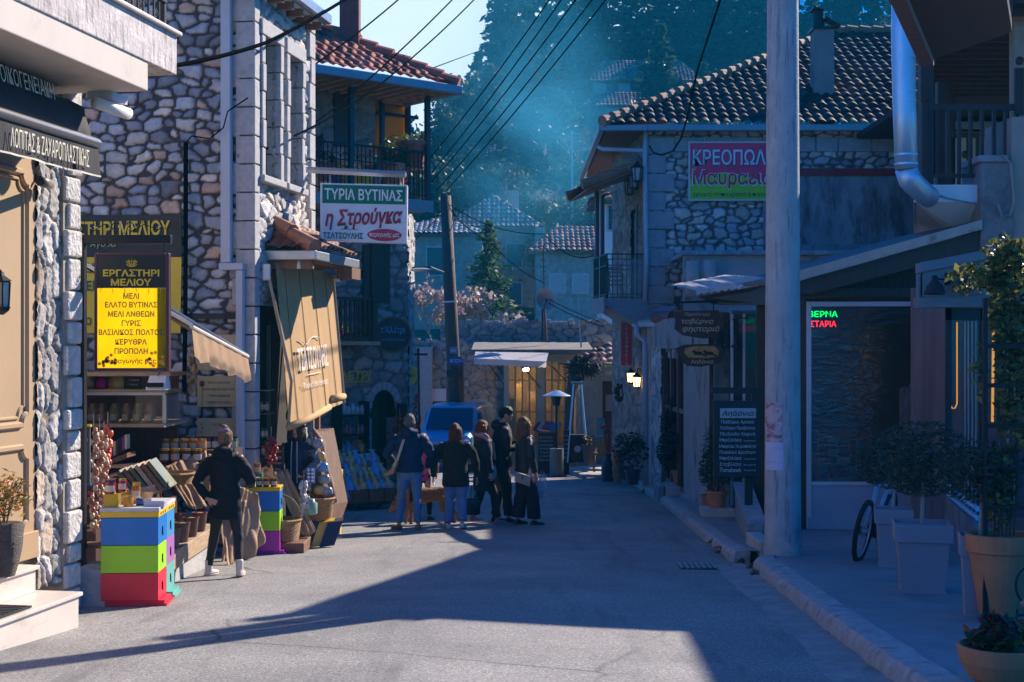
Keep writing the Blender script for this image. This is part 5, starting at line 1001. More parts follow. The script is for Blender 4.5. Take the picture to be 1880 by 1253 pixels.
PB=M('pale blue white lettering',(.62,.72,.78),r=.5);NAVY=M('navy outline',(.01,.03,.10),r=.5)
text('ΚΡΕΟΠΩΛΕΙΟ',NAVY,bbn,bq(1362,289.5,.008),X1,Z1,w=2.24,h=.385,bold=.035);text('ΚΡΕΟΠΩΛΕΙΟ',PB,bbn,bq(1361,289,.014),X1,Z1,w=2.18,h=.35,bold=.015)
text('Μαυραειδής',PB,bbn,bq(1362,329.5,.008),X1,Z1,w=2.24,h=.48,bold=.035);text('Μαυραειδής',M('crimson lettering',(.7,.015,.06),r=.5),bbn,bq(1361,329,.014),X1,Z1,w=2.17,h=.43,bold=.015)
text('εκλεκτά ντόπια κρέατα & παραγωγής μας',M('dark green lettering'),bbn,bq(1361,358,.010),X1,Z1,w=2.15,h=.13,bold=.0)
mb=MB()
for k in range(7):q=bq(1272+k*.8,330-k*8.5,.008);mb.ell(q+V(-.03,0,0),(.025,.004,.045),6,4);mb.ell(q+V(.03,0,.03),(.025,.004,.045),6,4)
mb.tube([bq(1273,345,.008),bq(1277,270,.008)],.006,4);mb.build('wheat_emblem',M('ochre print',(.6,.35,.08),r=.5),bbn)
t=thing('hanging_cable','loose dark cable looping across the butcher wall to the gutter pipe','cable',P(1240,285,31.6));mb=MB();mb.tube([P(1192,268,31.6),P(1200,281,31.55),P(1215,285,31.5),P(1235,278,31.3),P(1250,255,31),P(1262,215,30.5),P(1280,130,28),P(1322,0,24),P(1345,-80,22)],.022,5);tag(mb.build('cable',CABLE,t),'x','x')if 0 else mb.build('strand',CABLE,t)
# balcony of the butcher building
mb=MB(RS.T);mb.box(-.1,1.75,0,1.0,.95,1.12);mb.box(-.12,1.77,.98,1.02,.80,1.16);mb.hexa([(-.1,0,.45),(1.75,0,.45),(1.75,.2,.5),(-.1,.2,.5),(-.1,0,.945),(1.75,0,.945),(1.75,.95,.945),(-.1,.95,.945)]);rbl=mb.build('balcony',M('blue grey painted concrete',(.28,.31,.35),r=.8,var=.15,vs=3,dirt=((.15,.13,.12),2,.58,(1,1,.5))),rb)
mb=MB(RS.T)
for k in range(19):u=-.08+k*.1;mb.box(u-.008,u+.008,.95,.966,1.12,2.12)
for k in range(9):nn=.06+k*.11;mb.box(-.1,-.084,nn-.008,nn+.008,1.12,2.12);mb.box(1.734,1.75,nn-.008,nn+.008,1.12,2.12)
for z in(1.2,1.85,2.1):mb.box(-.11,1.76,.945,.97,z,z+.025);mb.box(-.11,-.08,.02,.94,z,z+.025);mb.box(1.73,1.76,.02,.94,z,z+.025)
mb.build('railing',IRON,rbl)
mb=MB(RS.T);mb.box(-.13,-.118,.02,.9,1.14,2.0);mb.build('net_screen',M('white balcony net',(.55,.55,.56),r=.8,alpha=.16,var=.25,vs=18),rbl)
mb=MB(RS.T);mb.box(1.5,1.72,.74,.94,1.12,3.7);mb.build('post',M('red brown post',(.11,.035,.03),r=.6,var=.3,stretch=(5,5,.5)),rbl)
mb=MB(RS.T);mb.tube([(.9,.94,1.12),(.9,.94,3.66)],.025,6);mb.tube([(-.2,.85,3.62),(1.9,.85,3.58)],.03,6);mb.tube([(1.9,.85,3.6),(1.2,.5,3.65)],.02,6);mb.build('canopy_frame',PIPE,rbl)
mb=MB(RS.T);mb.box(1.05,1.16,.0,.06,1.12,3.35);mb.build('shutter',M('brown slatted shutter',(.14,.06,.045),r=.6,var=.3),rb);mb=MB(RS.T);mb.box(1.2,1.8,-.06,-.02,1.12,3.2);mb.build('door',DKWOOD,rb)
tiles('canopy_roof',rbl,RS.p(2.6,1.45,3.62),-RS.u,Vector((-RS.n.x,-RS.n.y,.40)),2.6,1.5,per=.2,row=.33,amp=.055,seed=97,pal=[(.20,.08,.07),(.26,.1,.08),(.16,.07,.07)])
mb=MB(RS.T);mb.slab([(2.6,1.4,3.54),(0,1.4,3.54),(0,0,4.1),(2.6,0,4.1)],(0,0,.04));mb.build('canopy_soffit',WOOD,rbl);ridge('ridge_tiles',rbl,RS.p(.02,1.5,3.64),RS.p(.02,0,4.22),r=.1);ridge('ridge_tiles',rbl,RS.p(2.62,1.48,3.66),RS.p(2.62,0,4.2),r=.1)
mb=MB(RS.T);mb.box(.4,.9,.3,.35,1.5,1.56);
t=thing('folding_chair','wooden folding chair leaning on the butcher building balcony','chair',RS.p(.6,.5,1.12));mb=MB(RS.T)
mb.tube([(.3,.5,1.13),(.75,.5,1.95)],.02,5);mb.tube([(.3,.8,1.13),(.75,.8,1.95)],.02,5);mb.build('frame',WOOD,t);mb=MB(RS.T)
for k in range(5):mb.box(.45+k*.055,.49+k*.055,.5,.8,1.42+k*.1,1.47+k*.1)
mb.build('seat',WOOD,t);mb=MB(RS.T);mb.tube([(.75,.5,1.13),(.38,.5,1.7)],.02,5);mb.tube([(.75,.8,1.13),(.38,.8,1.7)],.02,5);mb.build('leg',WOOD,t)
def carriage(nm,label,q,lit=False,s=1.0,group=None):
 t=thing(nm,label,'lantern',q,0,group);q=Vector(q);mb=MB();mb.lathe([(.02*s,.17*s),(.04*s,.14*s),(.10*s,.09*s),(.09*s,.08*s)],q,6);mb.lathe([(.06*s,-.13*s),(.075*s,-.115*s),(.04*s,-.15*s)],q,6)
 for k in range(6):a=k*1.047;mb.tube([q+V(.085*s*math.cos(a),.085*s*math.sin(a),.08*s),q+V(.065*s*math.cos(a),.065*s*math.sin(a),-.12*s)],.008*s,4)
 mb.tube([q+V(0,0,.16*s),q+V(.03,.05,.26*s),q+V(.12,.2,.2*s)],.012,5);mb.build('frame',IRON,t);mb=MB();mb.lathe([(.055*s,-.11*s),(.075*s,.07*s)],q,6);mb.build('pane',M('lit lantern glass',(1,.75,.4),emit=(1,.55,.2),es=3.5)if lit else M('pale lantern glass',(.35,.36,.38),r=.3),t);return t
carriage('wall_lantern','unlit wall lantern highest of the three by the butcher building pipe',P(1170,318,31.6),s=1.5);carriage('wall_lantern','unlit wall lantern in the middle of the three by the butcher building pipe',P(1164,332,32.2),s=1.4);carriage('wall_lantern','unlit wall lantern lowest of the three by the butcher building pipe',P(1156,343,32.8),s=1.4)
carriage('lit_lantern','glowing lantern left of the pair beneath the red vertical butcher sign',P(1158,692,33.5),True,1.15);carriage('lit_lantern','glowing lantern right of the pair beneath the red vertical butcher sign',P(1169,700,32.5),True,1.15)
vs_=thing('vertical_sign','red vertical butcher shop sign under the small balcony','sign',P(1150,630,32.8));a,b=P(1138,673,32.8),P(1162,590,32.8);mb=MB();mb.box(a.x,b.x,32.8,32.9,a.z,b.z);mb.build('box',M('pale sign frame',(.45,.4,.4),r=.5),vs_)
a,b=P(1141,671,32.8),P(1160,593,32.8);mb=MB();mb.box(a.x,b.x,32.79,32.799,a.z,b.z);mb.build('red_panel',M('deep red sign panel',(.6,.012,.03),r=.4),vs_)
for k,ch_ in enumerate('ΚΡΕΟΠΩΛΕΙΟ'):q=P(1150.5,597.5+k*7.8,32.785);text(ch_,WL,vs_,q,X1,Z1,h=.068,bold=.01)
# ground floor shops along the kerb
sr=thing('shop_row','low shop front with peeling plaster, timber window and lichen covered ledge below the butcher building','building',(3.4,28,gz(28)))
PEEL=M('peeling painted plaster',(.40,.38,.37),r=.9,var=.15,vs=3,bump=.4,bs=30,dirt=((.10,.06,.045),1.9,.535,(1.4,1.4,.7)))
SH=Fr((3.06,32,0),(.03,-1),(-1,-.03));SH.u=Vector((.035,-.999,0));SH.n=Vector((-.999,-.035,0))
mb=MB(SH.T);mb.box(.1,.9,-.25,.0,-3.2,.55);mb.box(5.2,8.4,-.25,.0,-3.0,.3);mb.box(2.5,5.2,-.25,-.02,-3.1,-2.75);mb.box(.1,8.4,-.25,.04,.0,.6);mb.build('wall',PEEL,sr)
rubble('wall',sr,SH.p(.9,.02,-3.2),SH.u,Z1,1.6,3.25,sw=.3,sh=.2,depth=.05,res=.045,seed=95,pal=RPAL,mortar=(.2,.17,.15))
mb=MB(SH.T);mb.box(2.5,5.2,-1.2,-1.1,-3.1,0);mb.build('back_wall',DARKIN,sr)
mb=MB(SH.T)
for u in(2.5,3.4,4.3,5.1):mb.box(u,u+.09,-.12,.0,-2.75,-.0)
for z in(-2.75,-1.25,-.08):mb.box(2.59,5.1,-.10,-.02,z,z+.09)
wd=mb.build('window',M('dark red timber frame',(.14,.055,.04),r=.5,var=.3,stretch=(4,4,.6)),sr);mb=MB(SH.T);mb.box(2.55,5.15,-.075,-.065,-2.72,-.05);mb.build('pane',M('dark shop glass',(.02,.022,.025),r=.05,var=0,alpha=.8),wd)
a=P(1250,462,29.6);mb=MB();mb.box(a.x,8,29.2,31.8,a.z-.10,a.z);mb.build('ledge',M('lichen covered ledge',(.25,.34,.42),r=.95,var=.45,vs=6,bump=1.2,bs=14),sr,bevel=.03)
mb=MB();mb.box(a.x+.05,8,29.4,29.7,.3,a.z-.102);mb.build('peeling_wall',M('peeling blue plaster',(.38,.42,.46),r=.9,var=.2,vs=3,bump=.5,bs=18,dirt=((.17,.13,.11),1.1,.50,(1,1,1))),sr)
mb=MB();mb.box(3.2,3.55,28.2,29.2,-.2,.55);mb.build('flue',CONC,sr,bevel=.02)
for i,(px,py0,py1)in enumerate(((1272,480,545),(1302,478,540))):mb=MB();mb.tube([P(px,py1,28.9),P(px,py0,28.9)],[.16,.13],8);mb.build('plaster_pier',CONC,sr,smooth=True)
t=thing('red_shop_awning','rolled dark red awning casing above the timber shop window','awning',P(1222,582,30));mb=MB();mb.tube([P(1206,583,30.6),P(1240,582,28.9)],.17,10,flat=.8);mb.build('casing',M('dark red casing',(.16,.015,.02),r=.5),t)
mb=MB();mb.slab([P(1160,592,32.3),P(1206,592,30.4),P(1240,566,30.2),P(1196,566,32.2)],(0,0,.05));mb.build('canopy',M('blue grey sheet metal',(.25,.29,.33),r=.5,metal=.3),t)
mb=MB();mb.slab([P(1160,600,32.3),P(1207,600,30.4),P(1207,592,30.4),P(1160,592,32.3)],(0,.02,0));mb.build('valance',PIPE,t)
# concrete utility pole with papers
cp_=thing('concrete_utility_pole','thick grey concrete utility pole standing on the right pavement with posters','utility pole',PV(1437,1020));q=PV(1437,1019)
PC=M('board marked concrete pole',(.42,.42,.43),r=.85,var=.2,vs=5,bump=.35,bs=30,dirt=((.14,.13,.13),7,.53,(2.6,2.6,.25)))
mb=MB();mb.lathe([(.205,-.1),(.205,.0),(.2,.9),(.19,3.2),(.172,6.4),(.14,9.5)],q,36);mb.build('pole',PC,cp_,smooth=True);mb=MB();mb.lathe([(.208,.0),(.209,.12),(.2065,.16)],q,36);mb.build('base_collar',M('pale cement splash',(.45,.43,.41),r=.9,var=.3,vs=6,bump=.4),cp_)
def wrap(name,px0,px1,py0,py1,mat,R=.203):
 mb=MB();Y=q.y;a0=math.asin(max(-.98,((px0-940)/FPX*(Y-.19)-q.x)/R));a1=math.asin(max(-.98,min(.98,((px1-940)/FPX*(Y-.19)-q.x)/R)));n=8;vs=[]
 for i in range(n+1):
  a=a0+(a1-a0)*i/n
  for py in(py1,py0):vs.append((q.x+R*math.sin(a),q.y-R*math.cos(a),(640-py)/FPX*(Y-.2)))
 mb.add(vs,[(i*2,i*2+2,i*2+3,i*2+1)for i in range(n)]);return mb.build(name,mat,cp_)
wrap('poster',1404,1436,740,812,M('torn pink poster',(.55,.45,.5),r=.7,var=.1,dirt=((.25,.03,.10),9,.47,(1,1,1.6))));wrap('notice',1406,1438,813,864,M('lilac paper',(.55,.55,.72),r=.7,var=.1,dirt=((.3,.28,.42),8,.55,(.3,.3,6))),R=.2035)
# ------------------------------------------------------------------ taverna and timber balcony house on the right
Yt=19.8
tv=thing('taverna','taverna front with clear plastic sheeting under a sloping canopy on the right pavement','building',(5.5,Yt,gz(20)))
def tb_(mb,x0,x1,y0,y1,Y0,Y1,Yp_=None):a,b=P(x0,y1,Yp_ or Y0),P(x1,y0,Yp_ or Y0);mb.box(a.x,b.x,Y0,Y1,a.z,b.z);return mb
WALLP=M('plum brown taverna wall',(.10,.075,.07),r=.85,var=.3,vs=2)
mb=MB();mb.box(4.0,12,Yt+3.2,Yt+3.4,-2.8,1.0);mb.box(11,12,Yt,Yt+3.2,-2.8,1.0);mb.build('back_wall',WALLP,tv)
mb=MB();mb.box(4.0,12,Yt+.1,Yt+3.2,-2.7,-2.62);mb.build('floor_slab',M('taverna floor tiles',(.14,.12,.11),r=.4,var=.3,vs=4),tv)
mb=MB();tb_(mb,1470,1720,529,546,Yt-.06,Yt+.14);tb_(mb,1470,1480,546,990,Yt-.05,Yt+.1);tb_(mb,1724,1736,546,990,Yt-.05,Yt+.1);mb.build('timber_frame',DKWOOD,tv)
ALU=M('white aluminium frame',(.55,.57,.6),r=.35,var=.06)
mb=MB();tb_(mb,1481,1490,554,972,Yt-.08,Yt-.02);tb_(mb,1490,1724,554,563,Yt-.08,Yt-.02);tb_(mb,1490,1724,885,892,Yt-.08,Yt-.02);wf=mb.build('window',ALU,tv,bevel=.008)
m=bpy.data.materials.new('clear rippled plastic sheet');m.use_nodes=True;t_=m.node_tree;t_.nodes.clear();o_=t_.nodes.new('ShaderNodeOutputMaterial');gl=t_.nodes.new('ShaderNodeBsdfGlossy');gl.inputs['Roughness'].default_value=.04;gl.inputs['Color'].default_value=(.9,.9,.9,1);tr_=t_.nodes.new('ShaderNodeBsdfTransparent');tr_.inputs[0].default_value=(.72,.72,.72,1);mx_=t_.nodes.new('ShaderNodeMixShader');fz=t_.nodes.new('ShaderNodeFresnel');fz.inputs[0].default_value=1.75
tc_=t_.nodes.new('ShaderNodeTexCoord');mp_=t_.nodes.new('ShaderNodeMapping');mp_.inputs['Scale'].default_value=(1.6,1,5.5);mp_.inputs['Rotation'].default_value=(0,.5,0);nz_=t_.nodes.new('ShaderNodeTexNoise');nz_.inputs['Scale'].default_value=2.6;nz_.inputs['Detail'].default_value=3;nz_.inputs['Distortion'].default_value=1.2;bp_=t_.nodes.new('ShaderNodeBump');bp_.inputs['Strength'].default_value=.35;bp_.inputs['Distance'].default_value=.06
for a,b in((tc_.outputs['Object'],mp_.inputs[0]),(mp_.outputs[0],nz_.inputs['Vector']),(nz_.outputs[0],bp_.inputs['Height']),(bp_.outputs[0],gl.inputs['Normal']),(bp_.outputs[0],fz.inputs['Normal']),(fz.outputs[0],mx_.inputs[0]),(tr_.outputs[0],mx_.inputs[1]),(gl.outputs[0],mx_.inputs[2]),(mx_.outputs[0],o_.inputs[0])):t_.links.new(a,b)
a,b=P(1490,885,Yt-.05),P(1724,563,Yt-.05);mb=MB();mb.add([(a.x,Yt-.05,a.z),(b.x,Yt-.05,a.z),(b.x,Yt-.05,b.z),(a.x,Yt-.05,b.z)],[(0,1,2,3)]);mb.build('plastic_sheet',m,wf)
mb=MB();tb_(mb,1490,1724,892,950,Yt-.06,Yt-.02);tb_(mb,1484,1724,950,972,Yt-.09,Yt-.02);mb.build('lower_panel',M('blue white pvc panel',(.34,.40,.48),r=.5,var=.12,vs=3),tv)
mb=MB();tb_(mb,1470,1730,974,990,Yt-.12,Yt+.1);mb.build('sill',DKWOOD,tv)
mb=MB();tb_(mb,1665,1728,712,892,Yt+.25,Yt+.7);fo=mb.build('stone_pillar',M('rough grey fountain stone',(.24,.25,.27),r=.9,var=.5,vs=5,bump=1.2,bs=10),tv,bevel=.05);mb=MB();q=P(1697,715,Yt+.45);mb.ell(q,(.24,.22,.16),12,8);mb.build('boulder',M('rough grey fountain stone'),tv,smooth=True)
mb=MB()
for px in(1500,1536,1573):tb_(mb,px,px+26,840,852,Yt+1.2,Yt+1.7);tb_(mb,px,px+4,790,900,Yt+1.68,Yt+1.72);tb_(mb,px+22,px+26,790,900,Yt+1.68,Yt+1.72);tb_(mb,px+2,px+24,796,806,Yt+1.68,Yt+1.72)
mb.build('chairs',WOOD,tv)
t=thing('neon_sign','glowing green and red neon lettering hanging behind the plastic taverna window','neon sign',P(1510,585,Yt+.3));q=P(1511,577,Yt+.25)
text('ΤΑΒΕΡΝΑ',M('green neon',(.0,.6,.05),emit=(.0,1,.10),es=1.6),t,P(1500,577,Yt+.25),X1,Z1,w=.58,h=.085,bold=.01);text('ΨΗΣΤΑΡΙΑ',M('red neon',(.6,.0,.02),emit=(1,.02,.04),es=1.8),t,P(1500,595,Yt+.25),X1,Z1,w=.54,h=.085,bold=.01)
mb=MB();mb.tube([P(1500,568,Yt+.28),P(1500,550,Yt+.28)],.006,4);mb.build('hanger',CABLE,t)
# sloping canopy and left tarpaulin
cn=thing('sloping_canopy','sloping grey canopy sheet with pale front edge over the taverna window','canopy',P(1640,450,19.3))
mb=MB();a,b=P(1412,513,19.3),P(1802,404,19.3);mb.slab([a,b,V(b.x,23.5,b.z+.1),V(a.x,23.5,a.z+.1)],(0,0,-.05));mb.build('sheet',M('dark ribbed sheet',(.09,.09,.10),r=.6,var=.2),cn)
mb=MB();mb.slab([a+V(0,-.03,.0),b+V(0,-.03,.0),b+V(0,-.03,-.13),a+V(0,-.03,-.13)],(0,.028,0));mb.build('fascia',M('weathered pale fascia',(.44,.40,.36),r=.8,var=.2,vs=4,bump=.3,dirt=((.2,.16,.13),3,.58,(1,1,1))),cn)
mb=MB();mb.slab([a+V(0,.1,-.14),b+V(0,.1,-.14),b+V(0,.1,-.42),a+V(.6,.1,-.2)],(0,.06,0));mb.build('beam',DKWOOD,cn)
mb=MB();r_=random.Random(4)
for k in range(24):x=4.05+k*.1;z0=-.0;mb.box(x,x+.095,Yt+.02,Yt+.06,P(0,529,Yt).z,P(0,505-(x-4)*26,Yt).z-.1)
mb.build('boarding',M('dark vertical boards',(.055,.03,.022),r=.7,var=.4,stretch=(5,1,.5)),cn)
tp=thing('side_tarpaulin','crumpled pale tarpaulin roof edge left of the concrete pole above the wooden taverna signs','tarpaulin',P(1340,530,23))
mb=MB();n=30;vs=[]
for i in range(n+1):
 f=i/n;p0=P(1277+f*140,534-f*22,23.6-f*3.4);r1=.02*math.sin(i*1.7)+.03*math.sin(i*.6);vs+=[p0+V(0,4.2,.28),p0+V(0,1.5,.12+r1),p0+V(0,0,r1*.6),p0+V(0,-.02,-.07-.02*math.sin(i*2.3))]
mb.add(vs,[(i*4+k,i*4+4+k,i*4+5+k,i*4+1+k)for i in range(n)for k in range(3)]);mb.build('sheet',M('crumpled grey white tarp',(.42,.42,.42),r=.6,var=.25,vs=5,bump=.6,bs=12),tp,smooth=True)
mb=MB();mb.slab([P(1282,545,23.4),P(1415,522,20.2),P(1415,560,20.2),P(1310,560,23.3)],(.05,.1,0));mb.build('dark_edge',DKWOOD,tp)
gs=thing('side_glazing','stone wall and clear side windows of the taverna left of the concrete pole','wall',(3.6,22,gz(22)))
mb=MB();mb.box(P(1310,0,23.5).x,P(1400,0,23.5).x+1,24.4,24.6,-2.8,.6);mb.build('back_wall',M('grey blue block wall',(.24,.25,.27),r=.9,var=.3,vs=2.2,bump=.6,bs=8),gs)
mb=MB();p0,p1=P(1388,0,21.4),P(1402,0,21.4);mb.box(p0.x,p1.x,21.3,21.4,-2.5,.75);mb.build('post',DKWOOD,gs);mb=MB();mb.box(P(1303,0,23.4).x,P(1310,0,23.4).x,23.4,23.5,-2.6,.4);mb.build('post',DKWOOD,gs)
mb=MB()
for px in(1344,1366):x=P(px,0,22.6).x;mb.box(x-.02,x+.02,22.6,22.64,-2.5,.55)
mb.build('glass_frame',PIPE,gs)
a,b=P(1344,850,22.6),P(1388,570,22.6);mb=MB();mb.box(a.x,b.x,22.615,22.62,a.z,b.z);mb.build('pane',M('side glazing',(.05,.06,.07),r=.05,var=0,alpha=.5),gs)
t=thing('bell_lamp','dark bell shaped lamp hanging behind the wooden taverna signs','lamp',P(1352,630,22.8));mb=MB();mb.lathe([(.02,.2),(.03,.14),(.06,.05),(.11,0),(.10,0)],P(1353,638,22.4),14);mb.lathe([(.02,.2),(.03,.14),(.06,.05),(.1,0),(.09,0)],P(1337,636,22.9),14);mb.build('shade',IRON,t,smooth=True);mb=MB();mb.tube([P(1353,612,22.4),P(1353,585,22.5),P(1375,585,22.6)],.01,5);mb.tube([P(1337,612,22.9),P(1337,590,22.7),P(1353,585,22.5)],.01,5);mb.build('bracket',IRON,t)
# wooden taverna signs
DKB=M('dark carved board',(.06,.032,.025),r=.6,var=.35,vs=4,bump=.5,bs=20,stretch=(1,1,4));GOLD=M('pale gold script',(.55,.46,.30),r=.5)
def board(nm,label,pts,Y,seed):
 t=thing(nm,label,'sign',P(pts[0][0],pts[0][1],Y));mb=MB();mb.slab([P(x,y,Y)for x,y in pts],(0,.05,0));mb.build('board',DKB,t,bevel=.008);return t
w1_=board('wooden_sign','dark wooden board with gold script announcing the taverna, upper of two hanging boards',[(1237,571),(1320,570),(1323,585),(1321,600),(1323,612),(1316,620),(1292,622),(1272,619),(1254,616),(1238,604),(1240,590)],22.8,1)
Yw=22.8
def wt(s,px,py,w,h,par,Y=Yw,**k):q=P(px,py,Y);return text(s,GOLD,par,V(q.x,Y-.012,q.z),X1,Z1,w=w/FPX*Y,h=h/FPX*Y,**k)
wt('Παραδοσιακή',1280,578,46,8,w1_,shear=.25);wt('ταβέρνα',1280,591,60,12,w1_,shear=.3,bold=.012);wt('ψησταριά',1287,605,68,13,w1_,shear=.3,bold=.012)
w2_=board('wooden_sign','dark wooden board with two painted birds, lower of two hanging taverna boards',[(1240,640),(1256,633),(1290,632),(1318,632),(1327,640),(1329,652),(1325,664),(1312,670),(1285,674),(1262,672),(1252,664),(1252,656),(1244,650)],22.8,2)
mb=MB();mb.slab([P(x,y,22.8)+V(0,-.012,0)for x,y in((1258,640),(1275,636),(1312,636),(1320,644),(1318,655),(1298,658),(1264,657),(1256,648))],(0,.008,0));mb.build('painted_field',M('golden painted field',(.42,.24,.07),r=.6,var=.5,vs=6),w2_)
mb=MB()
for px in(1281,1301):
 q=P(px,649,22.8)+V(0,-.016,0);mb.ell(q,(.075,.006,.032),10,6);mb.ell(q+V(-.06,0,.03),(.028,.006,.026),8,5);mb.slab([q+V(.05,0,.01),q+V(.15,0,-.045),q+V(.14,0,-.06),q+V(.04,0,-.02)],(0,.003,0));mb.slab([q+V(-.08,0,.03),q+V(-.11,0,.024),q+V(-.08,0,.02)],(0,.003,0))
mb.build('painted_birds',BLACK,w2_);wt('Αηδόνια',1289,665,42,9,w2_,bold=.01)
mb=MB();mb.tube([P(1236,556,22.8),P(1318,553,22.8)],.02,6)
for px in(1254,1310):mb.tube([P(px,555,22.8),P(px,571,22.8)],.008,4)
mb.build('hanger',IRON,w1_);mb=MB()
for px in(1272,1302):mb.tube([P(px,620,22.8),P(px,634,22.8)],.01,4)
mb.build('hanger',IRON,w2_)
# menu board
mn=thing('menu_board','black hanging menu board with white Greek dishes left of the concrete pole','menu board',P(1355,800,19));Ym=19.0
mb=MB();tb_(mb,1310,1398,736,877,Ym,Ym+.06);mb.build('board',M('charcoal board',(.012,.013,.016),r=.45,var=.2),mn,bevel=.008);mb=MB();tb_(mb,1307,1401,712,723,Ym-.01,Ym+.07);tb_(mb,1380,1394,723,736,Ym+.0,Ym+.05);mb.build('frame',BLACK,mn);mb=MB();tb_(mb,1368,1382,877,960,Ym+.08,Ym+.14);mb.build('leg',BLACK,mn)
mb=MB();tb_(mb,1322,1388,750,768,Ym-.008,Ym-.001);mb.build('name_plate',M('pale blue plate',(.35,.42,.48),r=.5),mn,bevel=.003)
MT=M('pale blue menu lettering',(.42,.55,.62),r=.5)
def mt_(s,px,py,w,h,mat=MT,d=.006,**k):q=P(px,py,Ym);return text(s,mat,mn,V(q.x,Ym-d,q.z),X1,Z1,w=w/FPX*Ym,h=h/FPX*Ym,**k)
mt_('Αηδόνια',1355,760,58,13,BLACK,.014,shear=.25,bold=.01)
for s,s2,py,w in(('Παϊδάκια Αρνιού','',775.5,60),('Παϊδάκια Προβατίνα','',786.5,64),('Πλεξούδα Χοιρινή','',797.5,64),('Μπριζολάκια','Αγριογούρουνο',808.5,40),('Μπιφτέκι Χειροποίητο','',820,68),('Ποικιλίες Κρεάτων','',831,66),('Μπριζολάκια','Χοιρινά',842,44),('Σταβλίσια','Μοσχαρίσια',853,34),('Tomahawk','Χοιρινή',863,38)):
 if s2:mt_(s,1341,py,40,8,bold=.008);mt_(s2,1376,py+1,22,4)
 else:mt_(s,1354,py,w,8,bold=.008)
# ------------------------------------------------------------------ upper house: timber balcony, roof, flue
hb=thing('timber_balcony_house','house with brown timber balcony, slatted roof and chrome flue above the taverna','house',(8,21,gz(21)))
RD=M('reddish brown beam',(.05,.02,.02),r=.55,var=.35,vs=4,bump=.2,bs=25,stretch=(5,5,.5))
zR=4.7;poly=[(5.76,19.9),(7.6,26.4),(7.75,32),(18,32),(18,13),(8.25,13.4),(8.6,16.7),(8.8,18.7),(6.8,19.4)]  # roof outline shaped to cast the road shade; its unseen right part is added
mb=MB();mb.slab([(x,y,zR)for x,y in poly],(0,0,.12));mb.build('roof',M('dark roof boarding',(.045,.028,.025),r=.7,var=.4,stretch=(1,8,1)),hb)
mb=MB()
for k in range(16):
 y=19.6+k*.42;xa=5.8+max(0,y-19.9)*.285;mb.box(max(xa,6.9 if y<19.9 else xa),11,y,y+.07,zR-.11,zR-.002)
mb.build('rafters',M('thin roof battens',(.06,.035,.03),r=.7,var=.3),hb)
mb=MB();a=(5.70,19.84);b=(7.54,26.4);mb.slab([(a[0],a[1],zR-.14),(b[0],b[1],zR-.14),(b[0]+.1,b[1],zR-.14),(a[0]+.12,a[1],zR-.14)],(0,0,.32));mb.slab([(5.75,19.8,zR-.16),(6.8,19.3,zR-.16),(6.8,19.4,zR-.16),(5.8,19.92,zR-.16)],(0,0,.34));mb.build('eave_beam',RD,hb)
# nearer eave at the very top
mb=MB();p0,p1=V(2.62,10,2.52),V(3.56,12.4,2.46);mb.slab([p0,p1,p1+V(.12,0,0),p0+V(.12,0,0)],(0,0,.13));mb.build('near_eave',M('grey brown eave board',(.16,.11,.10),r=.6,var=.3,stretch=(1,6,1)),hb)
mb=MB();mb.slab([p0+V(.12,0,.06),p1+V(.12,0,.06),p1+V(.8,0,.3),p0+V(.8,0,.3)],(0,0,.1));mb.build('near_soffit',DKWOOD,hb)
Yr=19.6
mb=MB();tb_(mb,1691,1715,-40,341,Yr,Yr+.18);mb.build('post',RD,hb,bevel=.01);mb=MB()
for px,Y in((1722,21.5),(1733,23.5),(1742,25.6)):mb=MB();tb_(mb,px,px+12,150,338,Y,Y+.16);mb.build('post',RD,hb)
mb=MB();bm_=P(1674,341,Yr);zb=bm_.z;xR=P(1804,0,Yr).x;xL=bm_.x;f26=26/(Yr-.1);hx=lambda x0,x1,xa,xb,za,zb_,ya:mb.hexa([V(x0,ya,za),V(x1,ya,za),V(x1+2,26,za),V(x0*f26,26,za),V(xa,Yr-.1,zb_),V(xb,Yr-.1,zb_),V(xb+2,26,zb_),V(xa*f26,26,zb_)]);hx(xL,xR,xL,xR,zb-.24,zb,Yr-.1);hx(P(1790,0,Yr).x,xR+.3,xL+.03,xR+.3,zb-.62,zb-.243,Yr+.5);mb.build('balcony_base',M('white boarded balcony base',(.78,.78,.80),r=.6,var=.1,vs=2,dirt=((.35,.3,.27),2,.6,(1,1,.5))),hb)
mb=MB()
for px in(1720,1741,1762,1783,1804,1826,1847,1868):tb_(mb,px-3,px+3,200,322,Yr,Yr+.06)
tb_(mb,1700,1880,191,202,Yr-.01,Yr+.07);tb_(mb,1700,1810,319,326,Yr-.01,Yr+.07);tb_(mb,1693,1704,188,341,Yr-.06,Yr-.002);tb_(mb,1864,1880,125,210,Yr-.06,Yr-.002)
q=P(1697,183,Yr-.03);mb.ell(q,(.05,.05,.05),10,8);q=P(1872,112,Yr-.03);mb.ell(q,(.06,.06,.06),10,8);mb.build('railing',RD,hb)
mb=MB()
for k in range(7):tb_(mb,1742+k*17,1747+k*17,250,340,25.4,25.46)
tb_(mb,1738,1870,243,252,25.38,25.48);mb.ell(P(1772,284,25.3),(.06,.06,.07));mb.ell(P(1738,284,25.3),(.06,.06,.07));mb.build('rear_railing',DKWOOD,hb)
mb=MB();tb_(mb,1801,1862,297,560,Yr-.25,Yr+.6);sp_=mb.build('stone_pier',M('pinkish rubble pier',(.25,.23,.24),r=.9,var=.45,vs=4,bump=1.2,bs=9),hb,bevel=.03);mb=MB();tb_(mb,1797,1851,285,297,Yr-.3,Yr+.6);mb.build('cap',M('blue grey quoin'),sp_,bevel=.01)
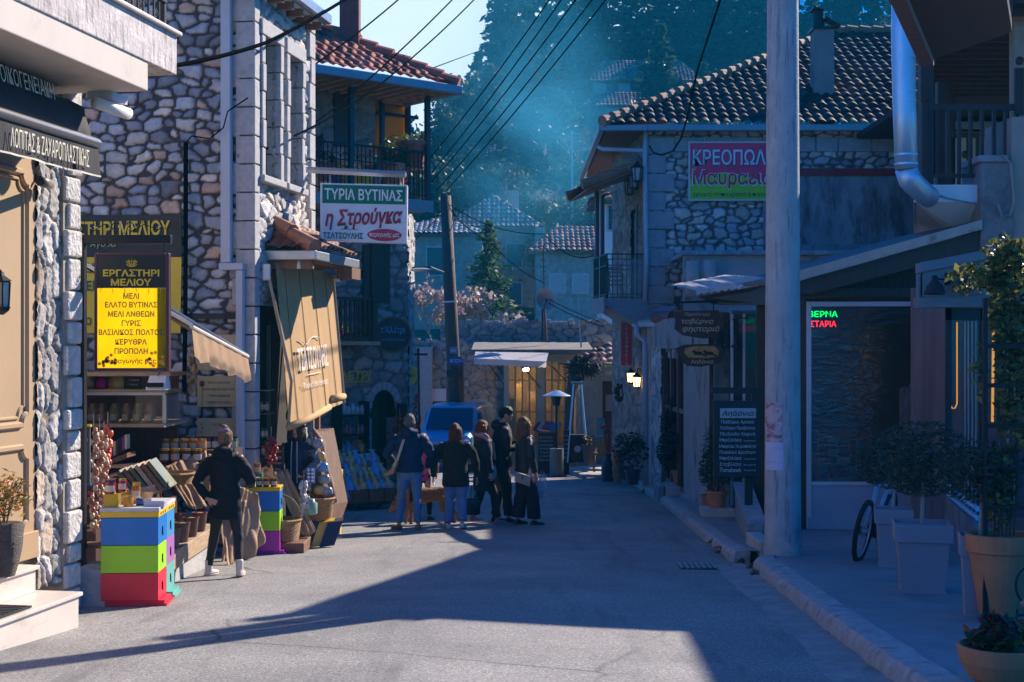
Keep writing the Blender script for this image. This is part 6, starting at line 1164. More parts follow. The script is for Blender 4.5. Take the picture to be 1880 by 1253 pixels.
mb=MB();tb_(mb,1857,1990,215,600,Yr-.2,Yr+.9);mb.build('side_wall',M('beige rendered wall',(.42,.33,.29),r=.9,var=.12,vs=3,bump=.2),hb)
mb=MB();tb_(mb,1862,1882,-20,215,Yr+.3,Yr+.5);mb.build('post',M('pale tan post',(.4,.3,.22),r=.7,var=.2),hb)
STEEL=M('sky tinted steel flue',(.42,.68,.90),r=.42,var=.08,vs=3,metal=.55)  # blue sky reflection is put into the base colour of the steel
mb=MB();pts=[P(1659,-60,18.6),P(1657,60,18.6),P(1660,200,18.6),P(1664,310,18.6),P(1670,330,18.65),P(1690,350,18.9),P(1705,362,19.2)];mb.tube(pts[:4],.148,22);mb.tube(pts[3:],.148,22);fl=mb.build('flue_pipe',STEEL,hb,smooth=True)
mb=MB()
for py in(107,170,187,285,302):px=1657+py*.022;c=P(px,py,18.6);mb.tube([c+V(0,0,.012),c-V(0,0,.012)],.155,22)
mb.build('joint_rings',STEEL,fl,smooth=False)
mb=MB();mb.tube([P(1690,28,Yr-.06),P(1680,48,Yr-.06),P(1681,180,Yr-.06),P(1683,240,Yr-.06),P(1680,330,Yr-.08),P(1705,352,Yr-.13),P(1740,365,Yr-.13),P(1800,376,Yr-.14)],.012,6);mb.build('conduit',M('grey conduit',(.3,.29,.29),r=.5),hb)
mb=MB();mb.tube([P(1838,285,Yr-.32),P(1856,300,Yr-.32),P(1862,370,Yr-.32),P(1855,395,Yr-.3),P(1840,398,Yr-.3),P(1832,375,Yr-.3)],.02,6);mb.tube([P(1840,398,Yr-.3),P(1828,425,Yr-.3)],.006,4);mb.build('conduit',M('grey conduit'),hb)
# rear roof seen through the balcony
t=thing('rear_house','house with dark tiled roof and cream wall seen through the timber balcony','house',(9.5,30,gz(30)))
tiles('roof',t,(8.6,28.8,P(0,232,28.8).z),X1,V(0,1,.5),5,4,per=.235,row=.36,amp=.065,seed=98,pal=DKT);mb=MB();mb.box(8.6,13,28.7,28.8,P(0,238,28.8).z,P(0,225,28.8).z);mb.build('gutter',GUT,t);mb=MB();mb.box(8.75,13,29.1,31,-3,P(0,238,28.8).z);mb.build('wall',M('cream rendered wall',(.55,.47,.36),r=.9,var=.1),t);ridge('ridge_tiles',t,(8.6,29.3,P(0,232,28.8).z+.2),(11.2,32.5,P(0,232,28.8).z+2.3),r=.12)
# sign cabinet with gooseneck lamps, right hand glazing
sc=thing('sign_cabinet','blue grey wooden sign cabinet with gooseneck lamps over the taverna entrance','sign',P(1745,510,17.2));Yk=17.2
BG=M('blue grey painted timber',(.19,.22,.25),r=.6,var=.2,vs=5,bump=.2,bs=30,stretch=(1,1,5))
mb=MB();p=lambda px,py,Y=Yk:P(px,py,Y)
mb.slab([p(1690,482),p(1806,462),p(1806,545),p(1690,548)],(.25,.08,0));mb.build('panel',M('mauve grey panel',(.26,.25,.28),r=.6,var=.12),sc)
mb=MB();mb.slab([p(1686,484)+V(0,-.06,0),p(1824,456)+V(0,-.06,0),p(1824,474)+V(0,-.06,0),p(1686,502)+V(0,-.06,0)],(0,.2,0));mb.slab([p(1686,546)+V(0,-.06,0),p(1806,542)+V(0,-.06,0),p(1808,564)+V(0,-.06,0),p(1686,566)+V(0,-.06,0)],(0,.3,0));mb.build('moulding',BG,sc,bevel=.01)
mb=MB();mb.slab([p(1686,503),p(1693,502),p(1693,546),p(1686,546)],(0,.1,0));mb.build('stile',BG,sc)
for i,(px,py)in enumerate(((1716,538),(1767,533),(1808,526))):
 t=thing('gooseneck_lamp',('left','middle','right')[i]+'most black dome lamp on the blue grey sign cabinet' if i!=1 else 'middle black dome lamp on the blue grey sign cabinet','lamp',P(px,py,17));q=P(px,py,16.95);r=19/FPX*17;mb=MB();mb.lathe([(r,-.02),(r*.98,.01),(r*.8,.08),(r*.45,.13),(r*.3,.15),(r*.28,.20),(r*.1,.21)],q,18);mb.build('lamp_shade',BLACK,t,smooth=True);mb=MB();mb.tube([q+V(0,0,.17),q+V(.2,.02,.15),q+V(.2,.2,.15)],.013,6);mb.box(q.x+.18,q.x+.22,q.y+.0,q.y+.2,q.z+.1,q.z+.25);mb.build('arm',IRON,t)
gd=thing('glazed_entrance','tall clear glazed entrance with yellow neon tubes right of the plastic taverna window','entrance',PV(1780,960));Yg=17.4
mb=MB()
for px in(1738,1800):tb_(mb,px,px+9,566,955,Yg,Yg+.06)
tb_(mb,1738,1990,566,588,Yg,Yg+.06);tb_(mb,1990,2000,566,1000,Yg,Yg+.06);mb.build('frame',M('black steel frame',(.03,.03,.035),r=.4,metal=.5),gd)
mb=MB();tb_(mb,1747,1990,588,950,Yg+.03,Yg+.034);mb.build('pane',M('entrance glass',(.10,.10,.10),r=.08,var=.3,vs=1.5,alpha=.5),gd)
mb=MB()
for px in(1771,1777,1784,1791,1850,1862):tb_(mb,px,px+1.5,590,950,Yg+.01,Yg+.03)
mb.build('mullions',ZINC,gd)
mb=MB();mb.box(P(1735,0,Yg).x,9,Yg+1.4,Yg+1.5,-2.6,.8);mb.build('curtain',M('rose grey curtain',(.25,.16,.15),r=.9,var=.4,vs=1.2,stretch=(6,1,.4)),gd)
t=thing('neon_tube','narrow yellow U shaped neon tube behind the entrance glass','lamp',P(1750,670,Yg+.2));NEO=M('amber neon',(1,.6,.1),emit=(1,.45,.05),es=1.3);mb=MB();mb.tube([P(1745,592,Yg+.2),P(1745,742,Yg+.2),P(1748,750,Yg+.2),P(1753,750,Yg+.2),P(1757,742,Yg+.2),P(1757,592,Yg+.2)],.008,6);mb.build('tube',NEO,t)
t=thing('neon_tube','straight bright amber neon tube behind the black trellis','lamp',P(1823,690,Yg+.2));mb=MB();mb.tube([P(1824,595,Yg+.2),P(1822,775,Yg+.2)],.016,6);mb.build('tube',NEO,t)
mb=MB();mb.slab([P(1735,910,17),P(1800,975,14.5),P(1800,1045,14.5),P(1735,960,17)],(.12,0,0));tag(mb.build('ramp_parapet',M('rough grey fountain stone')),'low rough stone ramp wall behind the grey planters','wall')
mb=MB();mb.tube([P(1740,895,17),P(1795,935,15)],.03,6);mb.tube([P(1742,910,17),P(1795,952,15)],.03,6);mb.tube([P(1742,890,17),P(1742,960,17)],.025,6);tag(mb.build('ramp_handrail',STEEL),'steel double handrail sloping behind the grey planters','handrail')
# ------------------------------------------------------------------ honey stall goods
def hive(name,label,x,y,z,cols,w=.50,d=.40,lidtop=True,hb=.245,group=None):
 t=thing(name,label,'beehive box',(x,y,z),R_(3.5),group);mb=MB();mb.box(-.02,w+.05,.03,d-.03,0,.05);mb.build('base_board',M('hive base '+cols[-1][0],cols[-1][1],r=.5,var=.15),t,local=True)
 zz_=.052
 for i,(nm,c)in enumerate(cols[::-1]):
  mb=MB();mb.box(0,w,0,d,zz_,zz_+hb-.004);b=mb.build('hive_body',M('hive paint '+nm,c,r=.42,var=.10,vs=3,bump=.06,bs=25,dirt=(tuple(k*.5+.03 for k in c),6,.66,(1,1,1))),t,bevel=.004,local=True)
  mb=MB();mb.box(w+.001,w+.006,d*.44,d*.49,zz_+hb*.3,zz_+hb*.55);mb.tube([(w+.006,d*.46,zz_+hb*.6),(w+.008,d*.46,zz_+hb*.25)],.004,5);mb.build('latch',IRON,b,local=True);zz_+=hb
 mb=MB();mb.box(-.006,w+.006,-.006,d+.006,zz_,zz_+.05);lid=mb.build('lid',M('hive paint lid yellow',(.80,.50,.02),r=.42,var=.1),t,bevel=.004,local=True)
 if lidtop:mb=MB();mb.box(-.01,w+.01,-.01,d+.01,zz_+.051,zz_+.085);mb.build('lid_cover',M('grey white lid sheet',(.55,.53,.52),r=.5,var=.12),lid,bevel=.004,local=True)
 mb=MB();
 for k in range(3):mb.box(w+.0065,w+.010,.08+k*.1,.11+k*.1,zz_+.015,zz_+.035)
 mb.build('vents',BLACK,lid,local=True)
 mb=MB();mb.box(w,w+.07,.02,d-.02,.0,.022);mb.build('landing_board',M('hive base '+cols[-1][0]),t,local=True);return zz_+.085
BLU,LIM,RED_,LIL,TEAL,LBL,PUR=('blue',(.008,.17,.52)),('lime',(.36,.72,.01)),('red',(.72,.004,.035)),('lilac',(.40,.14,.42)),('teal',(.13,.42,.36)),('sky',(.05,.28,.55)),('purple',(.5,.02,.36))
c=G(185,1117);hz1=hive('beehive','blue green and red beehive box stack standing nearest at the stall corner',c.x,c.y,c.z+.01,[BLU,LIM,RED_]);top1=c.z+.01+hz1
c2=V(c.x-.027,c.y+.415,gz(c.y+.42));hive('beehive','sky blue lilac and teal beehive box stack right behind the nearest beehive',c2.x,c2.y,c2.z+.035,[LBL,LIL,TEAL])
c3=G(452,1021);hz3=hive('beehive','blue green and purple beehive box stack with honey jars beside the woman in white boots',c3.x,c3.y,c3.z+.01,[BLU,LIM,PUR],w=.41,d=.36,lidtop=False);top3=c3.z+.01+hz3-.033
# kiosk carcase
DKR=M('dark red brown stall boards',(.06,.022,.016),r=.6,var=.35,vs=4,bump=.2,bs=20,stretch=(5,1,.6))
kk=thing('honey_stall','dark wooden honey stall with plank counter and low stone base left of the downpipe','stall',(-4.2,15.5,gz(15.5)))
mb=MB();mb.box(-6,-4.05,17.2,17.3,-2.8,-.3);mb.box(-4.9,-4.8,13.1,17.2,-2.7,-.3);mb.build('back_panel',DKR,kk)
mb=MB();a,b=P(150,722,16),P(312,715,16);mb.box(a.x,b.x,15.9,16.6,a.z,b.z);a,b=P(150,784,15.6),P(306,778,15.6);mb.box(a.x,b.x,15.5,16.6,a.z,b.z);a,b=P(150,691,15.8),P(313,684,15.8);mb.box(a.x,b.x,15.8,16.6,a.z,b.z);mb.build('shelf',PALEWOOD,kk)
a,b=P(157,778,15.6),P(303,726,15.6);mb=MB();mb.box(a.x,b.x,15.62,15.63,a.z,b.z);mb.box(b.x-.01,b.x,15.64,16.5,a.z,b.z);mb.build('display_glass',CLEAR,kk);mb=MB();mb.box(a.x,b.x,15.61,15.64,b.z,b.z+.03);mb.box(b.x-.03,b.x+.01,15.61,15.64,a.z,b.z);mb.build('display_frame',ZINC,kk)
mb=MB();p0=P(318,1000,14.6);mb.hexa([(-3.98,14.0,-2.25),(-3.42,14.0,-2.25),(-3.38,16.4,-2.20),(-3.98,16.4,-2.20),(-3.98,14.0,-2.06),(-3.42,14.0,-2.06),(-3.38,16.4,-2.02),(-3.98,16.4,-2.02)]);mb.build('counter_plank',PALEWOOD,kk,bevel=.008)
mb=MB();mb.hexa([(-4.6,13.2,-2.8),(-3.47,13.2,-2.8),(-3.43,16.3,-2.8),(-4.6,16.3,-2.8),(-4.6,13.2,-2.252),(-3.47,13.2,-2.252),(-3.43,16.3,-2.205),(-4.6,16.3,-2.205)]);mb.build('stone_base',M('grey slab stall base',(.40,.39,.38),r=.8,var=.2,vs=4,bump=.4,bs=25),kk)
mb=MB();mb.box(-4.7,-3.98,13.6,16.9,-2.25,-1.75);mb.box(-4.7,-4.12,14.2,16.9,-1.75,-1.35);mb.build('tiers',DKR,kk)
t=thing('side_step','low blue grey stone step between the cafe pillar and the nearest beehive','step',P(160,1110,12.7));mb=MB();mb.box(P(137,0,12.6).x,P(185,0,12.6).x+.05,12.55,13.1,-2.7,P(0,1045,12.6).z);mb.build('block',M('blue grey quoin'),t,bevel=.02)
mb=MB();mb.box(P(150,0,13).x,P(190,0,13).x,12.95,13.2,P(0,1000,13).z-.03,P(0,1000,13).z);mb.build('timber',WOOD,t)
# jars
HON=[M('amber honey',(.55,.20,.02),r=.08,var=.2,coat=.6),M('dark honey',(.20,.06,.01),r=.08,var=.2,coat=.6),M('golden honey',(.72,.36,.03),r=.08,var=.2,coat=.6),M('red preserve',(.30,.01,.02),r=.08,var=.2,coat=.6),M('olive preserve',(.10,.16,.02),r=.1,coat=.5),M('violet preserve',(.06,.01,.06),r=.1,coat=.5)]
for h_ in HON[:3]:translucent(h_,.45)
LIDS=[M('gold lid',(.60,.38,.08),r=.3,metal=.8),M('black lid',(.02,.02,.02),r=.35),M('white lid',(.6,.6,.58),r=.4)]
JL=[M('cream jar label',(.62,.52,.36),r=.6,var=.3,vs=60),M('green jar label',(.05,.30,.05),r=.5),M('blue jar label',(.05,.18,.45),r=.5)]
_jp={}
def jar(q,hc=0,lid=0,lab=0,r=.042,h=.11,label='',group=None,name='honey_jar'):
 k=(hc,lid,lab,r,h)
 if k not in _jp:
  t=thing(name,label,'jar',q,0,group);mb=MB();mb.lathe([(r*.92,0),(r,.006),(r,h*.78),(r*.86,h*.86),(r*.84,h*.88)],q,14);mb.build('glass',HON[hc],t,smooth=True);mb=MB();mb.lathe([(r*.92,h*.86),(r*.93,h),(r*.85,h*1.01)],q,14);mb.build('lid',LIDS[lid],t)
  if lab is not None:mb=MB();mb.ring([[Vector(q)+V(r*1.02*math.cos(a),r*1.02*math.sin(a),z)for a in np.linspace(-2.4,-.5,8)]for z in(h*.18,h*.62)],caps=False,closed=False);mb.build('label',JL[lab],t,recalc=False)
  _jp[k]=t;return t
 t=dup(_jp[k],q,random.Random(int(q[0]*999)).uniform(-.3,.3),label);t.name=name
 if group:t['group']=group
 elif 'group' in t:del t['group']
 return t
def prow(px0,px1,py,Y0,Y1,n,hcs,what,lid=0,lab=0,px_h=30,dx=None):
 for i in range(n):
  f=i/(n-1)if n>1 else 0;Y=Y0+(Y1-Y0)*f;q=P(px0+(px1-px0)*f,py,Y);h=px_h/FPX*Y
  jar(q,hcs[i%len(hcs)],lid,lab,round(h*.38,3),round(h,3),what.format(ORD[i]),what.format('').strip())
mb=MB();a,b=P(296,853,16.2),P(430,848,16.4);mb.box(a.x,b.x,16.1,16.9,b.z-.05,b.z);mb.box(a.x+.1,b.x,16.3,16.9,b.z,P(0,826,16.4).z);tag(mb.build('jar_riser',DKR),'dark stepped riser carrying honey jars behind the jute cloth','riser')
prow(302,362,849,16.15,16.2,4,[1,0,1],'{} amber honey jar from the left in the front row above the jute cloth',px_h=25)
prow(304,372,826,16.35,16.4,5,[0,2,0,0,2],'{} bright honey jar from the left in the upper row above the jute cloth',px_h=20)
prow(348,428,826,16.5,16.7,6,[3,3,1,5,5,4],'{} preserve jar from the left on the top riser behind the honey jars',lid=1,px_h=25)
prow(372,430,850,16.4,16.6,5,[4,4,4,2,4],'{} green labelled jar from the left below the preserves',lid=2,lab=1,px_h=20)
# jars on the nearest hive
Yh=c.y+.12;zt=top1
def onh(px,Y=Yh):q=P(px,945,Y);return V(q.x,Y,zt)
mb=MB();q=onh(209);mb.box(q.x-.075,q.x+.05,q.y-.05,q.y+.06,zt,zt+.115);tin=tag(mb.build('gold_tin',M('gold tin print',(.42,.30,.03),r=.3,var=.1,metal=.5),bevel=.004),'square gold tin standing on the nearest beehive lid','tin')
jar(V(q.x-.03,q.y,zt+.116),3,1,0,.05,.12,'dark red preserve jar standing on the gold tin',name='preserve_jar');jar(onh(236),2,0,None,.045,.10,'golden honey jar alone on the nearest beehive lid beside the gold tin')
jar(V(onh(227,Yh+.2).x,Yh+.25,zt),2,0,0,.045,.11,'short honey jar behind the gold tin on the nearest beehive');jar(V(onh(222,Yh+.2).x,Yh+.25,zt+.111),3,0,0,.04,.115,'red jar on top of the short honey jar behind the gold tin',name='preserve_jar');jar(V(onh(236).x,Yh+.26,zt),0,0,0,.042,.19,'tall amber jar behind the golden honey jar on the nearest beehive')
jar(onh(254,Yh+.1),5,2,2,.022,.075,'small dark bottle left of the bowl of sticks',name='preserve_jar');jar(onh(260,Yh+.1),5,2,2,.022,.07,'small dark bottle touching the bowl of sticks',name='preserve_jar')
t=thing('stick_bowl','clear bowl packed with thin wooden honey sticks on the nearest beehive','bowl',onh(270));q=onh(270,Yh+.12);mb=MB();mb.lathe([(.035,0),(.05,.06),(.047,.06)],q,14);mb.build('bowl',M('milky plastic',(.55,.55,.6),r=.3),t);mb=MB();rg=random.Random(6)
for k in range(40):a=rg.uniform(0,6.28);r=rg.uniform(0,.035);mb.tube([q+V(r*math.cos(a),r*math.sin(a),.02),q+V(1.9*r*math.cos(a),1.9*r*math.sin(a),.115)],.0025,3)
mb.build('sticks',M('pale straw wood',(.70,.48,.22),r=.7),t)
t=thing('sample_tray','clear plastic tray of reddish sweets on the nearest beehive','tray',onh(285));q=onh(286,Yh+.06);mb=MB();mb.box(q.x-.09,q.x+.09,q.y-.06,q.y+.08,zt,zt+.012);mb.box(q.x-.09,q.x+.09,q.y-.06,q.y-.055,zt+.012,zt+.05);mb.build('tray',M('milky plastic'),t);mb=MB()
for k in range(24):mb.ell(q+V(rg.uniform(-.08,.08),rg.uniform(-.04,.07),.025),(.014,.014,.012),6,4)
mb.build('sweets',M('red brown sweets',(.35,.10,.06),r=.5,var=.4),t)
# jars on third hive
Y3=c3.y+.1
def on3(px,lv=0,dy=0):q=P(px,900,Y3+dy);return V(q.x,Y3+dy,top3+lv)
for i,(px,lv,dy,hc)in enumerate(((462,0,0,1),(476,0,-.02,1),(489,0,0,1),(503,0,-.02,1),(456,0,.15,0),(459,.11,.15,1),(490,.11,.1,0))):jar(on3(px,lv,dy),hc,0,0,.042,.11,['first brown honey jar from the left in the front row on the purple footed beehive','second brown honey jar from the left in the front row on the purple footed beehive','third brown honey jar from the left in the front row on the purple footed beehive','rightmost brown honey jar in the front row on the purple footed beehive','honey jar at the back left of the purple footed beehive','upper honey jar at the back left of the purple footed beehive','upper honey jar at the right on the purple footed beehive'][i])
q=on3(474,.11,.1);mb=MB();mb.box(q.x-.06,q.x+.05,q.y-.03,q.y+.05,q.z,q.z+.045);tag(mb.build('soap_box',M('green blue small carton',(.04,.35,.25),r=.4,var=.3,vs=14)),'small green and blue carton between stacked honey jars on the purple footed beehive','carton');jar(V(q.x-.01,q.y,q.z+.046),0,0,0,.045,.125,'tallest honey jar standing on the small green carton')
# cloths
JUTE=M('jute sackcloth',(.40,.26,.15),r=.95,var=.15,vs=5,bump=.3,bs=90)
def cloth(name,label,corners,wob,n=26,m=20,th=None,seed=1,mat=JUTE,fold=3):
 a,b,c_,d=[Vector(p)for p in corners];mb=MB();nn=(b-a).cross(d-a).normalized();vs=[]
 for j in range(m+1):
  for i in range(n+1):
   f,g=i/n,j/m;q=a.lerp(b,f).lerp(d.lerp(c_,f),g);w=.9*wob*(1.3*noise.noise((f*fold*2.2+g*.8,g*.9,seed))+.45*math.sin(f*fold*4+seed+g*2.5)*(.2+.8*g)+.5*noise.noise((f*9+g*3,g*4,seed+3)));vs.append(q+nn*w+V(0,0,-.12*math.sin(math.pi*f)*g*wob*6))
 mb.add(vs,[(j*(n+1)+i,j*(n+1)+i+1,(j+1)*(n+1)+i+1,(j+1)*(n+1)+i)for j in range(m)for i in range(n)]);o=mb.build(name,mat,smooth=True,recalc=False);sd=o.modifiers.new('s','SOLIDIFY');sd.thickness=.006;return tag(o,label,'cloth')
cloth('jute_cloth','large brown jute cloth draped over the stall tiers behind the dark coated woman',[P(302,858,15.9),P(378,830,16.3),P(385,905,15.9),P(352,935,15.5)],.05,seed=2)
cloth('jute_cloth','jute cloth slanting from the jar riser down to the flower buckets',[P(300,866,15.8),P(335,845,16),P(380,930,15.6),P(345,930,15.5)],.03,seed=5)
cloth('jute_cloth','folded jute cloth hanging to the ground beside the walking woman',[P(432,890,16.9),P(466,905,17.2),P(488,998,17.1),P(400,1040,16.6)],.09,seed=3,fold=2)
cloth('jute_cloth','pointed jute cloth hem trailing behind the legs of the walking woman',[P(395,930,16.8),P(452,920,16.9),P(436,1020,16.4),P(418,1042,16.2)],.05,seed=7,fold=1.5)
cloth('jute_cloth','jute cloth falling over the basket right of the purple footed beehive',[P(500,868,18.2),P(528,862,18.4),P(578,975,18.3),P(556,982,18.2)],.06,seed=4)
# tall frame of crates draped in sackcloth right of the vendor
t=thing('goods_rack','leaning rack of packets edged with brown sackcloth right of the stall vendor','rack',P(590,980,19))
mb=MB();mb.slab([P(576,790,19),P(592,788,19.2),P(618,925,19),P(606,960,18.8),P(568,930,18.7)],(.12,.25,0));mb.build('board',WOOD,t)
mb=MB();mb.tube([P(574,788,18.8),P(592,812,18.8),P(596,850,18.8),P(608,890,18.8),P(616,922,18.7)],[.05,.06,.05,.07,.04],8,flat=.6);mb.build('cloth_edge',M('brown sackcloth edge',(.30,.17,.12),r=.95,var=.2,bump=.3),t,smooth=True)
for i,(px,py)in enumerate(((583,815),(586,838),(592,858),(595,880),(587,900),(600,903))):
 q=P(px,py,18.68);mb=MB();mb.ell(q,(.085,.03,.075),8,5);tag(mb.build('packet',(pd,pa,pb,pd,pa,pd)[i],smooth=True),ORD[i]+' shiny packet from the top on the leaning sackcloth rack','packet','packets on the leaning sackcloth rack')
# baskets
WB=M('honey coloured wicker',(.42,.22,.08),r=.55,var=.35,vs=7,bump=.8,bs=55,stretch=(1,1,4));translucent(WB,.1)
def basket(label,q,r,h,handle=False,flare=1.15,tilt=0):
 t=thing('wicker_basket',label,'basket',q);q=Vector(q);mb=MB();rings=[]
 for j in range(13):f=j/12;rings.append([q+V((r*(1+(flare-1)*f)+.006*((k+j)%2))*math.cos(6.283*k/32),(r*(1+(flare-1)*f)+.006*((k+j)%2))*math.sin(6.283*k/32)-tilt*f,h*f)for k in range(32)])
 for j in range(12,1,-1):f=j/12;rings.append([q+V((r*(1+(flare-1)*f)-.02)*math.cos(6.283*k/32),(r*(1+(flare-1)*f)-.02)*math.sin(6.283*k/32)-tilt*f,h*f)for k in range(32)])
 mb.ring(rings);mb.build('body',WB,t);mb=MB();mb.tube([q+V(r*flare*math.cos(a),r*flare*math.sin(a)-tilt,h)for a in np.linspace(0,6.283,25)],.018,6);mb.build('rim',WB,t)
 if handle:mb=MB();mb.tube([q+V(r*flare*math.cos(a),0,h+r*1.3*math.sin(a))for a in np.linspace(0,3.1416,12)],.016,6);mb.build('handle',WB,t)
 return t
q=G(546,1000);basket('round wicker basket with a hoop handle right of the purple footed beehive',(q.x-.05,18.0,gz(18)+.16),.24,.26,True);mb=MB();mb.box(q.x-.4,q.x+.3,17.75,18.4,gz(18)+.02,gz(18)+.155);tag(mb.build('pallet',WOOD,bevel=.01),'low wooden pallet under the round wicker basket','pallet')
basket('open wicker basket tipped towards the street in front of the leaning rack',P(584,955,18.75),.17,.30,tilt=.1,flare=1.35);basket('low woven tray basket at the back of the honey stall',P(318,888,15.4),.2,.11)
for i,(px,cc_)in enumerate(((562,(.05,.015,.02)),(580,(.75,.42,.02)),(596,(.04,.02,.03)))):
 q=P(px,985,18.6);mb=MB();mb.slab([V(q.x-.05,18.45,gz(18.5)+.03),V(q.x+.14,18.5,gz(18.5)+.05),V(q.x+.24,18.6,gz(18.5)+.36),V(q.x+.05,18.55,gz(18.5)+.34)],(.0,.1,.03));tag(mb.build('tray',M('glossy tray %d'%i,cc_,r=.3,var=.2)),('dark leftmost','yellow middle','dark rightmost')[i]+' tray leaning under the open wicker basket','tray')
t=thing('blue_white_tin','square blue and white patterned tin box held beside the vendor','tin',P(570,870,18.45));a,b=P(563,887,18.45),P(577,860,18.45);mb=MB();mb.box(a.x,b.x,18.4,18.5,a.z,b.z);mb.build('box',M('cobalt tin',(.04,.10,.36),r=.3),t);mb=MB()
for r in range(4):
 for k in range(2):q=P(566.5+k*7,863.5+r*6.5,18.39);mb.slab([q+V(0,0,.02),q+V(-.02,0,0),q+V(0,0,-.02),q+V(.02,0,0)],(0,.004,0))
mb.build('diamond_print',WHITE,t)
q=P(571,945,18.35);mb=MB();mb.lathe([(.08,0),(.085,.02),(.085,.15),(.05,.17),(.05,.2)],q,12);tag(mb.build('plastic_jar',M('pale green plastic',(.30,.50,.40),r=.2,var=.1,alpha=.7),smooth=True),'pale green clear plastic jar in front of the open wicker basket','jar')
garland('garlic_braid','white braided garlic hanging beside the vendor hands',P(558,885,18.3),.45,.045,[(.6,.56,.52),(.52,.45,.45),(.65,.6,.58)],12,'garlic braid',46,.035)
# upper shelf and fridge goods
BRB=[M('bag of herbs',(.30,.20,.06),r=.35,var=.5,vs=18,coat=.3),M('bag of chamomile',(.5,.36,.10),r=.35,var=.5,vs=18,coat=.3),M('magenta carton',(.5,.02,.22),r=.4),M('black slate tag',(.02,.02,.02),r=.6)]
for i,(px,w_,h_,m_,lb)in enumerate(((163,.13,.19,0,'clear bag of brown herbs leftmost on the top stall shelf'),(187,.10,.16,2,'dark bottle with a magenta label on the top stall shelf'),(215,.17,.19,1,'wide clear bag of pale dried flowers on the top stall shelf'))):
 q=P(px,716,16.1);mb=MB();mb.ring([[q+V(a*w_*f,b*.05*f,g*h_)for a,b in((-.5,-1),(.5,-1),(.5,1),(-.5,1))]for g,f in((0,.9),(.3,1),(.8,.9),(.92,.5),(1,.7))]);o=tag(mb.build('goods_bag' if i!=1 else 'bottle',BRB[m_],smooth=True),lb,'bag' if i!=1 else 'bottle')
q=P(248,716,16.1);mb=MB();mb.box(q.x-.1,q.x+.08,16.08,16.1,q.z,q.z+.16);sl_=tag(mb.build('slate_tag',BRB[3]),'black slate price tag with white handwriting on the top stall shelf','price tag')
text('Τσάι βουνού',WHITE,sl_,V(q.x-.01,16.075,q.z+.11),X1,Z1,w=.12,h=.03,shear=.2);text('Ρίγανη',WHITE,sl_,V(q.x-.01,16.075,q.z+.06),X1,Z1,w=.09,h=.03,shear=.2)
t=thing('floodlight','white floodlight with a ribbed heat sink hanging under the yellow sign','lamp',P(288,705,14.5));a,b=P(271,716,14.5),P(309,690,14.5);mb=MB();mb.hexa([(a.x,14.4,a.z),(b.x,14.4,a.z),(b.x,14.62,a.z),(a.x,14.62,a.z),(a.x+.02,14.5,b.z),(b.x-.02,14.5,b.z),(b.x-.02,14.62,b.z),(a.x+.02,14.62,b.z)]);mb.build('lamp_housing',WHITE,t,bevel=.008);mb=MB()
for k in range(12):mb.box(a.x+.02+k*.014,a.x+.027+k*.014,14.385,14.43,a.z+.03,a.z+.075)
mb.build('heat_sink',IRON,t);mb=MB();mb.tube([P(290,690,14.5),P(294,684,14.3)],.008,4);mb.build('bracket',IRON,t)
for i,px in enumerate((170,186,210,232,252,274)):
 q=P(px,777,15.8);mb=MB();mb.lathe([(.05,0),(.055,.02),(.055,.13),(.03,.19),(.02,.22)],q,10);tag(mb.build('herb_packet',PM('brown',0)if i%2 else BRB[0],smooth=True),ORD[i]+' paper labelled packet from the left inside the glass stall display','packet');mb=MB();mb.box(q.x-.03,q.x+.03,q.y-.062,q.y-.057,q.z+.03,q.z+.10);o=mb.build('label',JL[0],bpy.data.objects[-1]if 0 else None);o.parent=[x for x in COL.objects if x.name.startswith('herb_packet')][-1]
# garlands of dried onions at the stall corner
ON=[(.45,.28,.16),(.55,.38,.22),(.40,.16,.10),(.58,.44,.32),(.35,.08,.06)]
for i,(px,pl_,sd)in enumerate(((172,'leftmost',1),(183,'middle',2),(191,'rightmost',3))):garland('dried_garland',pl_+' long garland of dried onions and shells at the stall corner',P(px,790+i*6,13.5+.1*i),.98-.1*i,.045,ON,20+sd,'garland',64,.03)
garland('pepper_string','short string of orange red peppers hanging beside the dried onion garlands',P(198,785,13.9),.42,.03,[(.6,.08,.03),(.7,.16,.05),(.5,.04,.03)],30,'garland',22,.04)
garland('garlic_braid','garlic braid hanging under the stall awning left of the menu plaques',P(353,640,16.5),.55,.04,[(.4,.3,.2),(.5,.38,.26),(.33,.24,.17)],31,'garlic braid',44,.035)
garland('pepper_net','red net of peppers hanging on the cheese shop shelf',P(498,805,18.1),.32,.07,RP,33,'net of peppers',60,.03)
t=thing('chalkboard','narrow chalkboard with red and yellow frame hanging at the stall corner','chalkboard',P(154,840,13.1));Yb=13.1;a,b=P(144,888,Yb),P(165,784,Yb);mb=MB();mb.box(a.x,b.x,Yb,Yb+.02,a.z,b.z);mb.build('board',M('dusty chalkboard',(.07,.08,.09),r=.8,var=.4),t);mb=MB();mb.box(a.x-.01,a.x+.008,Yb-.012,Yb+.03,a.z,b.z);mb.build('red_edge',M('red frame paint',(.5,.02,.03),r=.4),t);mb=MB();mb.box(a.x-.01,b.x+.01,Yb-.013,Yb+.03,b.z,b.z+.02);mb.build('yellow_edge',YEL,t);mb=MB();mb.box(a.x-.01,b.x+.01,Yb-.013,Yb+.03,a.z-.02,a.z);mb.build('blue_edge',M('blue frame paint',(.03,.12,.4),r=.4),t)
text('ΜΕΛΙ',WHITE,t,V((a.x+b.x)/2,Yb-.005,b.z-.12),X1,Z1,w=.07,h=.03)
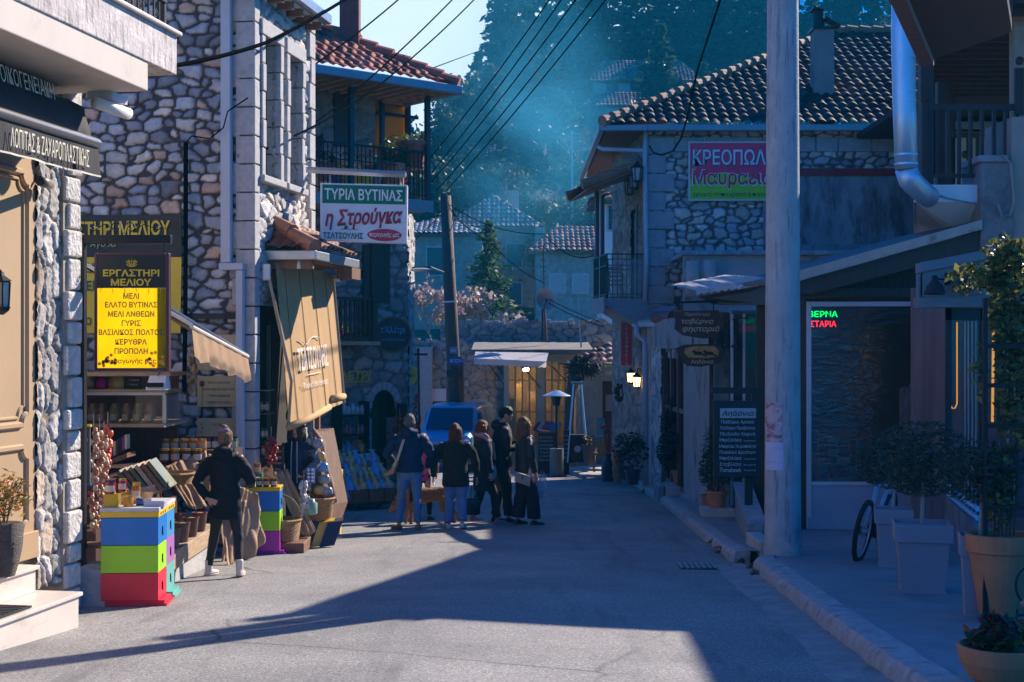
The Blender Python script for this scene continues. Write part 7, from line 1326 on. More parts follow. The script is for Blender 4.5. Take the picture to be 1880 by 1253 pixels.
# flower buckets on the plank, crates with goods on the tiers
BK=M('dark brown spice bucket',(.13,.065,.045),r=.5,var=.25,vs=4)
SPC=[(.55,.16,.02),(.30,.18,.06),(.25,.22,.08),(.4,.2,.05)]
def bucket(q,label,k,r=.085,h=.19):
 t=thing('spice_bucket',label,'bucket',q);mb=MB();mb.lathe([(r*.72,0),(r,h),(r*1.06,h),(r*1.06,h*1.06),(r*.95,h*1.06),(r*.9,h*.9)],q,16);mb.build('pot',BK,t);mb=MB();mb.lathe([(r*.92,h*.93),(r*.5,h*1.02),(.005,h*1.06)],q,12);mb.build('spice',M('spice %d'%(k%4),SPC[k%4],r=.9,var=.4,bump=.5),t)
for i in range(5):f=i/4;y=14.25+f*1.55;bucket(V(-3.50+.03*f,y,-2.055+.035*f),ORD[i]+' brown spice bucket from the front in the outer row on the stall plank',i)
for i in range(4):f=i/3;y=14.3+f*1.4;bucket(V(-3.72+.03*f,y,-2.055+.03*f),ORD[i]+' brown spice bucket from the front in the inner row on the stall plank',i+1)
for i in range(4):y=14.0+i*.45;bucket(V(-4.02,y,-1.748),ORD[i]+' dark spice bucket from the front on the stall tier',i+2,.08,.15)
t=thing('ladle','black metal ladle standing in the stall buckets','ladle',P(310,910,14.6));mb=MB();q=P(306,908,14.5);mb.ell(q,(.055,.03,.05),12,8);mb.tube([q+V(.01,0,.04),q+V(.012,0,.13)],.006,5);mb.build('scoop',IRON,t,smooth=True)
CR=M('olive packet print',(.09,.11,.035),r=.3,var=.4,vs=6,coat=.3)
for i in range(6):
 q=P(222+i*11,890-i*3.5,14.9);mb=MB();mb.slab([q+V(-.05,0,.12),q+V(-.02,.0,.15),q+V(.20,.02,-.13),q+V(.17,.0,-.16)],(.02,.22,.02));tag(mb.build('packet',(CR,WOOD,CR,PALEWOOD,WOOD,CR)[i]),ORD[i]+' leaning flat packet from the left in the stall crates','packet','leaning packets in the stall crates')
mb=MB();a,b=P(205,905,14.7),P(285,872,14.9);mb.hexa([(a.x,14.75,a.z-.12),(b.x,14.9,b.z-.2),(b.x,15.3,b.z-.2),(a.x,15.3,a.z-.12),(a.x,14.75,a.z-.02),(b.x,14.9,b.z-.1),(b.x,15.3,b.z-.1),(a.x,15.3,a.z-.02)]);tag(mb.build('slanted_crate',PALEWOOD),'slanted pale wooden crate holding the leaning packets','crate')
for i in range(7):
 q=P(202+i*5.2,842-i*3.0,15.2);mb=MB();mb.box(q.x-.012,q.x+.012,15.15,15.27,q.z,q.z+.15);tag(mb.build('small_box',(BLACK,M('violet box',(.2,.03,.2),r=.4),M('cream jar label'),BRN)[i%4]),ORD[i]+' slim upright box from the left on the high stall ledge','box','slim boxes on the high stall ledge')
mb=MB();a,b=P(198,846,15.2),P(240,830,15.2);mb.slab([V(a.x,15.05,a.z),V(b.x,15.05,b.z),V(b.x,15.4,b.z),V(a.x,15.4,a.z)],(0,0,-.05));tag(mb.build('ledge_board',WOOD),'short rising ledge board under the slim upright boxes','shelf')
# menu plaques on the wall below the rubble
PLQ=M('sepia wooden plaque',(.52,.40,.22),r=.6,var=.15,vs=2.5,dirt=((.24,.17,.08),2,.62,(1,1,.5)))
for i,(y0_,y1_,l1)in enumerate(((615,680,('ΣΟΥΣΑΜΙΑ','ΚΑΣΤΑΝΑ','ΠΟΥΡΕΙΑ','ΜΑΝΟΥ')),(691,747,('ΜΕΛΙ ΕΛΑΤΗΣ','ΒΑΣΙΛΙΚΟΣ ΠΟΛΤΟΣ','ΓΥΡΗ ΑΝΘΕΩΝ','ΠΑΡΑΓΩΓΗ ΜΑΣ')),(768,840,('ΡΙΓΑΝΗ',)))):
 t=thing('menu_plaque',('top','middle','bottom')[i]+' sepia menu plaque on the stone wall beside the grey downpipe','plaque',Bw(400,y0_));mb=MB();mb.slab([Bw(363,y1_,.06),Bw(436,y1_,.06),Bw(436,y0_,.06),Bw(363,y0_,.06)],-B.u*.02);mb.build('panel',PLQ,t)
 for k,s in enumerate(l1):text(s,BLACK,t,Bw(402,y0_+12+k*12,.085),B.n,Z1,w=.022*len(s)*1.2,h=.03)
 mb=MB();q=Bw(371,y0_+14,.084)
 if i==1:mb.slab([q+B.n*(.035*math.cos(a))+V(0,0,.04*math.sin(a))for a in np.linspace(0,6.283,16,endpoint=False)],-B.u*.003);mb.tube([q+V(0,0,-.04),q+V(0,0,-.26)],.003,4);mb.build('balloon_print',M('dark maroon print',(.12,.02,.02)),t)
 else:
  for k in range(5):mb.slab([q+V(0,0,-.05*k),q+B.n*.02*(1 if k%2 else-1)+V(0,0,-.05*k+.025),q+V(0,0,-.05*k+.03)],-B.u*.003)
  mb.build('leaf_print',BLACK,t)
mb=MB();mb.slab([Bw(342,586,.05),Bw(444,586,.05),Bw(444,576,.05),Bw(342,576,.05)],-B.u*.06);tag(mb.build('wall_bracket_rail',IRON),'short black metal rail on the stone wall above the menu plaques','rail')
# cheese shop interior seen left of the drop awning
t=thing('shop_shelves','dark wooden shelves with bottles inside the cheese shop doorway','shelves',P(480,850,19));mb=MB();a,b=P(461,880,18.6),P(476,712,18.6);mb.box(a.x,b.x,18.5,18.8,a.z,b.z);mb.build('side_board',WOOD,t);mb=MB()
for py in(715,757,808,838):a,b=P(476,py+3,18.6),P(505,py,18.9);mb.box(a.x,b.x,18.45,18.9,a.z,b.z)
mb.build('shelf',M('pale shelf edge',(.35,.33,.32),r=.6),t);mb=MB();mb.box(P(494,0,18.7).x,P(500,0,18.7).x,18.5,18.56,-2.7,.3);mb.build('post',M('dark green post',(.01,.06,.04),r=.4),t)
for i,(px,py,m_)in enumerate(((481,756,2),(486,756,5),(491,756,2),(482,805,4),(489,805,4),(483,836,2),(490,836,1))):jar(P(px,py,18.52),m_,1,0,.03,.15,ORD[i]+' bottle from the top left on the dark cheese shop shelves','bottles on the cheese shop shelves','bottle')
t=thing('chalk_menu','black chalk menu board standing beside the vendor','chalkboard',P(512,850,18.4));a,b=P(503,872,18.42),P(519,820,18.42);mb=MB();mb.box(a.x,b.x,18.42,18.45,a.z,b.z);mb.build('board',BLACK,t);
for k in range(4):text(('Τυρί','Φέτα','Γραβιέρα','Μέλι')[k],WHITE,t,P(511,829+k*11,18.41),X1,Z1,w=.08,h=.03,shear=.2)
mb=MB();mb.box(a.x-.012,b.x+.012,18.452,18.47,a.z-.012,b.z+.012);mb.build('frame',WOOD,t)
mb=MB();a,b=P(606,910,20.5),P(622,870,20.5);mb.hexa([(a.x,20.4,gz(20.5)),(b.x,20.4,gz(20.5)),(b.x,20.8,gz(20.5)),(a.x,20.8,gz(20.5)),(a.x-.02,20.35,a.z+.35),(b.x+.02,20.35,a.z+.35),(b.x+.02,20.85,a.z+.35),(a.x-.02,20.85,a.z+.35)]);tag(mb.build('yellow_crate',YEL,bevel=.01),'yellow plastic crate behind the leaning sackcloth rack','crate')
mb=MB();mb.tube([P(598,858,20.3),P(600,830,20.3)],[.14,.03],10);mb.ell(P(598,864,20.3),(.14,.1,.08));tag(mb.build('blue_bag',M('blue plastic bag',(.04,.14,.42),r=.4,var=.2),smooth=True),'blue plastic bag hanging behind the leaning sackcloth rack','bag')
# ------------------------------------------------------------------ people and dog
SKIN=M('skin',(.50,.27,.19),r=.5,var=.06,vs=8);SKIN.node_tree.nodes['Principled BSDF'].inputs['Subsurface Weight'].default_value=.0
def blob(name,mb,mat,parent,voxel=.014,sm=5,fold=0,fs=9,puff=0,pf=7.0,disp=None):
 o=mb.build(name,mat,None);r=o.modifiers.new('r','REMESH');r.mode='VOXEL';r.voxel_size=voxel
 s=o.modifiers.new('s','SMOOTH');s.iterations=sm;s.factor=.5
 me=bpy.data.meshes.new_from_object(o.evaluated_get(bpy.context.evaluated_depsgraph_get()));old=o.data;bpy.data.objects.remove(o);bpy.data.meshes.remove(old);me.name=name
 n=len(me.vertices);co_=np.zeros(n*3);me.vertices.foreach_get('co',co_);co_=co_.reshape(-1,3);no=np.zeros(n*3);me.vertices.foreach_get('normal',no);no=no.reshape(-1,3);d=np.zeros(n)
 if fold:d+=fold*np.array([noise.noise((x*fs,y*fs,z*fs*.75))+.5*noise.noise((x*fs*2.2,y*fs*2.2,z*fs*1.6+5))for x,y,z in co_])
 if puff:d+=puff*(np.abs(np.sin(co_[:,2]*pf*math.pi+.8*np.sin(co_[:,0]*5)))**.6-.5)
 co_=co_+no*d[:,None];me.vertices.foreach_set('co',co_.ravel());me.polygons.foreach_set('use_smooth',[True]*len(me.polygons));me.update()
 o=bpy.data.objects.new(name,me);COL.objects.link(o);o.parent=parent;return o
def MV(a,b,t):return Vector(a).lerp(Vector(b),t)
def hand(mb,w,d,pn,r=.0095,curl=.5,s=1.0): # palm, five fingers, thumb from the side of the palm
 w,d,pn=Vector(w),Vector(d).normalized(),Vector(pn).normalized();sd=d.cross(pn).normalized()
 mb.tube([w,w+d*.03*s,w+d*.085*s],[(.022*s,.018*s),(.036*s,.017*s),(.038*s,.014*s)],10,upv=tuple(pn))
 for k,(o,L)in enumerate(((-.028,.062),(-.009,.072),(.010,.068),(.028,.052))):
  b=w+d*.08*s+sd*o*s;p1=b+(d*math.cos(curl*.5)+pn*math.sin(curl*.5))*L*.5*s;p2=p1+(d*math.cos(curl*1.5)+pn*math.sin(curl*1.5))*L*.5*s;mb.tube([b-d*.015,b,p1,p2],[r*s,r*s,r*.95*s,r*.75*s],7)
 b=w+d*.03*s-sd*.033*s;mb.tube([b+sd*.012,b,b+(d*.75-sd*.6+pn*.25)*.035*s,b+(d*1.0-sd*.55+pn*.5)*.058*s],[r*1.2*s,r*1.15*s,r*1.05*s,r*.8*s],7)
def person(label,loc,rz,H,feet,arms,top,bottom,shoe,hair,hy=0,hp=0,lean=.0,girth=1.0,hem=.80,coat=None,hood=False,puff=0,skin_m=None,wide=.0,hd=None,twist=0):
 s=H/1.70;t=thing('person',label,'person',loc,R_(rz));sk=skin_m or SKIN
 hip=V(0,0,.90*s);ch_=V(0,lean*.8,1.26*s);nk=V(0,lean*1.05,1.44*s)
 ct,st_=math.cos(R_(twist)),math.sin(R_(twist));SH_=lambda x:V(x*ct,x*st_+lean,1.395*s)
 hc_=nk+V(0,.012+.06*math.sin(R_(hp)),.145*s);HM=Matrix.Translation(hc_)@Matrix.Rotation(R_(hy),4,'Z')@Matrix.Rotation(R_(-hp),4,'X')
 b=MB()
 # one continuous body
 b.tube([hip+V(0,0,-.06*s),hip+V(0,0,.08*s),ch_,SH_(0)+V(0,0,-.02),nk],[(.11*s,.08*s),(.11*s,.075*s),(.12*s,.085*s),(.11*s,.07*s),(.05*s,.05*s)],14,upv=(0,1,0));b.tube([nk+V(0,0,-.05),hc_+V(0,-.01,-.05*s)],[.055*s,.05*s],12)
 b.T=HM;b.ell((0,.0,.015*s),(.073*s,.092*s,.105*s),18,14);b.ell((0,.028*s,-.045*s),(.054*s,.062*s,.062*s),14,10);b.tube([(0,.085*s,.02*s),(0,.105*s,-.012*s),(0,.098*s,-.026*s)],[.010*s,.014*s,.016*s],8);b.ell((0,.075*s,-.085*s),(.02*s,.018*s,.016*s),8,6)
 for x in(-1,1):b.ell((x*.076*s,-.005,-.005*s),(.012*s,.022*s,.032*s),8,6);b.ell((x*.03*s,.078*s,.035*s),(.024*s,.012*s,.010*s),8,6)
 b.T=None
 LG=[]
 for(fx,fy,fz,ty,kf)in feet: # foot x, y, heel lift, toe yaw, knee forward
  h_=V(.085*s*(1 if fx>0 else-1),0,.87*s);an=V(fx,fy,.085*s+fz);kn=MV(h_,an,.5)+V(0,kf,.0);LG.append((h_,kn,an,ty,fz));b.tube([h_,MV(h_,kn,.5),kn,MV(kn,an,.45),an],[.07*s,.06*s,.045*s,.045*s,.03*s],10)
 AR=[]
 for sgn,(el,wr,pd,pn,cu)in zip((-1,1),arms):
  sh=SH_(sgn*.165*s*girth);el,wr=Vector(el)*s,Vector(wr)*s;AR.append((sh,el,wr));b.tube([sh,MV(sh,el,.5),el,MV(el,wr,.4),wr],[.045*s,.042*s,.035*s,.034*s,.024*s],10);hand(b,wr,pd,pn,curl=cu,s=s)
 blob('body',b,sk,t,.0088,3)
 e=MB(HM)
 for x in(-1,1):
  e=MB(HM);e.ell((x*.030*s,.079*s,.014*s),(.012*s,.008*s,.0075*s),8,6);e.build('eye',M('dark eye',(.03,.02,.015),r=.2,var=0),t,smooth=True,local=True)
  e=MB(HM);e.tube([(x*.015*s,.089*s,.036*s),(x*.032*s,.086*s,.041*s),(x*.048*s,.074*s,.036*s)],.0042*s,5);e.build('eyebrow',hair[1],t,local=True)
 e=MB(HM);e.tube([(-.022*s,.083*s,-.052*s),(0,.092*s,-.049*s),(.022*s,.083*s,-.052*s)],[.003*s,.0065*s,.003*s],6);e.build('lips',M('lips',(.34,.10,.09),r=.4,var=0),t,smooth=True,local=True)
 # trousers
 g=MB();g.ell(hip+V(0,-.015,-.03*s),(.158*s*girth,.118*s*girth,.13*s),18,12);g.tube([hip+V(0,0,-.05),hip+V(0,0,.13*s)],[(.15*s*girth,.105*s*girth)]*2,16,upv=(0,1,0))
 for(h_,kn,an,ty,fz)in LG:lo=MV(kn,an,.93);g.tube([h_+V(0,0,.02),MV(h_,kn,.5),kn,MV(kn,lo,.55),lo],[.088*s*girth,(.078+wide*.35)*s*girth,(.060+wide*.7)*s,(.055+wide)*s,(.046+wide*1.15)*s],14)
 blob('trousers',g,bottom,t,.014,4,fold=.008+wide*.08,fs=8)
 # shoes
 for(h_,kn,an,ty,fz)in LG:
  f=V(-math.sin(R_(ty)),math.cos(R_(ty)),0);pit=-fz*2.2;f2=(f+V(0,0,pit)).normalized();up=V(0,0,1);q=an+V(0,0,-.048*s);sh_=MB();sh_.tube([q-f2*.055*s,q-f2*.02,q+f2*.08*s+V(0,0,-.006),q+f2*.15*s+V(0,0,-.012),q+f2*.185*s+V(0,0,-.016)],[(.030*s,.030*s),(.038*s,.042*s),(.045*s,.033*s),(.042*s,.026*s),(.022*s,.018*s)],12,upv=(0,0,1));sh_.tube([q+V(0,0,.01),an+V(0,0,.0)+(V(0,0,.10*s)if shoe[1]else V(0,0,0))],[.045*s,.047*s],10)
  o=blob('shoe',sh_,shoe[0],t,.011,3);so_=MB();pts=[q-f2*.055*s+V(0,0,-.028*s),q+f2*.08*s+V(0,0,-.032*s),q+f2*.17*s+V(0,0,-.030*s)];so_.tube(pts,[(.036*s,.012*s),(.047*s,.012*s),(.034*s,.010*s)],10,upv=(0,0,1));so_.build('sole',shoe[2],o,local=True,smooth=True)
 # jacket
 j=MB();hz_=hem*s;k=1.0
 prof=[(hz_,.185,.142,0),(hz_+.10*s,.188,.140,0),(.98*s,.172,.130,0),(1.10*s,.172,.132,lean*.5),(1.25*s,.192,.138,lean*.85),(1.36*s,.186,.112,lean),(1.425*s,.105,.088,lean*1.05),(1.46*s,.070,.070,lean*1.08)]
 prof=[p for p in prof if p[0]>=hz_-.001];j.ring([[V(rx*s*girth*math.cos(a),y_+ry*s*girth*math.sin(a),z)for a in np.linspace(0,6.283,24,endpoint=False)]for z,rx,ry,y_ in prof])
 for(sh,el,wr)in AR:j.tube([MV(sh,V(0,0,sh.z),.35)+V(0,0,-.03),MV(sh,el,.08)+V(0,0,-.045),MV(sh,el,.5),el,MV(el,wr,.5),MV(el,wr,.96)],[.060*s*girth,.074*s*girth,.074*s*girth,.064*s,.056*s,.050*s],14)
 if hood:j.tube([SH_(-.10*s)+V(0,-.045,.03*s),SH_(0)+V(0,-.105*s,.045*s),SH_(.10*s)+V(0,-.045,.03*s)],[.055*s,.082*s,.055*s],12);j.tube([SH_(-.09*s)+V(0,-.02,.07*s),SH_(-.06*s)+V(0,.06,.05*s)],.035*s,8);j.tube([SH_(.09*s)+V(0,-.02,.07*s),SH_(.06*s)+V(0,.06,.05*s)],.035*s,8)
 else:j.tube([nk+V(.07*s*math.cos(a),.068*s*math.sin(a),.02*s)for a in np.linspace(0,6.283,16)],.022*s,8)
 jk=blob('jacket',j,top,t,.014,4,fold=.010,fs=7.5,puff=puff,pf=9.0/s)
 # hair
 kind,hm=hair;h=MB(HM);h.ell((0,-.016*s,.034*s),(.084*s,.097*s,.104*s),18,14);h.ell((0,-.04*s,.0),(.080*s,.075*s,.09*s),16,12)
 if kind=='bob':
  for a in np.linspace(-2.5,2.5,17):x,y=math.sin(a),-math.cos(a);h.tube([(x*.07*s,y*.08*s-.01,.05*s),(x*.085*s,y*.09*s-.01,-.04*s),(x*.08*s,y*.085*s-.005,-.11*s)],[.03*s,.028*s,.016*s],7)
 if kind=='bun':h.ell((0,-.05*s,.135*s),(.045*s,.045*s,.04*s),12,8)
 ho=blob('hair',h,hm,t,.012,3,fold=.006,fs=22)
 if kind in('long','curly','bob'):
  rg=random.Random(int(H*999));st2=MB(HM);L0={'long':.40,'curly':.30,'bob':.23}[kind]
  for i in range(70):
   a=rg.uniform(-2.15,2.15);x,y=math.sin(a),-math.cos(a);L=L0*rg.uniform(.75,1.1)*s;wv=.018*s if kind=='curly' else .008*s;p0=rg.uniform(0,6);pts=[]
   for m_ in range(9):f=m_/8;sp=1+.35*f*(1 if kind=='curly' else .5);pts.append((x*.083*s*sp+wv*math.sin(f*9+p0),(y*.092*s-.012*s)*sp+wv*math.cos(f*8+p0)+(.05*s*f if y>.2 else 0),.05*s-f*L))
   st2.tube(pts,[.016*s,.018*s,.018*s,.017*s,.016*s,.014*s,.012*s,.009*s,.003*s],6)
  st2.build('hair_strands',hm,ho,smooth=True,local=True)
 if kind=='bun':sc_=MB(HM);sc_.tube([(.042*s*math.cos(a),-.05*s+.042*s*math.sin(a),.108*s+.006*math.sin(a*6))for a in np.linspace(0,6.283,25)],.02*s,8);sc_.build('scrunchie',M('mauve velvet',(.30,.16,.26),r=.8,var=.3,vs=30),ho,smooth=True,local=True)
 return t,HM,jk,AR,s
def HAIR(n,c):return M('hair '+n,tuple(k*.6 for k in c),r=.5,spec=.25,var=.75,vs=45,bump=1.0,bs=60,stretch=(2.5,2.5,.22))
JEAN=M('blue denim',(.075,.16,.34),r=.85,var=.25,vs=6,bump=.2,bs=90,dirt=((.16,.27,.45),3,.58,(1,1,.6)));BLKP=M('black trouser cloth',(.012,.012,.015),r=.85,var=.3,vs=6,bump=.15,bs=60);NAVYP=M('navy quilted nylon',(.008,.025,.075),spec=.2,r=.75,var=.2,vs=6,bump=.1,bs=50);BLKQ=M('black quilted nylon',(.009,.009,.014),spec=.2,r=.75,var=.25,vs=6,bump=.15,bs=50);FLE=M('black teddy fleece',(.010,.011,.012),r=.98,var=.4,vs=30,bump=1.5,bs=70)
BRS=(M('brown suede',(.22,.085,.03),r=.8,var=.2),False,M('dark rubber sole',(.03,.025,.02),r=.8));WHB=(M('cream leather boot',(.62,.54,.46),r=.55,var=.12),True,M('cream boot sole',(.5,.42,.34),r=.7));SNK=(M('white sneaker',(.55,.52,.55),r=.5,var=.1),False,M('pale sole',(.5,.42,.36),r=.7));BLS=(M('black leather shoe',(.012,.012,.012),r=.35),False,M('dark rubber sole'));PKS=(M('pink sneaker',(.42,.16,.26),r=.5,var=.2),False,M('pale sole'))
dn_=(0,0,-1)
def GP(px,py,dz=0):q=G(px,py);return V(q.x,q.y,q.z+.015)
# 1 woman with white boots
person('woman in a black hooded coat, black leggings and cream boots walking past the honey stall',GP(414,1061),-12,1.56,[(-.20,.02,0,-10,.03),(.20,-.10,.03,10,.06)],[((-.33,-.05,1.08),(-.16,-.14,.90),(.9,.0,-.35),(0,1,0),.6),((.29,.04,1.10),(.20,.26,1.04),(-.2,.9,.1),(-1,0,0),.6)],BLKQ,M('black leggings',(.008,.008,.010),r=.7,var=.2),WHB,('bun',HAIR('honey blond',(.36,.20,.09))),hem=.66,hood=True,puff=.006,girth=1.02)
# 2 man in navy
pm,HMm,jkm,ARm,sm_=person('grey haired man in a navy quilted jacket, blue jeans and brown shoes seen from behind',GP(752,976),4,1.74,[(-.16,.02,0,35,.02),(.13,-.08,0,5,.02)],[((-.34,.02,1.12),(-.22,.20,.98),(.6,.7,-.2),(0,0,-1),.6),((.32,-.02,1.10),(.27,.16,.92),(-.2,.7,-.6),(-1,0,0),.6)],NAVYP,JEAN,BRS,('short',HAIR('grey',(.20,.19,.18))),hem=.86,hood=True,puff=.010,girth=1.10)
st3=thing('crossbody_bag','small tan bag on a pale strap across the back of the man in navy','bag',GP(730,880));o=GP(752,976);mb=MB();mb.tube([o+V(-.06,-.06,1.44),o+V(-.10,-.185,1.30),o+V(-.17,-.19,1.08),o+V(-.24,-.13,.96)],[(.022,.006)]*4,6);mb.build('strap',M('pale webbing',(.42,.38,.36),r=.7),st3);mb=MB();mb.hexa([o+V(-.40,-.06,.82),o+V(-.24,-.17,.86),o+V(-.22,-.09,.86),o+V(-.38,.02,.82),o+V(-.32,-.08,.90),o+V(-.17,-.19,1.03),o+V(-.15,-.11,1.03),o+V(-.30,0,.90)]);mb.build('pouch',M('tan leather',(.36,.22,.13),r=.5,var=.15),st3,bevel=.012)
# 3 child behind
person('fair haired child in a pink jacket half hidden behind the man in navy',GP(777,958),-20,1.42,[(-.09,0,0,8,.02),(.09,.05,0,-8,.02)],[((-.26,.02,1.1),(-.22,.14,.92),dn_,(1,0,0),.5),((.26,.02,1.1),(.22,.16,.94),dn_,(-1,0,0),.5)],M('pink jacket cloth',(.45,.05,.16),r=.7,var=.2,bump=.2),BLKP,BLS,('bob',HAIR('fair',(.5,.34,.17))),hem=.78,girth=.78)
# 4 black fleece
person('auburn haired woman in a black teddy fleece coat and wide jeans seen from behind',GP(836,975),-6,1.60,[(-.10,.02,0,8,.02),(.12,-.12,.05,-8,.06)],[((-.33,-.02,1.10),(-.36,.02,.84),(-.1,.2,-1),(1,0,0),.6),((.33,-.02,1.10),(.34,.06,.84),(.1,.1,-1),(-1,0,0),.6)],FLE,JEAN,SNK,('bob',HAIR('auburn',(.17,.055,.025))),hem=.70,girth=1.18,wide=.03)
# 5 red haired woman
person('red haired woman in a dark coat with a pink scarf carrying several bags',GP(886,965),-62,1.64,[(-.10,-.14,.05,0,.08),(.08,.22,0,0,.06)],[((-.29,.10,1.12),(-.20,.32,1.05),(.2,.9,-.1),(0,0,-1),.8),((.31,-.06,1.10),(.36,-.02,.86),(.0,.1,-1),(-1,0,0),.9)],M('dark navy coat wool',(.013,.014,.026),r=.9,var=.25,bump=.2),BLKP,PKS,('curly',HAIR('copper red',(.42,.11,.025))),hem=.56,girth=1.06,hy=-10,wide=.02)
o5=GP(886,965);f5=V(math.sin(R_(62)),math.cos(R_(62)),0);r5=V(math.cos(R_(62)),-math.sin(R_(62)),0)
sc5=thing('scarf','long dusty pink scarf hanging from the neck of the red haired woman','scarf',o5+V(0,0,1.35));mb=MB();mb.tube([o5+r5*.15-f5*.02+V(0,0,1.40),o5-f5*.10+V(0,0,1.44),o5-r5*.13+V(0,0,1.42),o5-r5*.12+f5*.12+V(0,0,1.30),o5-r5*.09+f5*.17+V(0,0,1.0)],[(.035,.05),(.05,.05),(.035,.05),(.05,.03),(.05,.02)],10);mb.tube([o5+r5*.15-f5*.02+V(0,0,1.40),o5+r5*.13+f5*.10+V(0,0,1.28),o5+r5*.10+f5*.16+V(0,0,1.02)],[(.035,.05),(.055,.03),(.055,.02)],10);blob('cloth',mb,M('dusty pink wool',(.42,.24,.24),r=.9,var=.15,bump=.3),sc5,.016,4,fold=.008);sc5.location=(0,0,0)
def carry(nm,label,c,w,d,h,mat,cat='bag',hl=.12,seed=1,taper=.85,crisp=False,rzv=(1,0,0),htop=None):
 t=thing(nm,label,cat,c);c=Vector(c);a=Vector(rzv).normalized();b=V(-a.y,a.x,0);mb=MB();rg=random.Random(seed);rings=[]
 for f,k in((0,.9),(.1,1),(.4,1.02),(.7,.95),(.92,taper),(1,taper*.92)):rings.append([c+a*(w/2*k*math.copysign(abs(math.cos(q))**.5,math.cos(q)))+b*(d/2*k*math.copysign(abs(math.sin(q))**.5,math.sin(q)))+V(0,0,h*f)for q in np.linspace(0,6.283,24,endpoint=False)])
 mb.ring(rings);o=mb.build('pouch',mat,t,smooth=not crisp)
 if not crisp:
  for v in o.data.vertices:v.co+=v.normal*.02*noise.noise(Vector(v.co)*14+V(seed,0,0))
 mb=MB();tp=c+V(0,0,h+hl)if htop is None else Vector(htop)
 for s_ in(-1,1):mb.tube([c+a*w*.28*s_*1+V(0,0,h*.97),tp+a*.015*s_,c+a*w*.28*s_*.3+V(0,0,h*.99)],.008,5)
 mb.build('handle',mat,t);return t
PLB=M('clear rustling plastic',(.52,.55,.58),r=.15,var=.4,vs=14,alpha=.6,bump=.8,bs=18,coat=.3)
carry('handbag','black leather handbag hanging from the hand of the red haired woman',P(868,945,22.4),.24,.13,.26,M('black handbag leather',(.010,.010,.012),r=.3,var=.2),hl=.20,rzv=(.9,.3,0))
carry('plastic_bag','clear plastic bag of purchases held in front of the red haired woman',P(901,877,22.6),.20,.12,.20,PLB,hl=.06,seed=3)
carry('paper_bag','large brown paper bag hanging beside the red haired woman',P(921,901,22.9),.27,.12,.42,M('brown paper',(.26,.16,.09),r=.85,var=.15,vs=4,bump=.3),hl=.10,taper=.45,seed=4)
# 6 tall man
person('tall dark haired man in a black jacket looking down at a phone',GP(920,962),-78,1.86,[(-.10,-.08,0,5,.03),(.10,.10,0,-5,.03)],[((-.27,.06,1.12),(-.10,.30,1.16),(.3,.8,.2),(.2,0,1),.9),((.29,.04,1.10),(.12,.31,1.14),(-.3,.8,.2),(-.2,0,1),.9)],M('black cotton jacket',(.012,.012,.014),r=.85,var=.25,bump=.2),BLKP,BLS,('short',HAIR('dark brown',(.035,.022,.016))),hem=.82,hood=True,girth=1.08,hp=38,hy=-6,lean=.03,wide=.02)
mb=MB();q=P(938,818,23.1);mb.slab([q+V(-.03,-.02,0),q+V(.035,-.02,.03),q+V(.035,.10,.05),q+V(-.03,.10,.02)],(-.003,.0,.008));tag(mb.build('phone',M('dark phone glass',(.02,.025,.03),r=.1),bevel=.003),'dark smartphone in the hands of the tall man','phone')
# 7 long haired woman
person('woman with long light brown hair, black jacket and wide black trousers looking right',GP(962,967),-62,1.69,[(-.10,-.06,.01,0,.03),(.10,.12,0,-6,.05)],[((-.29,.12,1.10),(-.30,.30,.90),(0,.3,-1),(1,0,0),.6),((.30,-.05,1.10),(.28,.05,.84),(0,.2,-1),(-1,0,0),.5)],M('black puffer nylon',(.011,.012,.015),r=.55,var=.25,bump=.1),BLKP,BLS,('long',HAIR('light brown',(.30,.135,.05))),hem=.80,girth=.95,wide=.055,hy=-14,puff=.004)
o7=GP(962,967);cb7=thing('crossbody_bag','beige boxy shoulder bag at the hip of the long haired woman','bag',P(957,880,22.1));mb=MB();mb.tube([o7+V(.13,-.12,1.40),o7+V(.12,-.22,1.2),o7+V(.11,-.25,.95),o7+V(.08,-.26,.82)],[(.024,.006)]*4,6,upv=(0,-1,0));mb.tube([o7+V(.13,-.12,1.40),o7+V(.06,.02,1.44),o7+V(-.05,.12,1.38)],[(.024,.006)]*3,6,upv=(0,0,1));mb.build('strap',M('pale lilac webbing',(.36,.31,.36),r=.7),cb7)
a,b=P(944,892,22.0),P(973,866,22.0);mb=MB();mb.hexa([(a.x,21.98,a.z+.07),(b.x,22.0,a.z-.02),(b.x,22.1,a.z-.02),(a.x,22.08,a.z+.07),(a.x+.02,21.98,b.z+.0),(b.x+.015,22.0,b.z-.08),(b.x+.015,22.1,b.z-.08),(a.x+.02,22.08,b.z)]);mb.build('pouch',M('beige bag leather',(.40,.30,.24),r=.5,var=.1),cb7,bevel=.012);mb=MB();q=P(959,876,21.95);mb.slab([q+V(-.008,0,-.04),q+V(.008,0,-.04),q+V(.008,0,.04),q+V(-.008,0,.04)],(0,.02,0));mb.build('clasp',IRON,cb7)
carry('plastic_bag','limp translucent plastic bag hanging from the far hand of the long haired woman',P(996,914,22.5),.16,.08,.36,PLB,hl=.06,seed=8,taper=.5)
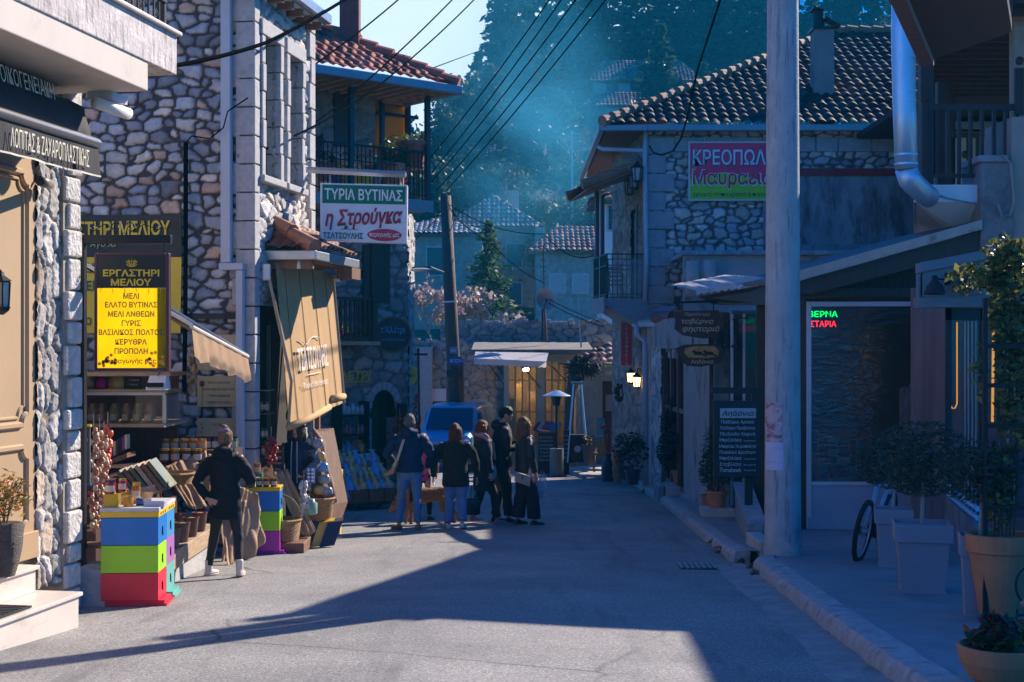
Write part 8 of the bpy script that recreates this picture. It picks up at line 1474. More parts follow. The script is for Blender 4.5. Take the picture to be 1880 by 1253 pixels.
# 8 vendor
q8=V((546-940)/FPX*18.75,18.75,gz(18.75)+.01);pv,HMv,jkv,ARv,s8=person('stall vendor woman in a dark quilted vest standing under the beige drop awning',q8,172,1.66,[(-.1,0,0,5,.02),(.1,0,0,-5,.02)],[((-.27,.05,1.12),(-.16,.24,.98),(.3,.8,-.1),(0,0,1),.7),((.27,.05,1.12),(.18,.22,1.0),(-.3,.8,-.1),(0,0,1),.7)],M('navy quilted vest',(.012,.015,.032),r=.55,var=.25,bump=.1),BLKP,BLS,('bob',HAIR('brown grey',(.12,.085,.07))),hem=.74,puff=.006,hp=12,hy=-8)
mb=MB()
for(sh,el,wr)in ARv:mb.tube([MV(sh,el,.35),el,MV(el,wr,.9)],[.083,.072,.058],12)
mb.build('knit_sleeves',M('speckled grey knit',(.16,.16,.18),r=.95,var=.7,vs=40,bump=.5,bs=60),jkv,smooth=True,local=True)
mb=MB();mb.tube([(-.035,.135,1.40),(-.04,.15,1.2),(-.04,.155,.85)],.008,5);mb.tube([(.035,.135,1.40),(.04,.15,1.2),(.04,.155,.85)],.008,5);mb.build('pale_trim',M('pale trim',(.45,.48,.55),r=.6),jkv,local=True)
# dog
DOGF=M('golden brown fur',(.33,.13,.035),r=.85,var=.35,vs=14,bump=.7,bs=55,stretch=(1,1,1))
dg_=thing('dog','golden brown dog with a black harness sniffing the road behind the man in navy','dog',V(-1.36,22.5,gz(22.5)+.012),R_(4))
b=MB() # faces -x
b.tube([(.40,0,.47),(.30,0,.49),(.10,0,.475),(-.10,0,.46),(-.24,0,.47),(-.33,0,.47)],[(.07,.08),(.105,.115),(.105,.105),(.12,.14),(.125,.155),(.075,.10)],16,upv=(0,0,1))
b.tube([(-.28,0,.50),(-.38,0,.47),(-.45,0,.38)],[(.09,.10),(.075,.085),(.06,.065)],14,upv=(0,0,1));b.ell((-.48,0,.32),(.075,.065,.068),14,10);b.tube([(-.50,0,.305),(-.56,0,.24),(-.595,0,.205)],[.045,.036,.026],10)
for y in(-.05,.05):b.tube([(-.455,y*1.2,.37),(-.44,y*1.75,.33),(-.45,y*1.7,.27)],[(.025,.012),(.032,.012),(.014,.008)],8)
for(fx,y)in((0,-.075),(-.08,.075)):b.tube([(-.22,y,.44),(-.22+fx*.4,y,.30),(-.235+fx*.8,y,.20),(-.225+fx,y,.06)],[.062,.045,.032,.026],10);b.tube([(-.215+fx,y,.035),(-.265+fx,y,.022)],[.033,.026],8)
for(fx,y)in((0,-.08),(.14,.08)):b.tube([(.30,y,.46),(.27+fx*.3,y,.34),(.25+fx*.6,y,.27),(.35+fx*.9,y,.17),(.335+fx,y,.06)],[.095,.075,.05,.03,.026],10);b.tube([(.34+fx,y,.035),(.285+fx,y,.022)],[.032,.026],8)
b.tube([(.39,0,.52),(.50,0,.50),(.60,.02,.42),(.67,.03,.40)],[.035,.036,.04,.016],8)
blob('body',b,DOGF,dg_,.0125,3,fold=.006,fs=22)
mb=MB();mb.tube([(-.17,0,.47),(-.26,0,.47)],[(.150,.172),(.150,.176)],18,upv=(0,0,1));mb.build('harness',BLKQ,dg_,local=True,smooth=True);mb=MB();mb.ell((-.605,0,.212),(.018,.02,.016),8,6);mb.build('nose',BLACK,dg_,local=True,smooth=True)
for y in(-1,1):mb=MB();mb.ell((-.525,y*.05,.335),(.012,.01,.012),8,6);mb.build('eye',BLACK,dg_,local=True,smooth=True)
# ------------------------------------------------------------------ van, street end props
vn=thing('van','blue panel van facing the camera, half hidden behind the walking people','van',V((822-940)/FPX*39.6,39.6,gz(39.6)+.01),R_(180-8))
VB=M('pale blue van paint',(.10,.33,.58),r=.3,var=.08,vs=2,coat=.5)
# local: +y forward
b=MB();sec=[(-3.6,.45,1.75,.80),(-3.5,.35,1.82,.82),(-1.2,.32,1.84,.83),(-.55,.32,1.80,.81)]
def vsec(y,z0,z1,w,tw):return[V(-w,y,z0),V(-w,y,z0+.5),V(-w*.985,y,1.0),V(-tw,y,z1-.10),V(-tw+.12,y,z1),V(tw-.12,y,z1),V(tw,y,z1-.10),V(w*.985,y,1.0),V(w,y,z0+.5),V(w,y,z0)]
b.ring([vsec(-3.7,.35,1.70,.80,.70),vsec(-3.5,.28,1.82,.82,.72),vsec(-1.3,.26,1.84,.82,.72),vsec(-.75,.26,1.78,.82,.70),vsec(-.20,.26,1.12,.82,.76),vsec(.25,.26,1.00,.82,.72),vsec(.42,.30,.86,.74,.62)])
b.build('body',VB,vn,bevel=.03,local=True)
mb=MB();mb.slab([(-.66,-.22,1.13),(.66,-.22,1.13),(.60,-.72,1.69),(-.60,-.72,1.69)],(0,.045,.035));mb.build('windscreen',M('dark blue windscreen',(.015,.04,.10),r=.06,var=0),vn,local=True)
for x in(-1,1):
 mb=MB();mb.ell((x*.60,.36,.80),(.17,.10,.10),14,8);mb.build('headlight',M('headlamp glass',(.45,.5,.55),r=.1,var=0),vn,smooth=True,local=True)
 mb=MB();mb.ell((x*.95,-.35,1.10),(.12,.05,.09),10,8);mb.tube([(x*.8,-.35,1.05),(x*.92,-.35,1.08)],.03,6);mb.build('mirror',VB,vn,smooth=True,local=True)
 for y in(-.05,-2.9):
  mb=MB();mb.tube([(x*.70,y,.30),(x*.86,y,.30)],.30,20);w_=mb.build('wheel',M('tyre rubber',(.015,.015,.016),r=.85),vn,local=True);mb=MB();mb.tube([(x*.862,y,.30),(x*.872,y,.30)],.18,16);mb.build('rim',ZINC,w_,local=True)
 mb=MB();mb.slab([(x*.822,-.55,1.08),(x*.822,-1.3,1.08),(x*.76,-1.3,1.6),(x*.76,-.85,1.6)],(x*.01,0,0));mb.build('side_window',M('dark blue windscreen'),vn,local=True)
mb=MB();mb.box(-.78,.78,.36,.50,.28,.58);mb.build('bumper',M('grey bumper plastic',(.12,.13,.14),r=.6),vn,bevel=.04,local=True);mb=MB();mb.box(-.26,.26,.501,.51,.38,.49);mb.build('number_plate',WHITE,vn,local=True);mb=MB();mb.box(-.35,.35,.40,.44,.66,.76);mb.build('grille',BLACK,vn,local=True);mb=MB();mb.box(-.80,.80,.1,.47,.60,.625);mb.build('red_stripe',M('red stripe',(.4,.03,.05),r=.4),vn,local=True)
mb=MB();mb.tube([(-.4,-.20,1.14),(.1,-.28,1.22)],.008,4);mb.build('wiper',BLACK,vn,local=True)
# patio heaters
t=thing('mushroom_heater','mushroom shaped patio heater with a silver hood standing at the road edge','patio heater',P(1022,868,37));Yh=36.5;q=P(1022,0,Yh);gx=gz(Yh);mb=MB();mb.lathe([(.34,P(0,726,Yh).z),(.36,P(0,727,Yh).z),(.06,P(0,717,Yh).z)],V(q.x,Yh,0),24);mb.build('hood',M('silver heater hood',(.55,.62,.66),r=.3,metal=.6,var=.1),t);mb=MB();mb.tube([V(q.x,Yh,P(0,745,Yh).z),V(q.x,Yh,P(0,726,Yh).z)],[.10,.14],14);mb.tube([V(q.x,Yh,gx),V(q.x,Yh,P(0,745,Yh).z)],.035,8);mb.tube([V(q.x,Yh,gx),V(q.x,Yh,gx+.06)],.26,18);mb.build('pole',IRON,t);mb=MB();mb.tube([V(q.x,Yh,gx+.06),V(q.x,Yh,gx+.75)],.18,16);mb.build('gas_housing',M('grey green heater can',(.12,.14,.13),r=.5,var=.2),t)
t=thing('pyramid_heater','tall pyramid glass tube patio heater on the low terrace','patio heater',P(1060,855,37.5));Yq=37.6;zb,zt_=P(0,848,Yq).z,P(0,705,Yq).z;c=P(1060,0,Yq);mb=MB()
for sx,sy in((-1,-1),(1,-1),(1,1),(-1,1)):mb.tube([V(c.x+sx*.27,Yq+sy*.27,zb),V(c.x+sx*.10,Yq+sy*.10,zt_)],.02,5)
mb.build('frame',STEEL,t);mb=MB();mb.tube([V(c.x,Yq,zb+.75),V(c.x,Yq,zt_)],.06,12);mb.build('glass_tube',CLEAR,t);mb=MB();mb.box(c.x-.20,c.x+.20,Yq-.18,Yq+.18,zb,zb+.72);mb.build('gas_housing',BLACK,t,bevel=.01);mb=MB();mb.slab([V(c.x+.09*math.cos(a),Yq-.186,zb+.35+.09*math.sin(a))for a in np.linspace(0,6.283,20,endpoint=False)],(0,.004,0));mb.build('round_badge',M('pale blue plate'),t);mb=MB();mb.box(c.x-.16,c.x+.16,Yq-.16,Yq+.16,zt_,zt_+.05);mb.build('top_plate',M('blue steel plate',(.06,.22,.34),r=.4),t)
# gnarled vine stump crown
vt=thing('gnarled_vine','dark gnarled vine trunk with a matted crown above the pyramid heater','vine',P(1045,850,39));rg=random.Random(12);mb=MB();mb.tube([P(1046,850,39),P(1044,780,39),P(1047,730,39),P(1058,690,39)],[.16,.13,.14,.22],9);mb.build('trunk',BARK,vt,smooth=True);mb=MB()
for k in range(120):
 a,e=rg.uniform(0,6.28),rg.uniform(-1.1,1.2);d=V(math.cos(a)*math.cos(e),.7*math.sin(a)*math.cos(e),math.sin(e));o=P(1064,675,39)+V(rg.uniform(-.2,.35),0,rg.uniform(-.1,.15));L=rg.uniform(.2,.52);mb.tube([o,o+d*L*.6+V(0,0,rg.uniform(-.06,.06)),o+d*L+V(rg.uniform(-.12,.12),0,rg.uniform(-.14,.06))],[.06,.045,.01],5)
mb.build('crown',M('dead vine tangle',(.055,.045,.04),r=.9,var=.5,vs=6,bump=.6),vt);mb=MB()
for k in range(9):o=P(1088+rg.uniform(-8,8),660+rg.uniform(-8,12),38.6);mb.tube([o,o+V(.15,-.1,rg.uniform(-.1,.2)),o+V(.3,-.1,rg.uniform(-.3,.3))],[.015,.014,.008],4)
mb.build('pale_vines',PBARK,vt)
# terrace, chalk menus, books, chairs, pots, gas bottle at the street end
mb=MB();p0,p1,p2,p3=P(1036,860,38.2),P(1068,872,36.2),P(1130,868,36.2),P(1130,850,40.5);z0=gz(38);mb.slab([V(p.x,p.y,z0-.1)for p in(p0,p1,p2,p3)],(0,0,.26));tag(mb.build('low_terrace',CONC,bevel=.02),'low concrete terrace under the pyramid heater','terrace')
t=thing('chalk_menu','wide chalk menu board covered in handwriting behind the long haired woman','chalkboard',P(1005,850,37.6));a,b=P(988,856,37.6),P(1020,795,37.6);mb=MB();mb.box(a.x,b.x,37.6,37.66,gz(37.6),b.z);mb.build('board',BLACK,t);mb=MB();mb.box(a.x-.03,b.x+.03,37.58,37.67,b.z,b.z+.05);mb.build('frame',WOOD,t)
for k in range(7):text(('Κατσικάκι','Προβατίνα','Λουκάνικο','Μακαρόνια','Τηγανιά','Χόρτα','Κρασί')[k],M('pale blue menu lettering'),t,P(1003,803+k*7,37.59),X1,Z1,w=.36,h=.06,shear=.2)
t=thing('chalk_menu','narrow chalk menu board left of the pyramid heater','chalkboard',P(1040,850,37.4));a,b=P(1035,850,37.4),P(1045,790,37.4);mb=MB();mb.box(a.x,b.x,37.4,37.46,gz(37.4),b.z);mb.build('board',BLACK,t)
for k in range(6):text('Ορεκτικά' if k%2 else 'Σαλάτες',M('pale blue menu lettering'),t,P(1040,800+k*8,37.39),X1,Z1,w=.12,h=.05)
for i,(px,c_)in enumerate(((988,(.03,.03,.06)),(996,(.5,.4,.42)),(1004,(.35,.06,.10)),(1012,(.05,.14,.32)),(1020,(.06,.2,.4)))):
 q=P(px,785+abs(i-2),37.3);mb=MB();mb.slab([q+V(-.14,0,-.06),q+V(.02,0,-.09),q+V(.16,.1,.07),q+V(.0,.1,.12)],(.0,.0,.05));tag(mb.build('magazine',M('magazine %d'%i,c_,r=.4,var=.4,vs=8)),ORD[i]+' magazine from the left on the rack above the wide chalk menu','magazine','magazines above the wide chalk menu')
def potplant(label,q,r,h,matp,pc,n=260,cols=((.02,.045,.02),(.035,.06,.025),(.05,.075,.03)),fol=(.3,.3,.35),fz=None,nm='shrub',sq=False,leaf=.05,asp=.45,seed=1,clumps=18):
 q=Vector(q);t=thing('plant_pot','pot of '+label,'plant pot',q);mb=MB();mb.lathe([(r*.72,0),(r*.95,h*.82),(r*.97,h*.83),(r*1.08,h*.83),(r*1.08,h),(r*.95,h),(r*.93,h*.93)],q,4 if sq else 20,sq=sq);mb.build('pot',matp,t);mb=MB();mb.lathe([(r*.92,h*.94),(r*.9,h*.945)],q,4 if sq else 16,sq=sq);mb.build('soil',SOIL,t)
 p=thing('shrub',label,'plant',q+V(0,0,h));fz=fz or h+fol[2]*.9;leafball('leaves',LEAF,p,q+V(0,0,fz),fol,n,leaf,seed,cols,asp=asp,clumps=clumps);mb=MB();rg=random.Random(seed)
 for k in range(5):mb.tube([q+V(rg.uniform(-.3,.3)*r,rg.uniform(-.3,.3)*r,h*.94),q+V(rg.uniform(-.4,.4)*fol[0],rg.uniform(-.4,.4)*fol[1],fz)],[.012,.005],5)
 mb.build('stem',BARK,p);return t
GRP=M('dark grey plastic pot',(.06,.06,.07),r=.5,var=.15);DG=((.012,.032,.016),(.02,.045,.02),(.03,.055,.024))
q=PV(1213,893);
potplant('dry shrub in a tall dark grey pot on the low terrace',P(1082,855,37.2),.2,.55,GRP,1,120,((.06,.045,.03),(.04,.03,.02)),(.2,.2,.15),seed=2)
t=thing('gas_bottle','dark blue gas bottle standing at the kerb by the stacked clay pots','gas bottle',P(1116,875,34.5));q=V(P(1116,0,34.5).x,34.5,gz(34.5)+.02);mb=MB();mb.lathe([(.12,0),(.16,.03),(.16,.42),(.13,.52),(.05,.56),(.05,.6),(.09,.6),(.09,.68),(.08,.68)],q,18);mb.build('tank',M('dark blue steel',(.012,.035,.07),r=.4,var=.2),t,smooth=False);mb=MB();mb.tube([q+V(0,0,.58),q+V(0,0,.66)],.03,8);mb.build('valve',ZINC,t)
for k in range(9):q=V(P(1133,0,34.2).x+.01*math.sin(k*2),34.2,gz(34.2)+.02+k*.075);mb=MB();mb.lathe([(.085,0),(.11,.13),(.125,.13),(.125,.17),(.11,.17)],q,14);tag(mb.build('clay_pot',TERRA),ORD[k]+' clay pot from the bottom of the tall stack beside the gas bottle','clay pot')
t=thing('garden_chair','small wooden chair with a yellow cloth behind the gas bottle','chair',P(1105,850,37));Yc=36.6;q=P(1103,0,Yc);g_=gz(Yc)+.15;mb=MB();mb.box(q.x-.2,q.x+.2,Yc-.2,Yc+.2,g_+.44,g_+.48);mb.build('seat',WOOD,t)
for sx,sy,hh in((-1,-1,.44),(1,-1,.44),(-1,1,.95),(1,1,.95)):mb=MB();mb.box(q.x+sx*.18-.02,q.x+sx*.18+.02,Yc+sy*.18-.02,Yc+sy*.18+.02,g_,g_+hh);mb.build('leg',WOOD,t)
mb=MB();mb.box(q.x-.18,q.x+.18,Yc+.17,Yc+.2,g_+.6,g_+.9);mb.build('backrest',M('teal chair slat',(.05,.25,.32),r=.5),t)
cloth('table_cloth','yellow cloth hanging over the small wooden chair',[P(1096,808,36.2),P(1113,806,36.2),P(1113,835,36.2),P(1098,842,36.2)],.04,14,10,seed=2,mat=M('mustard cloth',(.45,.30,.10),r=.9,var=.1))
mb=MB();mb.slab([P(1102,785,35.8),P(1103,790,35.8),P(1122,781,35.8),P(1121,775,35.8)],(0,.03,0));mb.slab([P(1107,790,35.9),P(1111,790,35.9),P(1118,835,35.9),P(1114,836,35.9)],(0,.03,0));tag(mb.build('red_post',M('red and lime painted wood',(.35,.04,.03),r=.5,var=.5,vs=2)),'small painted post with a slanted lime arrow board above the gas bottle','sign post')
for i,(px,c_,lb)in enumerate(((1104,(.05,.2,.28),'teal folding chair back leaning against the plaster house'),(1128,(.05,.05,.055),'black screen board leaning beside the plaster house door'))):
 a,b=P(px-9,795,39.5),P(px+9,768,39.5);mb=MB();mb.slab([(a.x,39.4,-3.3),(b.x,39.4,-3.3),(b.x-.03,39.7,b.z),(a.x+.03,39.7,b.z)],(0,.04,0));tag(mb.build('leaning_board',M('board %d'%i,c_,r=.5,var=.2)),lb,'board')
potplant('leafy bush with hanging greenery behind the lit lanterns',P(1146,830,36.3),.15,.3,GRP,1,150,((.10,.18,.03),(.16,.22,.05)),(.22,.2,.28),fz=2.15,seed=5)
t=thing('hanging_wreath','dark dried wreath hanging left of the lit lanterns','wreath',P(1140,725,35));mb=MB();rg=random.Random(2);q=P(1140,722,35)
for k in range(60):a=rg.uniform(0,6.28);mb.ell(q+V(.11*math.cos(a)+rg.uniform(-.05,.05),rg.uniform(-.05,.05),.17*math.sin(a)+rg.uniform(-.05,.05)),(.04,.03,.05),6,4)
mb.build('leaves',M('dark dried leaves',(.03,.02,.018),r=.8,var=.4),t)
potplant('dark leafy shrub in a black tub beside the butcher downpipe',V(P(1163,0,31).x-.02,31,gz(31)+.16),.17,.32,GRP,1,520,DG,(.34,.3,.5),seed=6)
potplant('small dark shrub behind the stacked clay pots',V(P(1143,0,33).x,33,gz(33)+.16),.14,.3,GRP,1,300,DG,(.24,.22,.42),seed=7)
mb=MB();mb.slab([P(1154,833,31),P(1158,838,31),P(1178,822,31),P(1174,817,31)],(0,.02,.0));tag(mb.build('menu_card',M('pale blue plate')),'tilted pale menu card among the shrubs by the butcher downpipe','menu card')
mb=MB();a,b=P(1222,915,27.6),P(1290,893,27.6);mb.box(a.x,b.x+.1,27.4,28.4,gz(27.5),b.z);tag(mb.build('white_block',M('whitewashed block',(.42,.40,.40),r=.9,var=.2,vs=4,bump=.4,dirt=((.2,.18,.16),3,.58,(1,1,1))),bevel=.02),'whitewashed stone block under the large terracotta shrub pot','block')
mb=MB();mb.box(P(1206,0,28).x,a.x-.005,27.6,28.6,gz(28),b.z+.02);tag(mb.build('rough_stone',M('rough grey fountain stone'),bevel=.05),'rough dark stone left of the whitewashed block','stone')
zb_=P(0,893,27.9).z;q=V(P(1255,0,27.9).x,27.9,zb_);potplant('large round dark green shrub in a terracotta pot on the whitewashed block',q,.24,.32,TERRA,1,2600,DG,(.52,.48,.50),fz=.72,seed=8,leaf=.045,clumps=30)
p=thing('shrub','tall dark conifer shrub rising behind the large round shrub','plant',q+V(-.1,.5,0));leafball('leaves',LEAF,p,q+V(-.12,.5,1.25),(.28,.28,.55),1200,.05,9,DG,asp=.25,clumps=22);mb=MB();mb.tube([q+V(-.12,.5,0),q+V(-.12,.5,1.2)],.03,6);mb.build('stem',BARK,p)
Y9=22.4;q=V(P(1316,0,Y9).x,Y9,gz(Y9)+.30);potplant('narrow conical dark conifer in a terracotta pot left of the menu board',q,.17,.26,TERRA,1,2200,DG,(.27,.25,.55),fz=.76,seed=10,leaf=.04,asp=.22,clumps=30)
mb=MB();mb.box(q.x-.25,q.x+.25,Y9-.25,Y9+.25,gz(Y9)+.15,q.z-.002);tag(mb.build('plinth',CONC,bevel=.02),'low concrete plinth under the conical conifer pot','plinth')
q=V(P(1302,0,24).x,24,gz(24)+.16);potplant('young conifer in a small clay pot between the two large shrubs',q,.14,.24,TERRA,1,500,DG,(.16,.16,.4),seed=11,leaf=.04,asp=.25)
# ramp with marble coping beneath the menu board
rp=thing('ramp_wall','low sloping ramp wall with pale stone coping behind the concrete pole','wall',PV(1370,980));rp.location=(0,0,0)
a,b,c_,d_=P(1346,885,21.8),P(1378,885,21.8),P(1406,955,17.6),P(1371,957,17.6);mb=MB();mb.slab([a,b,c_,d_],(0,0,-.04));mb.build('coping',M('blue grey quoin'),rp);mb=MB();mb.slab([V(p.x+dx,p.y,p.z-.042)for p,dx in((a,.03),(b,-.03),(c_,-.03),(d_,.03))],(0,0,-.62));mb.build('wall',M('rough grey fountain stone'),rp);mb=MB();e,f=P(1371,972,17.55),P(1405,1012,16.6);mb.box(e.x-.02,f.x+.1,16.5,17.5,gz(17)+.1,gz(17)+.28);mb.build('step',CONC,rp,bevel=.02)
# weeds along the kerb
rs_=random.Random(4)
for i,(px,py)in enumerate(((1302,1005),(1318,1018),(1375,1050),(1360,1040),(1383,1062),(1180,905))):
 q=G(px,py);leafball('weed',LEAF,None,q+V(.02,0,.05),(.07,.09,.06),60,.03,40+i,[(.05,.09,.02),(.08,.11,.03)],asp=.25,clumps=6);tag(COL.objects[-1]if 0 else bpy.data.objects['weed' if i==0 else 'weed.%03d'%i],'small weed tuft growing from the kerb gutter','weed','weeds in the kerb gutter')
# ------------------------------------------------------------------ planters, bicycle, trellis at the right
PLG=M('lilac grey planter',(.27,.255,.29),r=.55,var=.08,vs=3,bump=.05)
OL=((.045,.075,.05),(.06,.09,.06),(.03,.055,.035),(.08,.10,.07))
def planter(label,tl,px0,px1,py0,py1,rz,seed,crown=True,cy=None,cr=.3,cn=1500):
 q=PV((px0+px1)/2,py1);Y=q.y;w=(px1-px0)/FPX*Y;h=(py1-py0)/FPX*Y;t=thing('square_planter',label,'planter',q,R_(rz));mb=MB()
 def sqr(a,z):return[V(-a,-a,z),V(a,-a,z),V(a,a,z),V(-a,a,z)]
 mb.ring([sqr(w*.40,.0),sqr(w*.40,.025),sqr(w*.375,.027),sqr(w*.44,h*.74),sqr(w*.49,h*.742),sqr(w*.5,h*.98),sqr(w*.47,h),sqr(w*.45,h*.94)]);mb.build('pot',PLG,t,bevel=.006,local=True);mb=MB();mb.box(-w*.44,w*.44,-w*.44,w*.44,h*.9,h*.935);mb.build('soil',SOIL,t,local=True)
 if crown:
  p=thing('olive_topiary',tl,'plant',q+V(0,0,h*.93));zc=P(0,cy,Y).z;mb=MB();mb.tube([q+V(0,0,h*.93),q+V(.01,0,(zc-q.z)*.8),V(q.x,Y,zc)],[.018,.015,.012],7)
  for k in range(7):a=k*.9;mb.tube([V(q.x,Y,zc-cr*.5),V(q.x+cr*.6*math.cos(a),Y+cr*.6*math.sin(a),zc+cr*.3*math.sin(k*2))],[.010,.004],4)
  mb.build('trunk',PBARK,p);leafball('leaves',LEAF,p,V(q.x,Y,zc),(cr*1.15,cr*1.1,cr*.85),cn,.038,seed,OL,asp=.22,clumps=26,bias=.42)
planter('tall lilac grey square planter farthest back beside the bicycle','round olive topiary in the farthest grey planter beside the bicycle',1606,1674,932,1040,-12,1,cy=848,cr=.33,cn=1900)
planter('tall lilac grey square planter standing alone in the middle of the right pavement','round olive topiary in the middle grey planter, largest crown',1641,1744,958,1086,-12,2,cy=842,cr=.38,cn=2600)
planter('lilac grey square planter partly hidden behind the big terracotta pot','olive topiary behind the black trellis in the nearest grey planter',1762,1838,980,1130,-14,3,cy=862,cr=.30,cn=1500)
q=PV(1838,1136);t=thing('terracotta_pot','large terracotta pot behind the black trellis at the right edge','plant pot',q);mb=MB();mb.lathe([(.15,.03),(.16,.04),(.235,.50),(.245,.505),(.26,.51),(.262,.635),(.25,.64),(.235,.63),(.225,.55)],q,30);mb.build('pot',TERRA,t,smooth=False);mb=MB();mb.lathe([(.23,.57),(.22,.575)],q,20);mb.build('soil',SOIL,t)
mb=MB()
for a in(3.9,5.3,1.5):mb.box(q.x+.13*math.cos(a)-.03,q.x+.13*math.cos(a)+.03,q.y+.13*math.sin(a)-.03,q.y+.13*math.sin(a)+.03,q.z,q.z+.05)
mb.build('foot',TERRA,t)
tr=thing('trellis','black steel ladder trellis carrying the climbing plant at the right edge','trellis',PV(1815,1140));Yz=10.55;mb=MB();x0=P(1806,0,Yz).x;x1=P(1890,0,Yz).x
mb.box(x0,x0+.03,Yz,Yz+.03,gz(Yz)+.16,P(0,548,Yz).z);mb.box(x1,x1+.03,Yz,Yz+.03,gz(Yz)+.16,P(0,440,Yz).z)
for py in(636,708,782,857,932,1007,1080):mb.box(x0+.03,x1,Yz+.002,Yz+.026,P(0,py+4,Yz).z,P(0,py-4,Yz).z)
mb.build('frame',IRON,tr)
cl=thing('climbing_plant','leafy climbing plant with backlit yellow green leaves on the black trellis','plant',q+V(0,0,.58));GV=((.09,.13,.03),(.15,.17,.04),(.24,.22,.05),(.05,.08,.025))
def hang(name,cx,cy,rx,ry,n,seed,Y=10.7):s_=Y/FPX;return leafball(name,LEAF,cl,P(cx,cy,Y),(rx*s_,.16,ry*s_),n,.036,seed,GV,asp=.55,droop=.4,clumps=26,bias=.6)
hang('leaves',1862,560,46,120,950,1);hang('leaves',1850,478,44,48,330,2);hang('leaves',1785,512,46,28,170,3);hang('leaves',1858,720,30,110,460,4);hang('leaves',1835,900,26,80,240,5);hang('leaves',1800,690,12,60,50,6)
mb=MB();rg=random.Random(3)
for k in range(6):x=1832+k*7;mb.tube([P(x-6,985,10.68),P(x+rg.uniform(-8,8),850,10.7),P(x+rg.uniform(-10,10),700,10.7),P(x+rg.uniform(-10,12),540,10.7),P(x+rg.uniform(-10,20),440,10.7)],[.009,.008,.007,.005,.003],5)
mb.tube([P(1845,500,10.7),P(1810,500,10.7),P(1770,520,10.7),P(1745,530,10.7)],[.006,.005,.004,.002],4);mb.build('stem',BARK,cl)
# bowl planter and toy cart in the corner
q=PV(1838,1262);t=thing('bowl_planter','wide terracotta bowl with small green and red plants in the bottom right corner','planter',q);r=78/FPX*q.y;hb_=78/FPX*q.y;mb=MB();mb.lathe([(r*.45,0),(r*.75,hb_*.25),(r*.95,hb_*.62),(r*1.0,hb_*.9),(r*1.0,hb_),(r*.93,hb_),(r*.9,hb_*.85)],q,36);mb.build('pot',TERRA,t,smooth=False);mb=MB();mb.lathe([(r*.9,hb_*.86),(r*.85,hb_*.9)],q,20);mb.build('soil',SOIL,t)
p=thing('bedding_plant','low green and dark red rosette plants growing in the terracotta bowl','plant',q+V(0,0,hb_));leafball('leaves',LEAF,p,q+V(0,0,hb_+.05),(r*.8,r*.7,.10),260,.05,5,[(.06,.10,.03),(.04,.07,.025),(.14,.02,.03)],asp=.4,droop=-.5,clumps=10)
t=thing('ornamental_tricycle','black wire ornamental tricycle planter with an orange trim at the right edge','ornament',PV(1875,1180));mb=MB();c=P(1888,1075,9.6);mb.tube([c+V(.085*math.cos(a),0,.12*math.sin(a))for a in np.linspace(0,6.283,30)],.008,6);mb.tube([P(1868,1120,9.6),P(1862,1160,9.5),P(1852,1253,9.4)],.009,6);mb.tube([P(1866,1130,9.6),P(1900,1130,9.6)],.008,6);mb.tube([P(1866,1140,9.6),P(1900,1140,9.6)],.008,6);mb.build('frame',IRON,t);mb=MB();mb.ell(P(1884,1108,9.6),(.04,.03,.035));mb.build('knob',M('faded pink paint',(.45,.2,.16),r=.5),t,smooth=True);mb=MB();mb.ell(P(1882,1145,9.55),(.035,.03,.02));mb.build('trim',M('orange paint',(.7,.12,.02),r=.4),t,smooth=True)
# bicycle leaning behind the planters
bk=thing('bicycle','mountain bicycle with a pale blue frame leaning behind the farthest grey planter','bicycle',PV(1585,1030));Q=P(1585,983,15.3);ax=V(.42,.78,0).normalized();rw_=.315;tilt=V(.16,-.05,1).normalized();zc=gz(15.3)+.16+rw_
def wheel(c):
 n=ax.cross(tilt).normalized();u=tilt
 mb=MB();mb.tube([c+ax*(rw_*math.cos(a))+u*(rw_*math.sin(a))for a in np.linspace(0,6.283,41)],.027,8);
 for a in np.linspace(0,6.283,60):mb.tube([c+ax*((rw_+.02)*math.cos(a))+u*((rw_+.02)*math.sin(a))-n*.02,c+ax*((rw_+.02)*math.cos(a))+u*((rw_+.02)*math.sin(a))+n*.02],.007,4)
 w=mb.build('wheel',M('tyre rubber'),bk);mb=MB();mb.tube([c+ax*((rw_-.03)*math.cos(a))+u*((rw_-.03)*math.sin(a))for a in np.linspace(0,6.283,41)],.010,6);mb.tube([c-n*.04,c+n*.04],.02,8)
 for a in np.linspace(0,6.283,24,endpoint=False):mb.tube([c+n*.02*(1 if int(a*10)%2 else-1),c+ax*((rw_-.03)*math.cos(a))+u*((rw_-.03)*math.sin(a))],.002,3)
 mb.build('rim',ZINC,w)
c1=V(Q.x,15.3,zc);c2=c1+ax*1.06;wheel(c1);wheel(c2);bb_=c1+ax*.42+tilt*(-.03);se=c1+ax*.24+tilt*.50;hd_=c1+ax*.88+tilt*.56;mb=MB()
FR=M('pale blue bicycle paint',(.22,.38,.55),r=.3,coat=.5)
for a,b,r in((bb_,se,.018),(se-tilt*.05,hd_,.020),(bb_,hd_-tilt*.1,.023),(c1,bb_,.012),(c1,se-tilt*.06,.011),(hd_+tilt*.04,c2,.02)):mb.tube([a,b],r,8)
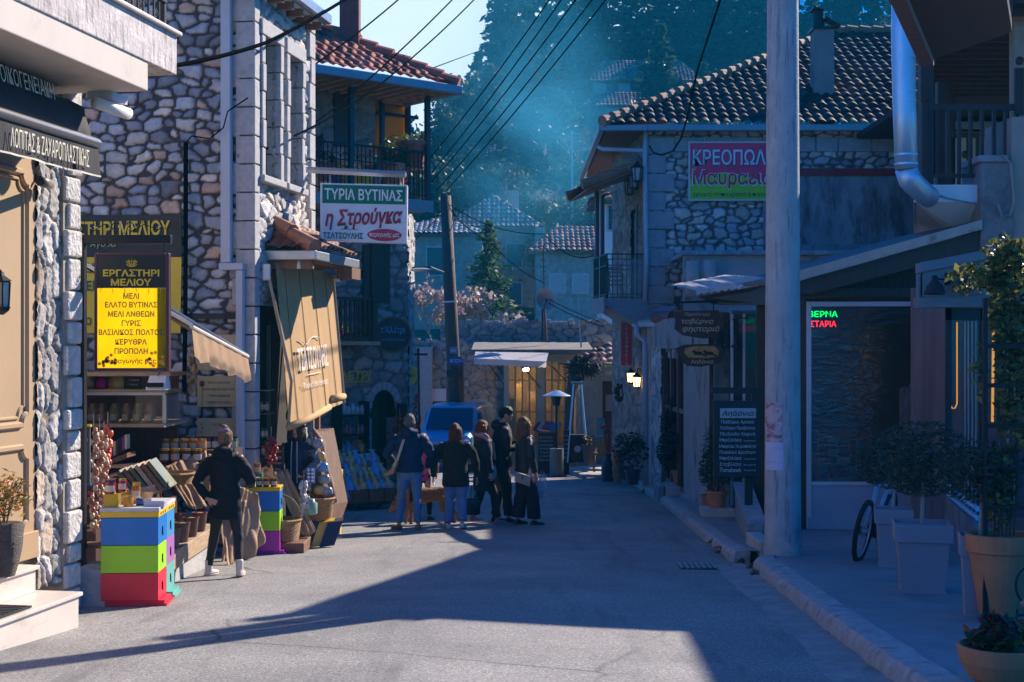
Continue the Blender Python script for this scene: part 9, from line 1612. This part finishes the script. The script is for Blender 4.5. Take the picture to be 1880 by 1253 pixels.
mb.build('frame',FR,bk,smooth=True);mb=MB();nn_=ax.cross(tilt).normalized();mb.tube([se,se+tilt*.14],.013,6);mb.tube([se+tilt*.15-ax*.14,se+tilt*.165,se+tilt*.15+ax*.13],[(.06,.025),(.05,.03),(.02,.02)],10,upv=tuple(tilt));mb.build('saddle',BLACK,bk,smooth=True);mb=MB();mb.tube([hd_,hd_+tilt*.1,hd_+tilt*.12+nn_*.3-ax*.04],.014,6);mb.tube([hd_+tilt*.1,hd_+tilt*.12-nn_*.3-ax*.04],.014,6);mb.build('handlebar',BLACK,bk);mb=MB();mb.tube([bb_-nn_*.05,bb_+nn_*.05],.09,20);mb.tube([bb_+nn_*.06,bb_+nn_*.07-tilt*.16+ax*.05],.012,5);mb.tube([c1-nn_*.03,c1-nn_*.05],.05,14);mb.build('crank',IRON,bk)
# ------------------------------------------------------------------ overhead wires
def wire(label,pts,r,sag=0):
 out=[]
 for(a,b)in zip(pts[:-1],pts[1:]):
  for k in range(9):out.append(Vector(a).lerp(Vector(b),k/8)+V(0,0,-sag*4*(k/8)*(1-k/8)))
 mb=MB();mb.tube(out,r,5);tag(mb.build('overhead_wire',CABLE),label,'wire')
wire('thick black overhead cable from the cafe balcony to the upper left sky',[P(325,120,12.6),P(490,78,15),P(640,-5,19),P(760,-90,24)],.022,.02)
wire('overhead cable crossing from the grey downpipe to the top of the red roof',[P(428,216,18),P(590,110,21),P(740,-8,26)],.014,.03)
wire('long overhead cable crossing the balcony house gutter, lower of the near pair',[P(470,282,18.4),P(620,195,22),P(835,-5,28)],.014,.05)
wire('long overhead cable passing the right end of the red roof',[P(540,250,19),P(705,150,24),P(880,-10,30)],.014,.05)
wire('thin wire to the distant hill pole against the sky',[P(760,138,60),P(884,92,130)],.03,0)
for i,(x0_,y0_,x1_,y1_)in enumerate(((788,292,1010,-2),(790,320,1032,-2),(792,335,1060,-4),(800,352,1090,-4),(812,358,1112,0))):wire(ORD[i]+' of the fan of five wires climbing from the wooden utility pole through the smoke',[P(x0_,y0_,43),P(x1_,y1_,30)],.016,.1)
wire('pale service wire slanting down left of the wooden utility pole',[P(822,380,41.8),P(758,445,30)],.012,.02)
wire('sagging wire from the wooden utility pole to the antenna mast',[P(822,378,42),P(900,445,42.5),P(1000,520,43)],.014,.15)
wire('long sagging wire from the wooden utility pole to the butcher building',[P(822,374,42),P(1000,430,38),P(1090,470,33)],.012,.25)
wire('white guy wire from the satellite dish mast toward the butcher building',[P(1000,545,43.8),P(1100,590,40)],.012,.05);wire('white guy wire just below the upper one toward the butcher building',[P(1000,552,43.8),P(1110,600,39)],.012,.08)
wire('loose wires sagging from the top of the wooden utility pole',[P(822,372,41.7),P(836,400,41.7),P(826,425,41.7)],.012,.03)
